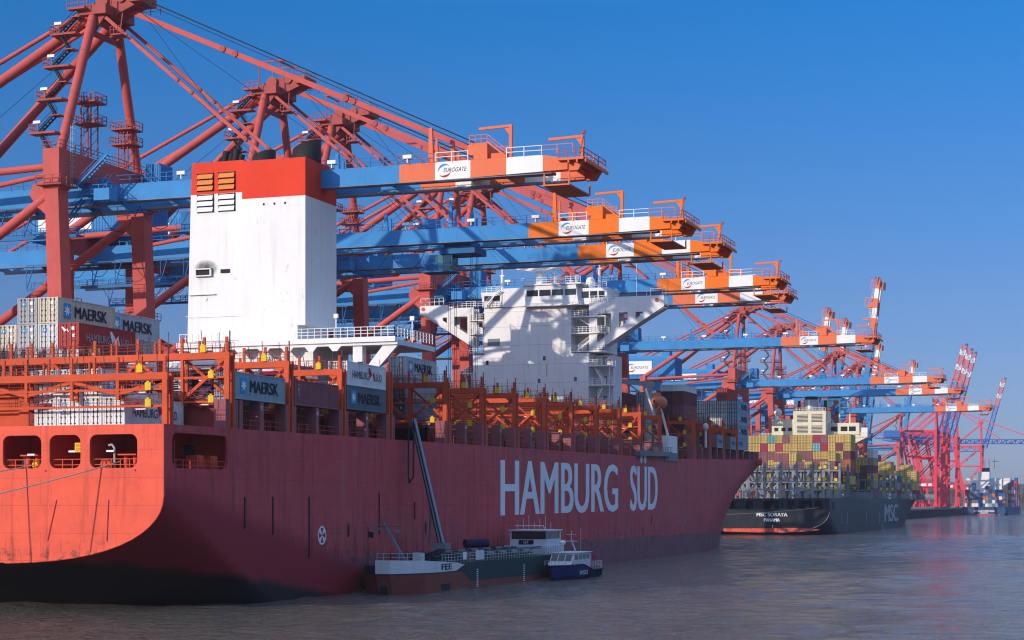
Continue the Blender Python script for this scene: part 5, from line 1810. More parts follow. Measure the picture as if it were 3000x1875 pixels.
tag(boat_, "orange enclosed lifeboat hanging in its davit beside the white bridge tower", "lifeboat")
g = G()
for y in (363.6, 371.0): g.beam((-96.4, y, 24.5), (-98.2, y, 31.3), 0.4, 0.4); g.beam((-98.2, y, 31.3), (-99.8, y, 36.0), 0.35, 0.35)
g.build("boat_davit", M_white, ship)
g = G(); g.box(XS - 3.2, XS - 0.1, 363.5, 371.5, 22.4, 26.0); g.build("stair_housing", M_shipwhite, ship)
g = G(); g.beam((XS + 0.5, 338, 21.6), (XS + 0.5, 363, 22.0), 0.9, 1.0); g.rail((XS + 0.9, 338, 22.0), (XS + 0.9, 363, 22.4), 1.0, 1.4, 0.04); g.box(XS - 0.05, XS + 0.2, 360, 371.2, 20.6, 22.3); g.build("gangway", M_steelgrey, ship)
# ================================================================== CARGO OF THE RED SHIP
GA = "shipping containers on the red ship"
def rc(col, y, z, color, label, **k):
    """col 0 is the outermost row at the ship's side"""
    return container(XS - 0.05 - 2.8 * col if not isinstance(col, float) else col, y, z, color, label, GA, **k)
# aft bay, behind the first frame
names = ["rightmost", "second from the right", "third from the right", "fourth from the right", "fifth from the right"]
for t in range(2):
    xs = [-100.6, -103.4, -106.2, -109.0] if t == 0 else [-103.4, -106.2, -109.0]
    for i, x in enumerate(xs):
        lab = f"white reefer container {names[i]} in the {'lower' if t == 0 else 'upper'} tier right above the stern openings"
        if i == 0: lab = ("white container lettered HAMBURG SÜD with red flag, sticking out past the stern frame" if t == 0 else "white container lettered MAERSK behind the braces above the stern openings")
        rc(float(x), 161.2, 19.99 + 3.0 * t, "white", lab, side="hamburg" if t == 0 else "maersk", star_=(i > 0))
# bay A
yA, zA = 174.6, 23.4
rc(0, yA, zA, "steel blue", "pale blue container lettered MAERSK at the ship's side, nearest to the stern", side="maersk")
for c in range(6, 12):
    for t in range(0, 2):
        rc(-111.0 - 2.8 * (c - 6) - 1.2, yA, zA + 3.05 * t, crnd.choice(["grey", "slate", "brown", "pale grey"]), f"container in the {'bottom' if t == 0 else 'second'} tier under the stern stack, {ORD[c - 5]} from the right")
rc(-115.0, yA, zA + 6.1, "red", "red container lettered HAMBURG SÜD in white, under the grey stern container", side="hamburg_w", flag=True)
for i, (x, colr) in enumerate(((-117.8, "pale grey"), (-120.6, "grey"), (-123.4, "cream"))):
    rc(x, yA, zA + 6.1, colr, f"{colr} container below the top tier at upper left, {['next to the red one', 'second from the red one', 'at the very left'][i]}", star_=True)
rc(-117.8, yA, zA + 9.15, "cream", "cream container with MAERSK side, topmost at the upper left of the stern", side="maersk")
rc(-120.6, yA, zA + 9.15, "grey", "grey container with blue star door, topmost and left of the cream one", star_=True)
# bay B
yB = 189.2
rc(0, yB, 23.45, "plum", "plum brown corrugated container with small upright white letters at the ship's side", side="tex")
rc(-120.4, yB, 32.55, "pale grey", "pale grey container lettered MAERSK behind the topmost stern container", side="maersk")
for t, colr in enumerate(("slate", "brown", "grey")):
    rc(-120.4, yB, 23.4 + 3.05 * t, colr, f"{colr} container under the pale grey MAERSK container at upper left, {['lowest', 'second', 'third'][t]} tier")
for t in range(2):
    for c in (-111.5, -114.3, -117.1):
        rc(c, yB, 23.4 + 3.05 * t, crnd.choice(["grey", "slate", "brown"]), f"container forward of the stern stack, {['bottom', 'second'][t]} tier, {['nearest the trucks', 'middle', 'farthest left'][int((-111.5 - c) / 2.8 + .1)]}")
def flat_rack(x, y, z, label, zb):
    """open platform with folding ends, x is its right edge; short legs reach down to the hatch cover"""
    t = thing("flat_rack", label, "flat rack", (x, y, zb), "flat racks carrying trucks")
    g = G(); g.box(x - 2.66, x, y, y + 12.1, z - 0.45, z); g.build("platform", M_steelgrey, t)
    for yy in (y, y + 11.8):
        g = G(); g.box(x - 2.6, x - 2.4, yy, yy + 0.3, z, z + 0.9); g.box(x - .26, x - .06, yy, yy + 0.3, z, z + 0.9); g.box(x - 2.4, x - .26, yy + .1, yy + .2, z, z + .3); g.build("end_frame", M_steelgrey, t)
    for yy in (y + .3, y + 11.5):
        for xx in (x - 2.5, x - .4):
            g = G(); g.box(xx, xx + .24, yy, yy + .24, zb, z - .45); g.build("foot", M_frame_dk, t)
flat_rack(-98.2, yA, 23.55, "grey flat rack under the dark truck at the stern", 23.2)
flat_rack(-102.8, yA, 23.55, "grey flat rack under the white truck left of the dark one", 23.2)
flat_rack(-106.8, yA, 24.3, "grey flat rack under the farthest left truck", 23.2)
flat_rack(-100.55, yB, 24.2, "grey flat rack under the silver truck", 23.2)
flat_rack(-97.75, yB, 24.2, "grey flat rack under the red lettered truck", 23.2)
flat_rack(-101.5 + 1.3, 203.8, 24.7, "grey flat rack under the bright red truck", 23.3)
# bay C
yC = 203.8
rc(0, yC, 23.7, "slate", "dark blue grey corrugated container lettered MAERSK under the white HAMBURG SÜD one", side="maersk")
rc(0, yC, 26.76, "white", "white container lettered HAMBURG SÜD on top of the stack beside the funnel", side="hamburg")
for c in (3, 4, 5):
    rc(c, yC, 23.6, ["", "white", "slate", "cream", "white", "grey"][c], f"container at deck level behind the red truck under the funnel wing, {ORD[c - 2]} row", )
for c in (3, 4, 5):
    rc(c, yC, 26.66, ["slate", "pale grey", "grey"][c - 3], f"{['slate', 'pale grey', 'grey'][c - 3]} container behind the red truck under the funnel wing")
# bay D forward of the funnel
for t in range(3):
    rc(-102.0, 239.3, 24.2 + 3.06 * t, ["slate", "grey", "pale grey"][t], ["dark container at the bottom of the single stack right of the funnel wing", "grey container in the middle of the single stack right of the funnel wing", "pale grey container lettered MAERSK on top of the single stack right of the funnel wing"][t], side="maersk" if t == 2 else None)
for c, colr in ((8, "slate"), (9, "brown"), (10, "slate"), (11, "grey")):
    rc(c, 254.0, 23.9, colr, f"low dark container inside the empty frames, {ORD[c - 7]} in the far row")
# forward bays
def stack(y, z0, cols, spec, where, far=True, outer=0):
    """spec: list per column of colour lists from the bottom up"""
    for j, cl in enumerate(spec):
        x = cols[j]
        for t, colr in enumerate(cl):
            if colr is None: continue
            n = len(cl)
            side = None
            cc = colr
            mk = {}
            if isinstance(colr, tuple): cc, side = colr
            colword = ["outermost column", "second column", "third column", "fourth column", "fifth column", "sixth column", "seventh column", "eighth column"][j + outer]
            tw = ["topmost", "second from the top", "third from the top", "fourth from the top", "fifth from the top", "sixth from the top", "seventh from the top"][n - 1 - t]
            o = container(x, y, z0 + 3.06 * t, cc, f"{cc} container {where}, {colword}, {tw}", GA, side=side, far=far)
stack(388.0, 21.6 + 3.0, [-97.6, -100.4, -103.2, -106.0, -108.8, -111.6, -114.4],
      [["brown", "maroon", "plum", "maroon"], ["brown", "maroon", "maroon", "dark maroon"], ["slate", "maroon", "grey"], ["slate", "steel blue", "steel blue", "grey"], ["grey", "maroon", "maroon"], ["grey", "brown", "maroon", "maroon"], ["brown", "brown", "brown"]],
      "in the maroon stack before the bridge")
for j, x in enumerate((-97.6, -100.4)):
    container(x, 388.0, 24.6 + 3.06 * 4 + 0.02, "white", f"white low container on top of the maroon stack, {['right', 'left'][j]} one", GA, mesh=ME_HALF, parts=False)
for (x, y, colr, sd, lab) in ((-94.9, 403.0, "plum", None, "short plum container at the ship's side, left of a pair by the bow"), (-94.9, 409.2, "steel blue", "maersk20", "short pale blue container at the ship's side, right of the left pair by the bow"),
                              (-94.9, 417.2, "brown", None, "short brown container at the ship's side, left of the right pair by the bow"), (-94.9, 423.4, "steel blue", "maersk20", "short pale blue container at the ship's side, nearest to the tall bow stack")):
    container(x, y, 24.75, colr, lab, GA, side=sd, mesh=ME_NEAR20)
stack(403.0, 24.7, [-100.5, -103.3, -106.1, -108.9], [["slate"], ["maroon", "brown"], ["slate", "maroon", "red"], ["brown", "grey", "grey", "pale grey"]], "behind the maroon stack", outer=1)
stack(417.2, 24.8, [-103.3, -106.1, -108.9, -111.7], [["slate"], ["slate", "brown"], ["slate", "brown", "red", "pale grey"], ["slate", "grey", "pale grey"]], "before the bow stack", outer=2)
stack(432.0, 24.9, [-94.9, -97.7, -100.5, -103.3, -106.1, -108.9, -111.7],
      [[("steel blue", "maersk20"), ("steel blue", "maersk"), ("steel blue", "maersk"), ("steel blue", "maersk")], ["grey", "pale grey", "pale grey", "pale grey", "red"], ["pale grey", "pale grey", "white", "pale grey"],
       ["slate", "white", "pale grey", "pale grey"], ["grey", "red", "pale grey", "pale grey"], ["slate", "grey", "pale grey"], ["slate", "brown", "grey"]],
      "in the pale bow stack")
# white tank and dome near the bow
g = G(); g.sphere((XS - 0.6, 399.6, 29.2), 0.7, 0.7, 0.9); g.tube((XS - 0.6, 399.6, 24.5), (XS - 0.6, 399.6, 28.6), 0.3, 8); g.build("radome", M_shipwhite, ship)

# ================================================================== TRUCKS CARRIED ON DECK
M_truck = paint("truck_paint", (0.5, 0.5, 0.5), 0.25, 0.06, 0.0, objcol=True)
M_chrome = paint("truck_trim", (0.35, 0.36, 0.38), 0.3, 0.1, 0.0)
def truck(x, y, z, color, label, fairing=(0.75, 0.75, 0.75), text=None, s=1.15, visor=None):
    """cab front faces -y; x is the centre line, z the road surface"""
    t = thing("truck", label, "truck", (x, y, z), "trucks standing on the deck cargo")
    def P(g, name, mat, par=None, col=None):
        g.v = [(a * s, b * s, c * s) for a, b, c in g.v]
        o = bpy.data.objects.new(name, g.mesh(name, mat if isinstance(mat, list) else [mat]))
        COL.objects.link(o); o.parent = par or t
        if col: o.color = (*col, 1)
        return o
    g = G(); g.box(-0.45, -0.3, 1.8, 6.2, 0.75, 1.0); g.box(0.3, 0.45, 1.8, 6.2, 0.75, 1.0); g.box(-1.0, 1.0, 3.7, 5.4, 1.05, 1.15)
    P(g, "chassis", M_black)
    g = G()
    g.prism([(0.10, 0.75), (0.0, 1.5), (0.12, 2.1), (0.45, 2.95), (0.6, 3.05), (2.25, 3.05), (2.25, 0.75)], 'x', -1.24, 1.24)
    cab = P(g, "cab", M_truck, col=color)
    g = G()
    g.prism([(0.5, 3.05), (0.75, 3.45), (1.3, 3.85), (2.25, 3.95), (2.25, 3.05)], 'x', -1.15, 1.15)
    f = P(g, "roof_fairing", M_truck, cab, fairing)
    g = G(); g.add([(-1.08, 0.13, 2.0), (1.08, 0.13, 2.0), (1.02, 0.37, 2.75), (-1.02, 0.37, 2.75)], [(0, 1, 2, 3)]); g.v = [(a, b - 0.04, c) for a, b, c in g.v]
    P(g, "windscreen", M_glass, cab)
    for sg in (-1, 1):
        g = G(); g.add([(sg * 1.255, 0.55, 2.0), (sg * 1.255, 1.5, 2.0), (sg * 1.255, 1.5, 2.75), (sg * 1.255, 0.75, 2.75)], [(0, 1, 2, 3)])
        P(g, "side_window", M_glass, cab)
        g = G(); g.box(sg * 1.3 - 0.08, sg * 1.3 + 0.08 + sg * 0.1, 0.05, 0.25, 1.9, 2.6); P(g, "mirror", M_black, cab)
        g = G(); g.box(sg * 0.95 - 0.22, sg * 0.95 + 0.22, -0.06, 0.02, 0.6, 0.85); P(g, "headlight", M_white, cab)
        for yy in (0.95, 4.7):
            g = G(); w = 0.28 if yy < 2 else 0.5
            g.tube((sg * 1.22, yy, 0.5), (sg * (1.22 - w), yy, 0.5), 0.5, 16); wl_ = P(g, "wheel", M_tyre)
            g = G(); g.tube((sg * 1.225, yy, 0.5), (sg * 1.23, yy, 0.5), 0.27, 12); P(g, "rim", M_chrome, wl_)
    g = G(); g.box(-1.22, 1.22, -0.08, 0.3, 0.35, 0.95); P(g, "bumper", M_truck, cab, color)
    g = G()
    for k in range(4): g.box(-0.7, 0.7, -0.05 + k * .01, 0.05, 1.02 + k * 0.2, 1.14 + k * 0.2)
    P(g, "grille", M_black, cab)
    g = G(); g.prism([(0.05, 2.72), (0.35, 2.95), (0.35, 2.85), (0.1, 2.64)], 'x', -1.1, 1.1); P(g, "sun_visor", M_truck, cab, visor or color)
    g = G(); g.tube((-1.0, 2.6, 0.75), (-1.0, 3.6, 0.75), 0.32, 10); g.tube((1.0, 2.6, 0.75), (1.0, 3.6, 0.75), 0.32, 10); P(g, "fuel_tank", M_chrome)
    if text:
        g = G(); put_text(g, text, 1.9, 0.26, lambda u, v: (-0.95 + u, 0.60 + v * 0.9, 3.21 + v * 1.05)); g.v = [(a, b - 0.03, c) for a, b, c in g.v]; P(g, "lettering", M_logo_r, f)
    return t
truck(-99.6, yA + 0.4, 23.55, (0.06, 0.03, 0.09), "dark truck with silver roof fairing facing astern behind the orange diagonal brace", s=1.24, visor=(0.6, 0.6, 0.62))
truck(-104.2, yA + 2.2, 23.55, (0.72, 0.72, 0.72), "white truck with tall roof, left of the dark truck at the stern", s=1.2)
truck(-108.2, yA + 1.0, 24.3, (0.70, 0.71, 0.74), "white truck half hidden behind the ladder, farthest left of the trucks", s=1.1)
truck(-101.9, yB + 1.0, 24.2, (0.52, 0.53, 0.56), "silver truck above the pale blue container at the ship's side", s=1.12, fairing=(0.55, 0.56, 0.6))
truck(-99.08, yB + 1.6, 24.2, (0.62, 0.02, 0.05), "red truck with lettered white roof fairing above the pale blue container", s=1.16, fairing=(0.75, 0.70, 0.70), text="VOCALUX")
truck(-101.5, yC + 0.6, 24.7, (0.62, 0.02, 0.06), "bright red truck with cream roof right of the funnel frames, above the plum container", s=1.0, fairing=(0.68, 0.64, 0.5))

# ================================================================== THE DARK CONTAINER SHIP
KS, KX, KP = 613.3, -102.8, -153.0
KC = (KX + KP) / 2
KD = 13.2
M_khull = hull_paint("hull_black", (0.055, 0.060, 0.075), (0.14, 0.05, 0.055), zlow=0.9, faded=(0.075, 0.08, 0.095))
M_ktran = paint("transom_black", (0.018, 0.022, 0.030), 0.35, 0.3, 0.15)
M_kgrey = paint("deck_grey", (0.24, 0.26, 0.28), 0.5, 0.25, 0.25)
M_kdk = paint("deck_grey_dark", (0.10, 0.12, 0.13), 0.6, 0.3, 0.25)
ks = thing("container_ship", "x", "ship", (KC, KS, WZ))
ks['label'] = "black container ship with mustard container wall and cream funnel beyond the red bow"
def ksect(y, zs, zb, n=14):
    pts = [(KX, KD), (KX, zs)]
    for i in range(1, n + 1):
        a = pi / 2 * i / n
        pts.append((KC + 25.1 * max(0.0, math.cos(a)) ** 0.55, zs - (zs - zb) * math.sin(a)))
    return [(x, y, z) for x, z in pts]
XC_ = KC
g = G()
loft(g, [ksect(y, a, b) for y, a, b in ((KS, 8.4, 1.3), (KS + 6, 6.5, -0.2), (KS + 14, 3.0, -2.5), (KS + 28, -1, -7), (KS + 50, -6, -9), (740, -6, -9))])
KB = [(13.2, 790, 965, 2.2), (9.5, 770, 957, 2.0), (5, 750, 956, 1.8), (0.5, 740, 954, 1.7), (-6, 740, 950, 1.7)]
rows = [[(KX, 740, z) for z, _, _, _ in KB]]
for k in range(15):
    r = []
    for z, y0, yt, e in KB:
        a = pi / 2 * k / 14
        y = y0 + (yt - y0) * math.sin(a); kk = min(1, (y - y0) / (yt - y0))
        r.append((KC + 25.1 * max(0, 1 - kk ** e) ** (1 / e), y, z + (1.2 * k / 14 if z > 12 else 0)))
    rows.append(r)
loft(g, rows)
kh = g.build("hull", M_khull, ks)
edge = [(KX, KD)] + [(x, z) for x, _, z in ksect(KS, 8.4, 1.3)[1:]]
edge = edge + [(2 * KC - x, z) for x, z in edge[::-1][1:]]
holes = [rounded(a, b, 9.4, 12.4, 0.5) for a, b in ((-107.8, -105.3), (-113.3, -108.8), (-117.2, -115.0), (-126.0, -120.5), (-132, -129.6), (-146, -136))] + [rounded(-119.6, -118.9, 10.3, 11.7, .3)]
g = G(); plate(edge, holes, lambda u, v: (u, KS - 0.05, v), lambda u, v: (u, KS + 0.3, v), 0, g)
kt = g.build("transom", M_ktran, ks)
g = G()
for i in range(13):
    a = ksect(KS, 8.4, 1.3)[1 + i]; b = ksect(KS, 8.4, 1.3)[2 + i]
    g.tube((a[0], KS - 0.1, a[2]), (b[0], KS - 0.1, b[2]), 0.07, 5)
g.build("edge_bead", M_grey, kt)
g = G(); g.prism([(-106, 2.3), (-112, 1.55), (KC, 1.3), (-140, 1.55), (-140, 2.6), (-112, 2.9)][::-1], 'y', KS - 0.10, KS - 0.06); g.build("red_boot", M_transom, kt)
g = G()
put_text(g, "MSC SORAYA", 10.9, 1.25, lambda u, v: (-128.2 + u, KS - 0.08, 6.9 + v), heavy=0.07, out=(0, -0.02, 0)); put_text(g, "PANAMA", 5.6, 1.1, lambda u, v: (-125.6 + u, KS - 0.08, 5.1 + v), heavy=0.07, out=(0, -0.02, 0))
for k in range(6): g.box(-122.7, -122.4, KS - 0.08, KS - 0.06, 1.5 + k * 0.42, 1.72 + k * 0.42)
g.build("lettering", M_letter_w, kt)
g = G(); put_text(g, "MSC", 43, 7.3, lambda u, v: (KX + 0.05, 750 + u, 3.6 + v), heavy=1.0, out=(0.02, 0, 0)); g.build("lettering", M_grey, kh)
g = G()
for y in (640.0, 652.0, 700.0, 735.0): g.box(KX + 0.02, KX + 0.06, y - .3, y + .3, 3.0 + (y % 3), 8.0)
g.build("draught_mark", M_grey, kh)
g = G(); g.box(KP + 0.5, KX - 0.5, KS + 0.5, KS + 14, 9.0, 9.2); g.box(KP + .5, KX - .5, KS + 13, KS + 13.2, 9.2, 12.8); g.box(KP + .3, KX - .3, KS + .3, 945, 12.9, 13.1)
for x in (-105, -111, -116, -123, -131): g.tube((x, KS + 3, 9.2), (x, KS + 3, 10.8), 0.7, 8)
g.build("main_deck", M_kdk, ks)
g = G(); g.box(KX + .02, KX + .06, 618.5, 624.0, 9.2, 12.0); g.build("side_opening", M_black, kh)
def kbridge(y, zt, mat=M_kgrey):
    g = G()
    cols = [KX - 0.4 - 5.6 * k for k in range(9)] + [KP + 0.4]
    for x in cols:
        g.box(x - 0.38, x + 0.38, y, y + 0.8, KD, zt + 2.4)
    for z in (zt - 0.5, zt - 4.6, zt - 7.4):
        g.box(KP, KX, y - 0.05, y + 0.9, z, z + 0.45)
    for x in cols[:-1]:
        g.box(x - 3.0, x - 2.6, y + 0.8, y + 1.1, KD, zt)
    f = g.build("lashing_bridge", mat, ks)
    g = G()
    for k in (1, 2, 4, 5, 7):
        xa, xb = cols[k], cols[k + 1]
        za, zb = (zt, KD + 1) if k % 3 == 1 else (KD + 1, zt)
        g.beam((xa, y - 0.06, za), (xb, y - 0.06, zb), 0.2, 0.62)
    g.build("brace", mat, f)
    g = G()
    for z in (zt, zt - 4.1): g.rail((KP + 1, y - 0.1, z), (KX, y - 0.1, z), 1.2, 1.4, 0.06)
    g.build("railing", M_kdk, f)
    for x in (KX - 2.2, KX - 7.8):
        for z in (zt - 4.0, zt - 7.0, zt + 0.2):
            g = G(); g.box(x, x + 1.0, y - 0.3, y - 0.1, z, z + 1.0); g.build("equipment_box", M_yellow, f)
kbridge(KS + 1.2, 23.4); kbridge(KS + 24, 23.4); kbridge(656, 23.4)
for k in range(9):
    kbridge(KS + 104 + k * 18.0, 21.0)
g = G()
for k in range(58):
    y = 640 + k * 5.2
    g.box(KX - 0.9, KX - 0.05, y, y + 0.5, KD, KD + 2.6)
g.rail((KX - 0.1, KS + 1, KD), (KX - 0.1, 930, KD), 1.1, 3, 0.06)
g.build("deck_stanchion", M_kgrey, ks)
GK = "shipping containers on the dark ship"
MU, RD, CR, TE, PL, OR, TN, MR, BL, WH = "mustard", "brown", "crimson", "teal", "plum", "orange", "tan", "maroon", "blue", "white"
# aft wall of boxes seen door end on: four top tiers from the right hand side
WALL = [
    [MU, MU, MU, PL, CR, MU, MU, MU, PL, MU, TE, MU, MU, MU, MU, MU],
    [MU, MR, MU, CR, TE, MU, MU, MU, MU, CR, MU, CR, MU, MU, MU, MU],
    [MR, MU, MU, MU, MU, PL, PL, TN, MU, MU, PL, PL, PL, MU, MU, MU],
    [OR, PL, PL, PL, PL, PL, MU, MU, MU, PL, MU, PL, MU, PL, MU, MU],
    [PL, MR, MR, PL, MR, PL, MU, PL, MU, PL, PL, PL, MU, PL, MU, PL],
    [MU, RD, MR, PL, MU, PL, MU, RD, MU, PL, MU, PL, MU, PL, MU, PL]]
rowname = ["top", "second", "third", "fourth", "fifth", "bottom"]
for r_, rowc in enumerate(WALL):
    for j, colr in enumerate(rowc):
        z = 37.0 - 3.08 * (r_ + 1)
        container(KX - 0.05 - 2.82 * j, 660.0, z, colr, f"{colr} container, dark ship's wall, {rowname[r_]} row, {ORD[j + 1]} from the right", GK, far=True, side="bar" if (j == 0 and colr in (MU, TN)) else None)
# nearer boxes one bay aft of the wall
for (j, t, colr, lab) in ((4, 1, MU, "near mustard box standing out of the wall on the dark ship, third row middle"), (4, 0, PL, "near plum box under the shaded mustard one on the dark ship"), (4, -1, PL, "second near plum box in the tall narrow stack on the dark ship"),
                          (4, -2, MU, "near mustard box at the foot of the tall narrow stack on the dark ship"), (7, 0, MU, "near mustard box with shaded side, lower middle of the dark ship's wall"), (8, 0, PL, "near plum box left of the lower middle mustard one on the dark ship"),
                          (9, 0, MU, "near mustard box in the lower row, third from the middle on the dark ship"), (9, 1, MU, "near mustard box with shaded side, third row left on the dark ship"), (10, 0, PL, "near plum box lower row left on the dark ship"), (10, 1, PL, "near plum box third row, second from left on the dark ship"),
                          (11, 1, PL, "near plum box third row, leftmost on the dark ship"), (11, 0, MU, "near mustard box lower row, beside the red bow"), (5, 0, MU, "near mustard box left of the tall narrow stack on the dark ship")):
    container(KX - 2.2 - 2.82 * (j - 4), 639.0, 23.5 + 3.05 * t if t >= 0 else 23.5 + 3.05 * t, colr, lab, GK, far=True, side="bar" if colr == MU else None)
for t in range(2):
    for j in range(5, 15):
        if j == 4: continue
        container(KX - 2.2 - 2.82 * (j - 4), 639.0, 23.5 - 3.05 * (t + 1), crnd.choice([MU, MU, PL, MR, TN, "grey"]), f"container behind the dark ship's grey frames, {['upper', 'lower'][t]} tier, {ORD[j - 4]} from right", GK, far=True)
# bays forward of the accommodation
def kstack(y, tops, where, base=14.4):
    for j, cl in enumerate(tops):
        n = len(cl)
        for t, colr in enumerate(cl):
            if colr is None: continue
            container(KX - 0.05 - 2.82 * j, y, base + 3.06 * t, colr, f"{colr} container {where}, {ORD[j + 1]} column from right, {ORD[n - t]} from top", GK, far=True, side="bar" if (j == 0 and colr == MU) else None)
kstack(720.0, [[PL, TN, MU, PL, TN, WH], [BL, MR, MR, MR, MU], [MR, MU, MR, MU, MU], [MR, MU, MR, MR, MU]], "right of the cream bridge wing")
kstack(790.0, [[MR, TN, BL], [RD, PL, BL, MU, MU], [MR, "slate", MR, MU, MU], [BL, "steel blue", MR, MU, MU, RD], [MR, RD, MU, MU, MU, RD], [MR, RD, MU, MU, MU, MU], [MU, MU, RD, RD, MU], [MU, MU, RD, MU, MU]], "in the dark ship's forward stack")
kstack(860.0, [[MR, MU, MU, MU], [MU, PL, MU, MU, MU], [MR, PL, MU, MU, MU], [BL, MR, MU, MU], [MU, MU, MU, MU, RD], [MU, MU, MU, MU, RD]], "in the dark ship's foremost stack")
# cream superstructure
g = G()
g.box(-138, -112, 690, 704, 13.5, 36.0)
g.box(-150.5, -101.0, 690, 696, 36.8, 37.6)
for x in (-150.0, -103.4): g.box(x, x + 2.4, 690, 694, 37.6, 40.6, 1)
g.box(-129.0, -116.4, 686, 698, 36.5, 47.2)
g.box(-138.2, -129.0, 690, 700, 37.6, 44.2); g.box(-116.4, -104.5, 692, 702, 37.6, 42.6)
g.prism([(KX + 1.5, 36.8), (KX - 3.5, 36.8), (KX - 7.0, 33.4), (KX - 5.5, 33.4)], 'y', 690.2, 695.5)
kb = g.build("superstructure", [M_cream, M_white], ks)
for x in (-127.5, -121.9):
    for z in (38.6, 42.9):
        g = G()
        for k in range(6): g.box(x, x + 4.2, 685.93, 685.98, z + k * 0.52, z + k * 0.52 + 0.26)
        g.build("louvre_panel", M_black, kb)
g = G()
for x in (-115.4, -111.6, -108.4): g.box(x, x + 2.6, 691.93, 691.98, 39.4, 41.2)
for x in (-137.2, -134.4, -131.8): g.box(x, x + 1.6, 689.93, 689.98, 39.6, 41.0)
g.build("bridge_window", M_glass, kb)
g = G(); g.tube((-122.6, 690, 47.2), (-122.6, 690, 51.6), 2.9, 18); g.build("exhaust_pipe", paint("bright_steel", (0.55, 0.56, 0.6), 0.3, 0.2, 0.2, metal=0.7), kb)
g = G(); g.tube((-122.6, 690, 51.6), (-122.6, 690, 52.9), 2.5, 18)
for x in (-127.4, -117.2): g.tube((x, 690, 47.2), (x, 690, 51.4), 0.6, 8)
g.build("exhaust_tip", M_black, kb)
g = G()
for x, z in ((-129.5, 51.0), (-108.5, 50.0), (-112.5, 52.0)): g.tube((x, 695, 37), (x, 695, z), 0.3, 6)
g.rail((-150.4, 690, 37.6), (-138.2, 690, 37.6), 1.3, 1.2, 0.08); g.rail((-116.0, 690, 37.6), (-101.2, 690, 37.6), 1.3, 1.2, 0.08); g.rail((-129, 686, 47.2), (-116.4, 686, 47.2), 1.2, 1.2, 0.07)
g.build("mast_and_railing", M_cream, kb)
g = G(); g.sphere((-136.0, 691, 47.0), 1.6); g.tube((-136, 691, 43), (-136, 691, 46), 0.4, 6); g.build("radome", M_shipwhite, kb)

# ================================================================== THE SMALL BLUE SHIP
BS, BX, BP = 1575.0, -113.0, -149.0
bs_ = thing("container_ship", "blue container ship seen from astern far off at the right, white bridge, mixed boxes", "ship", ((BX + BP) / 2, BS, WZ))
M_bhull = paint("hull_blue", (0.03, 0.08, 0.20), 0.4, 0.2, 0.1)
BC = (BX + BP) / 2
g = G()
pl = [(BX, 13.2)] + [(BC + 18 * max(0, math.cos(pi / 2 * i / 10)) ** .8, 11 - 10 * math.sin(pi / 2 * i / 10)) for i in range(0, 11)]
pl = pl + [(2 * BC - x, z) for x, z in pl[::-1][1:]]
g.prism(pl, 'y', BS, BS + 25)
g.box(BC - 18, BC + 18, BS + 25, BS + 190, -3, 13.2)
bh = g.build("hull", M_bhull, bs_)
g = G(); g.prism([(BC - 13, 6.9), (BC - 13, 6.1), (BC + 13, 6.1), (BC + 13, 6.9)][::1], 'y', BS - 0.1, BS - 0.05); g.build("red_boot", M_transom, bh)
g = G(); put_text(g, "CMA CGM CONSTANZA", 17.5, 1.5, lambda u, v: (BC - 8.7 + u, BS - 0.1, 9.0 + v), heavy=0.1, out=(0, -0.05, 0)); put_text(g, "VALLETTA", 7, 1.3, lambda u, v: (BC - 3.5 + u, BS - 0.1, 7.4 + v), heavy=0.1, out=(0, -0.05, 0)); g.build("lettering", M_letter_w, bh)
g = G()
for k in range(11): g.box(BC - 15 + k * 2.8, BC - 13.6 + k * 2.8, BS - 0.08, BS - 0.02, 11.6, 12.4)
g.build("mooring_opening", M_black, bh)
g = G()
g.box(BC - 8, BC + 1.5, BS + 35, BS + 50, 13, 44); g.box(BC + 1.5, BC + 11.5, BS + 42, BS + 55, 13, 38.5); g.box(BC - 19, BC + 20, BS + 44, BS + 48, 37.0, 38.4)
g.prism([(BC - 8, 36.5), (BC - 8, 31.0), (BC - 19, 36.5)], 'y', BS + 44, BS + 48); g.prism([(BC + 11.5, 31.0), (BC + 11.5, 36.5), (BC + 20, 36.5)], 'y', BS + 44, BS + 48)
g.box(BC - 13, BC - 8, BS + 40, BS + 48, 24, 36.5)
w_ = g.build("superstructure", M_shipwhite, bs_)
g = G(); g.box(BC - 5, BC + 1, BS + 38, BS + 46, 44, 47.5)
for x in (-3, 0.5, 5): g.tube((BC + x, BS + 44, 47), (BC + x, BS + 44, 56), 0.2, 5)
g.beam((BC + 3, BS + 44, 53.5), (BC + 9, BS + 44, 53.5), 0.3, 0.4)
g.build("funnel_top", M_black, w_)
g = G()
for x in (4, 6.5, 9.5): 
    for z in (20, 26, 32): g.box(BC + x, BC + x + .8, BS + 41.9, BS + 41.96, z, z + 1.2)
g.build("porthole_window", M_glass, w_)
br2 = random.Random(21)
pal = ["blue", "blue", "steel blue", "blue", "red", "white", "blue", "orange", "slate", "white", "maroon", "grey", "crimson"]
g = G(); mats_ = [paint("box_" + c_.replace(" ", "_"), CC[c_], 0.6, 0.2, 0.2) for c_ in pal]
def farbox(x, y, z, m):
    g.box(x - 2.66, x, y, y + 12.1, z, z + 2.94, m)
    for k_ in range(3): g.box(x - 2.3 + k_ * 0.8, x - 2.15 + k_ * 0.8, y - 0.06, y, z + 0.2, z + 2.7, m)
for j in range(12):
    n = [5, 6, 7, 5, 4, 4, 6, 6, 5, 5, 5, 4][j]
    for t in range(n):
        farbox(BC - 16.8 + 2.83 * (j + 1), BS + 6, 13.3 + 3.0 * t, 5 if (t < 2 and j in (0, 2)) else br2.randrange(10))
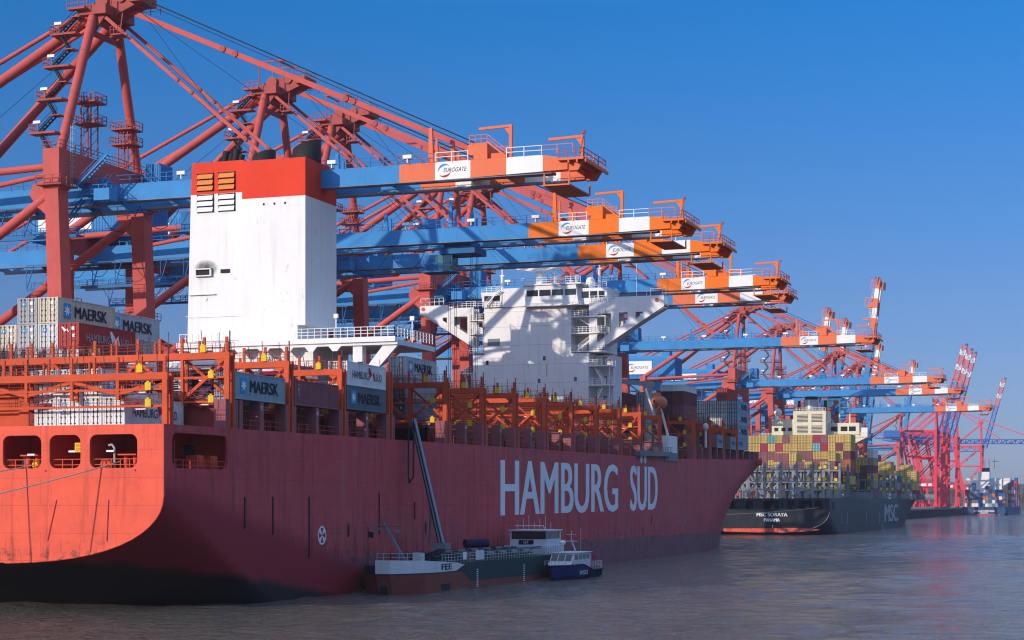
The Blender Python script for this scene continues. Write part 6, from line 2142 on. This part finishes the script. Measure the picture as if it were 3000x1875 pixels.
for k in range(5):
    n = [7, 8, 7, 9, 4][k]
    for t in range(n):
        farbox(BX + 0.0, BS + 60 + k * 27, 13.3 + 3.0 * t, br2.choice((0, 8, 10, 11, 12)))
o = box_stack = g.build("shipping_container", mats_); tag(o, "mixed blue, white and red boxes stacked on the small blue ship", "container", kind="stuff")

bs_.location.z -= 5.7
box_stack.location.z -= 5.7
# ================================================================== BUNKER BARGE
bg = thing("tank_barge", "small bunker tanker with white bow band and hose crane alongside the red hull", "barge", (-89.4, 222, WZ))
M_green = paint("barge_green", (0.015, 0.045, 0.05), 0.45, 0.2, 0.1)
M_brown = paint("barge_red_bottom", (0.24, 0.06, 0.045), 0.55, 0.25, 0.2)
M_bwhite = paint("barge_white", (0.62, 0.63, 0.66), 0.45, 0.15, 0.15)
BXo, BXi, BY_0, BY_1 = -84.5, -94.2, 201.5, 268.0
def bp(z):
    """plan outline of the barge at height z"""
    f_ = 0.35 * (3.2 - min(z, 3.2))
    return [(-89.9, BY_0 + f_), (-88.0, BY_0 + f_), (BXo - 0.7, BY_0 + 4.6 + f_ * .5), (BXo, BY_0 + 8.0), (BXo, BY_1 - 4), (BXo - 2, BY_1), (BXi + 2, BY_1), (BXi, BY_1 - 4), (BXi, BY_0 + 8.0), (BXi + 0.7, BY_0 + 4.6 + f_ * .5)]
def ring(g, zs, top=True, m=None):
    n = 10; vs = []
    for z in zs: vs += [(x, y, z) for x, y in bp(z)]
    for i in range(len(zs) - 1):
        for k in range(n):
            j = (k + 1) % n
            g.add([vs[i * n + k], vs[i * n + j], vs[(i + 1) * n + j], vs[(i + 1) * n + k]], [(0, 1, 2, 3)], m[i])
    if top: g.add(vs[-n:], [tuple(range(n))], m[-1])
g = G()
ring(g, [-0.5, 1.9, 2.9, 3.9, 4.0], m=[0, 0, 1, 1, 1])
bh2 = g.build("hull", [M_brown, M_green], bg)
g = G()
g.v = []
pts_ = [(-89.95, BY_0 - 0.05), (-87.98, BY_0 - 0.05), (BXo - 0.66, BY_0 + 4.56), (BXo + 0.03, BY_0 + 8.0), (BXo + 0.03, BY_0 + 13.5)]
hh = [4.75, 4.75, 4.6, 4.4, 4.1]
for k, ((a, b), (c, d)) in enumerate(zip(pts_, pts_[1:])):
    g.add([(a, b, 3.05), (c, d, 3.05), (c, d, hh[k + 1]), (a, b, hh[k])], [(0, 1, 2, 3)])
g.add([(BXo + 0.03, BY_0 + 13.5, 3.05), (BXo + .03, BY_0 + 16.5, 3.75), (BXo + .03, BY_0 + 13.5, 4.1)], [(0, 1, 2)])
g.build("bow_band", M_bwhite, bh2)
g = G(); g.add([(BXo + 0.02, BY_0 + 15.5, 3.0), (BXo + 0.02, BY_0 + 19.0, 1.5), (BXo + 0.02, BY_1 - 4, 1.2), (BXo + 0.02, BY_1 - 4, 3.0)], [(0, 1, 2, 3)]); g.build("green_side", M_green, bh2)
g = G(); put_text(g, "FEE", 3.6, 0.75, lambda u, v: (BXo + 0.06, BY_0 + 8.3 + u, 3.3 + v), heavy=0.06, out=(0.01, 0, 0)); g.build("lettering", M_letter_k, bh2)
g = G(); g.box(BXo - 0.6, BXo + 0.04, BY_0 + 8.2, BY_0 + 11.4, -0.2, 1.5); g.box(-89.5, -88.7, BY_0 + 0.4, BY_0 + 1.0, 0.3, 1.5); g.build("thruster_opening", M_black, bh2)
g = G()
for k in range(9):
    g.box(BXo + 0.0, BXo + 0.03, BY_0 + 21, BY_0 + 21.6, 0.6 + k * 0.28, 0.72 + k * 0.28); g.box(BXo + 0.0, BXo + 0.03, BY_0 + 40, BY_0 + 40.6, 0.6 + k * 0.28, 0.72 + k * 0.28)
g.build("draught_mark", M_letter_w, bh2)
g = G()
rr = random.Random(9)
for k in range(6):
    x = BXi + 1.2 + k * 1.3
    g.tube((x, BY_0 + 16, 4.6 + (k % 3) * .25), (x, BY_1 - 13, 4.6 + (k % 3) * .25), 0.13 + 0.05 * (k % 2), 8)
for k in range(15):
    y = BY_0 + 17 + k * 2.1
    g.tube((BXi + 0.8, y, 4.3 + rr.random() * .6), (BXo - 0.8, y, 4.3 + rr.random() * .6), 0.12, 6)
    g.tube((BXi + 2 + rr.random() * 5, y, 4.0), (BXi + 2 + rr.random() * 5, y, 5.3), 0.16, 6)
g.build("deck_pipe", M_green, bg)
g = G()
for k in range(6):
    y = BY_0 + 20 + k * 5
    g.tube((BXo - 2.0, y, 4.7), (BXo - 2.0, y + 2.6, 4.7), 0.35, 10); g.tube((BXo - 4.5, y + 1, 5.2), (BXo - 3.6, y + 1, 5.2), 0.3, 10)
g.build("tank_valve", M_steelgrey, bg)
g = G()
g.rail((BXo - 0.15, BY_0 + 9, 4.0), (BXo - 0.15, BY_1 - 9, 4.0), 1.2, 1.1, 0.035, 3)
g.rail((-89.8, BY_0 + 0.2, 4.6), (-88.0, BY_0 + 0.2, 4.6), 1.0, 1.0, 0.035); g.rail((-88.0, BY_0 + 0.2, 4.6), (BXo - 0.8, BY_0 + 4.7, 4.5), 1.0, 1.2, 0.035)
g.build("railing", M_grey, bg)
g = G(); g.box(BXo - 0.14, BXo - 0.08, 222.5, 225.5, 4.2, 5.5); g.build("sign_board", M_bwhite, bg)
g = G(); g.box(BXo - 0.14, BXo - 0.08, 217.8, 219.0, 4.4, 5.4); g.build("warning_board", M_letter_w, bg)
# wheelhouse
g = G()
g.box(BXi + 1.6, BXo - 1.4, 255.7, 264.7, 4.0, 5.3); g.box(BXi + 2.2, BXo - 1.6, 256.7, 263.8, 5.3, 6.3)
g.box(BXi + 2.0, BXo - 1.4, 256.4, 264.2, 7.5, 7.7)
g.box(BXi + 2.2, BXi + 2.5, 256.7, 263.8, 6.3, 7.5); g.box(BXo - 1.9, BXo - 1.6, 263.2, 263.8, 6.3, 7.5)
wh = g.build("wheelhouse", M_bwhite, bg)
g = G(); g.box(BXi + 2.5, BXo - 1.7, 256.65, 263.2, 6.3, 7.5); g.build("wheelhouse_window", M_glass, wh)
g = G(); g.prism([(-90.6, 5.45), (-88.2, 5.5), (-88.1, 6.15), (-90.5, 6.15)], 'y', 256.62, 256.68); fl = g.build("emblem", M_letter_k, wh)
g = G(); put_text(g, "GT", 0.9, 0.42, lambda u, v: (-89.8 + u, 256.6, 5.6 + v)); g.build("lettering", M_letter_w, fl)
g = G()
for k in range(7): g.tube((BXi + 2.6 + k * 0.9, 259.2, 7.7), (BXi + 2.6 + k * .9, 259.2, 8.9 + (k * 7 % 3) * .5), 0.03, 4)
g.path([(BXi + 3, 256.8, 8.3), (BXo - 2.2, 256.8, 8.35), (BXo - 1.7, 256.8, 7.7)], 0.06, 5)
g.build("antenna", M_white, wh)
g = G(); g.tube((-92.4, 238.5, 6.0), (-90.0, 241.5, 6.0), 0.62, 12); g.tube((-92.2, 238.8, 4), (-92.2, 238.8, 6), .1, 5); g.tube((-90.3, 241.2, 4), (-90.3, 241.2, 6), .1, 5); g.build("covered_dinghy", paint("tarp_blue", (0.012, 0.02, 0.06), 0.6, 0.2, 0), bg)
g = G(); g.beam((-87.6, BY_0 + 4.6, 4.0), (-90.6, BY_0 + 4.6, 8.9), 0.28, 0.32); g.box(-92.4, -88.2, BY_0 + 4.4, BY_0 + 4.8, 9.1, 9.2); g.box(-92.2, -91.2, BY_0 + 4.3, BY_0 + 4.9, 8.4, 8.7); g.box(-89.4, -88.8, BY_0 + 4.3, BY_0 + 4.9, 8.1, 8.5); g.sphere((-90.7, BY_0 + 4.6, 9.0), 0.3)
g.build("bow_mast", M_steelgrey, bg)
g = G(); g.tube((-92.3, BY_0 + 3, 4.2), (-92.3, BY_0 + 3, 8.8), 0.05, 5); g.add([(-92.3, BY_0 + 3, 8.3), (-91.4, BY_0 + 2.8, 8.1), (-91.5, BY_0 + 2.8, 7.4), (-92.3, BY_0 + 3, 7.6)], [(0, 1, 2, 3)]); g.build("flagstaff", M_letter_k, bg)
g = G(); g.box(-87.9, -86.7, BY_0 + 7, BY_0 + 8, 4.0, 5.5); g.build("locker", M_bwhite, bg)
g = G(); g.tube((-85.9, BY_0 + 22.3, 4.0), (-85.9, BY_0 + 22.3, 5.2), 0.22, 8); g.build("red_drum", M_ltred, bg)
# hose crane
hb = Vector((-89.8, 223.0, 4.0)); ht = Vector((-93.8, 222.6, 23.2))
g = G(); g.tube(hb, hb + Vector((0, 0, 2.6)), 0.6, 12); g.box(hb.x - 1, hb.x + 1, hb.y - 1, hb.y + 1, 5.6, 6.4); cb = g.build("crane_pedestal", M_steelgrey, bg)
M_hose = paint("crane_bluegrey", (0.26, 0.32, 0.40), 0.4, 0.15, 0.1)
g = G(); s0 = hb + Vector((0, 0, 2.4))
g.beam(s0, ht, 0.75, 0.7)
g.build("crane_arm", M_hose, bg)
g = G()
d_ = (ht - s0)
for o_ in (-0.2, 0.25): g.tube(s0 + Vector((o_, -0.55, 0)), ht + Vector((o_ * .8, -0.45, 0)), 0.09, 6)
g.build("fuel_hose", M_black, bg)
g = G(); g.tube(hb + Vector((-1.8, 0.2, 2.0)), s0.lerp(ht, 0.32) + Vector((-.2, 0, 0)), 0.16, 6); g.build("lift_ram", M_steelgrey, bg)
g = G()
hz = [(ht.x - 0.2 + (0.55 if k > 8 else -0.2) * (1 if k != 8 else .4), ht.y - 0.6, ht.z - 0.5 - (8.2 * (k / 8) if k <= 8 else 8.2 * (2 - k / 8))) for k in range(17)]
g.path(hz, 0.11, 6); g.build("hose_loop", M_black, bg)
# crew member behind the rail
def person(x, y, z, label, face=-1):
    root = thing("person", label, "person", (x, y, z))
    J = [(0, 0, 0.95), (0, 0, 1.2), (0, -0.03, 1.42), (0, -0.02, 1.52), (0, -0.03, 1.66), (-0.19, 0, 1.40), (-0.30, -0.06, 1.14), (-0.24, -0.26, 1.05), (0.19, 0, 1.40), (0.29, -0.10, 1.14), (0.20, -0.28, 1.0),
         (-0.10, 0, 0.90), (-0.12, -0.03, 0.50), (-0.13, 0.03, 0.08), (-0.13, -0.12, 0.05), (0.10, 0, 0.90), (0.12, -0.02, 0.50), (0.13, 0.05, 0.08), (0.13, -0.10, 0.05)]
    E_ = [(0, 1), (1, 2), (2, 3), (3, 4), (2, 5), (5, 6), (6, 7), (2, 8), (8, 9), (9, 10), (0, 11), (11, 12), (12, 13), (13, 14), (0, 15), (15, 16), (16, 17), (17, 18)]
    Rr = [0.15, 0.145, 0.15, 0.06, 0.105, 0.075, 0.055, 0.042, 0.075, 0.055, 0.042, 0.10, 0.07, 0.055, 0.045, 0.10, 0.07, 0.055, 0.045]
    me = bpy.data.meshes.new("body"); me.from_pydata(J, E_, []); o = bpy.data.objects.new("body", me); COL.objects.link(o); o.parent = root
    md_ = o.modifiers.new("s", 'SKIN'); o.modifiers.new("d", 'SUBSURF').levels = 2
    sv = me.skin_vertices[0].data
    for i, r in enumerate(Rr): sv[i].radius = (r, r * 0.85); sv[i].use_root = (i == 0)
    me.materials.append(M_letter_k)
    g = G(); g.sphere((0, -0.03, 1.72), 0.135, 0.16, 0.12); g.box(-0.13, 0.13, -0.24, -0.1, 1.70, 1.72)
    h_ = G(); h_.v, h_.f, h_.m, h_.sm = g.v, g.f, g.m, g.sm
    hm = bpy.data.objects.new("helmet", h_.mesh("helmet", [M_ltred])); COL.objects.link(hm); hm.parent = root
    g = G(); g.sphere((0, -0.06, 1.62), 0.10, 0.11, 0.13, 10, 8); fm = bpy.data.objects.new("face", g.mesh("face", [paint("skin", (0.5, 0.28, 0.2), 0.6, 0.1, 0)])); COL.objects.link(fm); fm.parent = root
    g = G(); g.tube((0, 0, 0.98), (0, -0.02, 1.42), 0.20, 12, 0, 0.21); vm = bpy.data.objects.new("work_vest", g.mesh("work_vest", [paint("vest_navy", (0.02, 0.03, 0.09), 0.8, 0.1, 0)])); COL.objects.link(vm); vm.parent = root
    return root
person(-87.6, 214.5, 4.0, "crew member in dark overalls and red helmet standing on the barge below the hose crane")

# ================================================================== BLUE LAUNCH
ln = thing("launch", "blue hulled launch with white wheelhouse moored at the barge's stern", "boat", (-81.9, 253, WZ))
M_lblue = paint("launch_blue", (0.012, 0.025, 0.14), 0.35, 0.15, 0.05)
def lo(t):  # half width along the length, 0 bow .. 1 stern
    return 2.35 * min(1.0, math.sin(min(1, t * 2.3) * pi / 2) ** 0.7)
g = G()
rows = []
for k in range(15):
    t = k / 14; y = 246.0 + 15 * t; hw = lo(t)
    top = 3.05 - 1.15 * min(1, max(0, (t - 0.45) / 0.25)) 
    rows.append([(-81.9 + hw, y, top), (-81.9 + hw * .93, y + .2 * (1 - t), 1.2), (-81.9 + hw * .7, y + 1.0 * (1 - t), 0.3), (-81.9, y + 1.4 * (1 - t), 0.0)])
XC_ = -81.9
loft(g, rows)
g.add([r[0] for r in rows] + [(2 * XC_ - r[0][0], r[0][1], r[0][2]) for r in rows[::-1]], [tuple(range(30))])
lh = g.build("hull", M_lblue, ln)
g = G()
for a, b in zip(rows, rows[1:]):
    g.tube((a[0][0] + .05, a[0][1], a[0][2]), (b[0][0] + .05, b[0][1], b[0][2]), 0.12, 6)
for k in range(6): g.tube((XC_ + 2.42, 254.5 + k * 1.1, 0.7), (XC_ + 2.42, 254.5 + k * 1.1, 1.8), 0.13, 6)
g.build("fender", M_tyre, lh)
g = G(); put_text(g, "WS35", 3.4, 0.75, lambda u, v: (XC_ + 2.40, 251.0 + u, 1.25 + v), shear=0.3); g.build("lettering", M_letter_w, lh)
g = G()
g.prism([(248.8, 2.9), (257.2, 2.2), (257.2, 4.9), (250.4, 5.1), (249.6, 3.6)], 'x', XC_ - 1.75, XC_ + 1.75)
g.box(XC_ - 1.9, XC_ + 1.9, 250.2, 257.6, 5.05, 5.2)
lw = g.build("wheelhouse", M_bwhite, ln)
for k in range(3):
    g = G(); x0 = XC_ - 1.6 + k * 1.1; g.add([(x0, 249.66, 3.8), (x0 + 0.95, 249.66, 3.8), (x0 + .95, 250.3, 4.85), (x0, 250.3, 4.85)], [(0, 1, 2, 3)]); g.v = [(a, b - .04, c) for a, b, c in g.v]; g.build("windscreen", M_glass, lw)
for k in range(4):
    g = G(); y0 = 250.6 + k * 1.6; g.add([(XC_ + 1.77, y0, 3.9), (XC_ + 1.77, y0 + 1.3, 3.9), (XC_ + 1.77, y0 + 1.3, 4.8), (XC_ + 1.77, y0, 4.8)], [(0, 1, 2, 3)]); g.build("side_window", M_glass, lw)
g = G(); g.tube((XC_ + 0.6, 254, 5.2), (XC_ + 0.3, 253, 7.4), 0.12, 6); g.box(XC_ - 0.6, XC_ + 1.2, 252.8, 253.2, 7.1, 7.2); g.tube((XC_ + .3, 253, 7.3), (XC_ + .3, 253, 9.0), .05, 5); g.box(XC_ - .4, XC_ + 1, 252.9, 253.0, 8.3, 8.38); g.tube((XC_ + 1.4, 254, 5.2), (XC_ + 1.4, 254, 9.4), .03, 4)
g.build("mast", M_bwhite, lw)
g = G(); g.sphere((XC_ - 0.9, 252.5, 6.9), 0.5, 0.5, 0.45); g.build("radar_dome", M_shipwhite, lw)
g = G(); g.rail((XC_ + 2.2, 249.5, 3.0), (XC_ + 2.3, 254, 2.9), 0.9, 0.9, 0.035); g.rail((XC_ + 2.2, 256.6, 1.9), (XC_ + 2.2, 260.8, 1.9), 1.5, 0.7, 0.035); g.rail((XC_ - 1.6, 247.4, 3.05), (XC_ + 1.6, 247.4, 3.05), .8, .5, .03)
g.build("railing", M_bwhite, ln)
g = G(); g.sphere((XC_ + 1.8, 259.2, 2.7), 0.42); g.build("marker_buoy", M_ltred, ln)
g = G(); g.tube((XC_ + 0.8, 260.6, 1.9), (XC_ + 0.6, 260.9, 4.6), .04, 4); g.add([(XC_ + .6, 260.9, 4.5), (XC_ + 1.2, 260.6, 4.2), (XC_ + 1.2, 260.6, 3.6), (XC_ + .65, 260.8, 3.7)], [(0, 1, 2, 3)]); g.build("ensign", M_logo_r, ln)

ln.scale = (1.0, 1.22, 0.84)
ln.location = (-81.6, 254.2, WZ)
# mooring ropes of the red ship's stern
def rope(p, q, sag, r, label, n=16):
    g = G(); prev = None; p = Vector(p); q = Vector(q)
    for k in range(n + 1):
        t = k / n; c = p.lerp(q, t); c.z -= sag * 4 * t * (1 - t)
        if prev is not None: g.tube(prev, c, r, 6, caps=False)
        prev = c
    o = g.build("mooring_rope", paint("rope_pale", (0.45, 0.42, 0.36), 0.8, 0.2, 0.2))
    tag(o, label, "rope")
rope((-101.0, YS + 1.6, 16.2), (-118.0, 137.0, 9.6), 0.5, 0.07, "pale mooring rope crossing the red stern below the right hand opening")
rope((-110.9, YS + 0.8, 15.9), (-124.0, 137.0, 12.4), 0.4, 0.07, "pale mooring rope leaving the left hand stern opening with a yellow guard")
for x, y in ((-118.0, 137.0), (-124.0, 137.0)):
    pass
rope((-106.5, KS + 1, 10.0), (-152.0, 560.0, 7.8), 1.0, 0.09, "pale mooring rope from the dark ship's stern running left behind the red bow")

# small workboats at the far right
for i, (x, y, lab, s) in enumerate(((-82, 1660, "grey workboat with white cabin beside the small blue ship", 1.0), (-60, 1720, "low motor vessel at the right edge below the bare wood", 1.1))):
    w = thing("workboat", lab, "boat", (x, y, WZ))
    g = G(); g.prism([(x - 9 * s, 0.3), (x + 9 * s, 0.3), (x + 11 * s, 4.5), (x - 11 * s, 3.8)], 'y', y, y + 8); g.build("hull", M_steelgrey, w)
    g = G(); g.box(x - 5 * s, x + 4 * s, y + 1, y + 7, 4.3, 8.0); g.box(x - 3 * s, x + 2 * s, y + 1, y + 7, 8.0, 10.5); cb_ = g.build("cabin", M_bwhite, w)
    g = G(); g.box(x - 2.8 * s, x + 1.8 * s, y + 0.95, y + .99, 8.7, 9.9); g.build("cabin_window", M_glass, cb_)
# shed and stacks on the quay seen under the pink cranes
for i, (x, y, w_, h, colr) in enumerate(((-175, 1700, 14, 5, "tan"), (-200, 1640, 12, 3, "mustard"), (-190, 1500, 12, 3, "red"))):
    container(x, y, QZ, colr, f"{colr} container standing on the far quay under the pink cranes, {['rear', 'middle', 'front'][i]} one", "containers on the quay", far=True)
# ================================================================== AIR
hz = G(); hz.box(-905, 4200, -60, 5200, -7.0, 140.0)
HAZE = True
if HAZE:
    m = bpy.data.materials.new("thin_haze")
    m.use_nodes = True
    ns, ls = m.node_tree.nodes, m.node_tree.links
    for n in list(ns): ns.remove(n)
    o_ = ns.new("ShaderNodeOutputMaterial"); v = ns.new("ShaderNodeVolumePrincipled")
    v.inputs["Color"].default_value = (0.80, 0.86, 1.0, 1)
    v.inputs["Density"].default_value = 0.00006
    v.inputs["Anisotropy"].default_value = 0.0
    ls.new(v.outputs[0], o_.inputs["Volume"])
    h_ = hz.build("haze", m)
    tag(h_, kind="stuff")
    m.cycles.homogeneous_volume = True if hasattr(m.cycles, "homogeneous_volume") else True

for _o in list(sc.objects):
    if _o.parent is None and 'label' in _o and len(_o['label'].split()) > 16:
        print("LONG", len(_o['label'].split()), _o['label'])
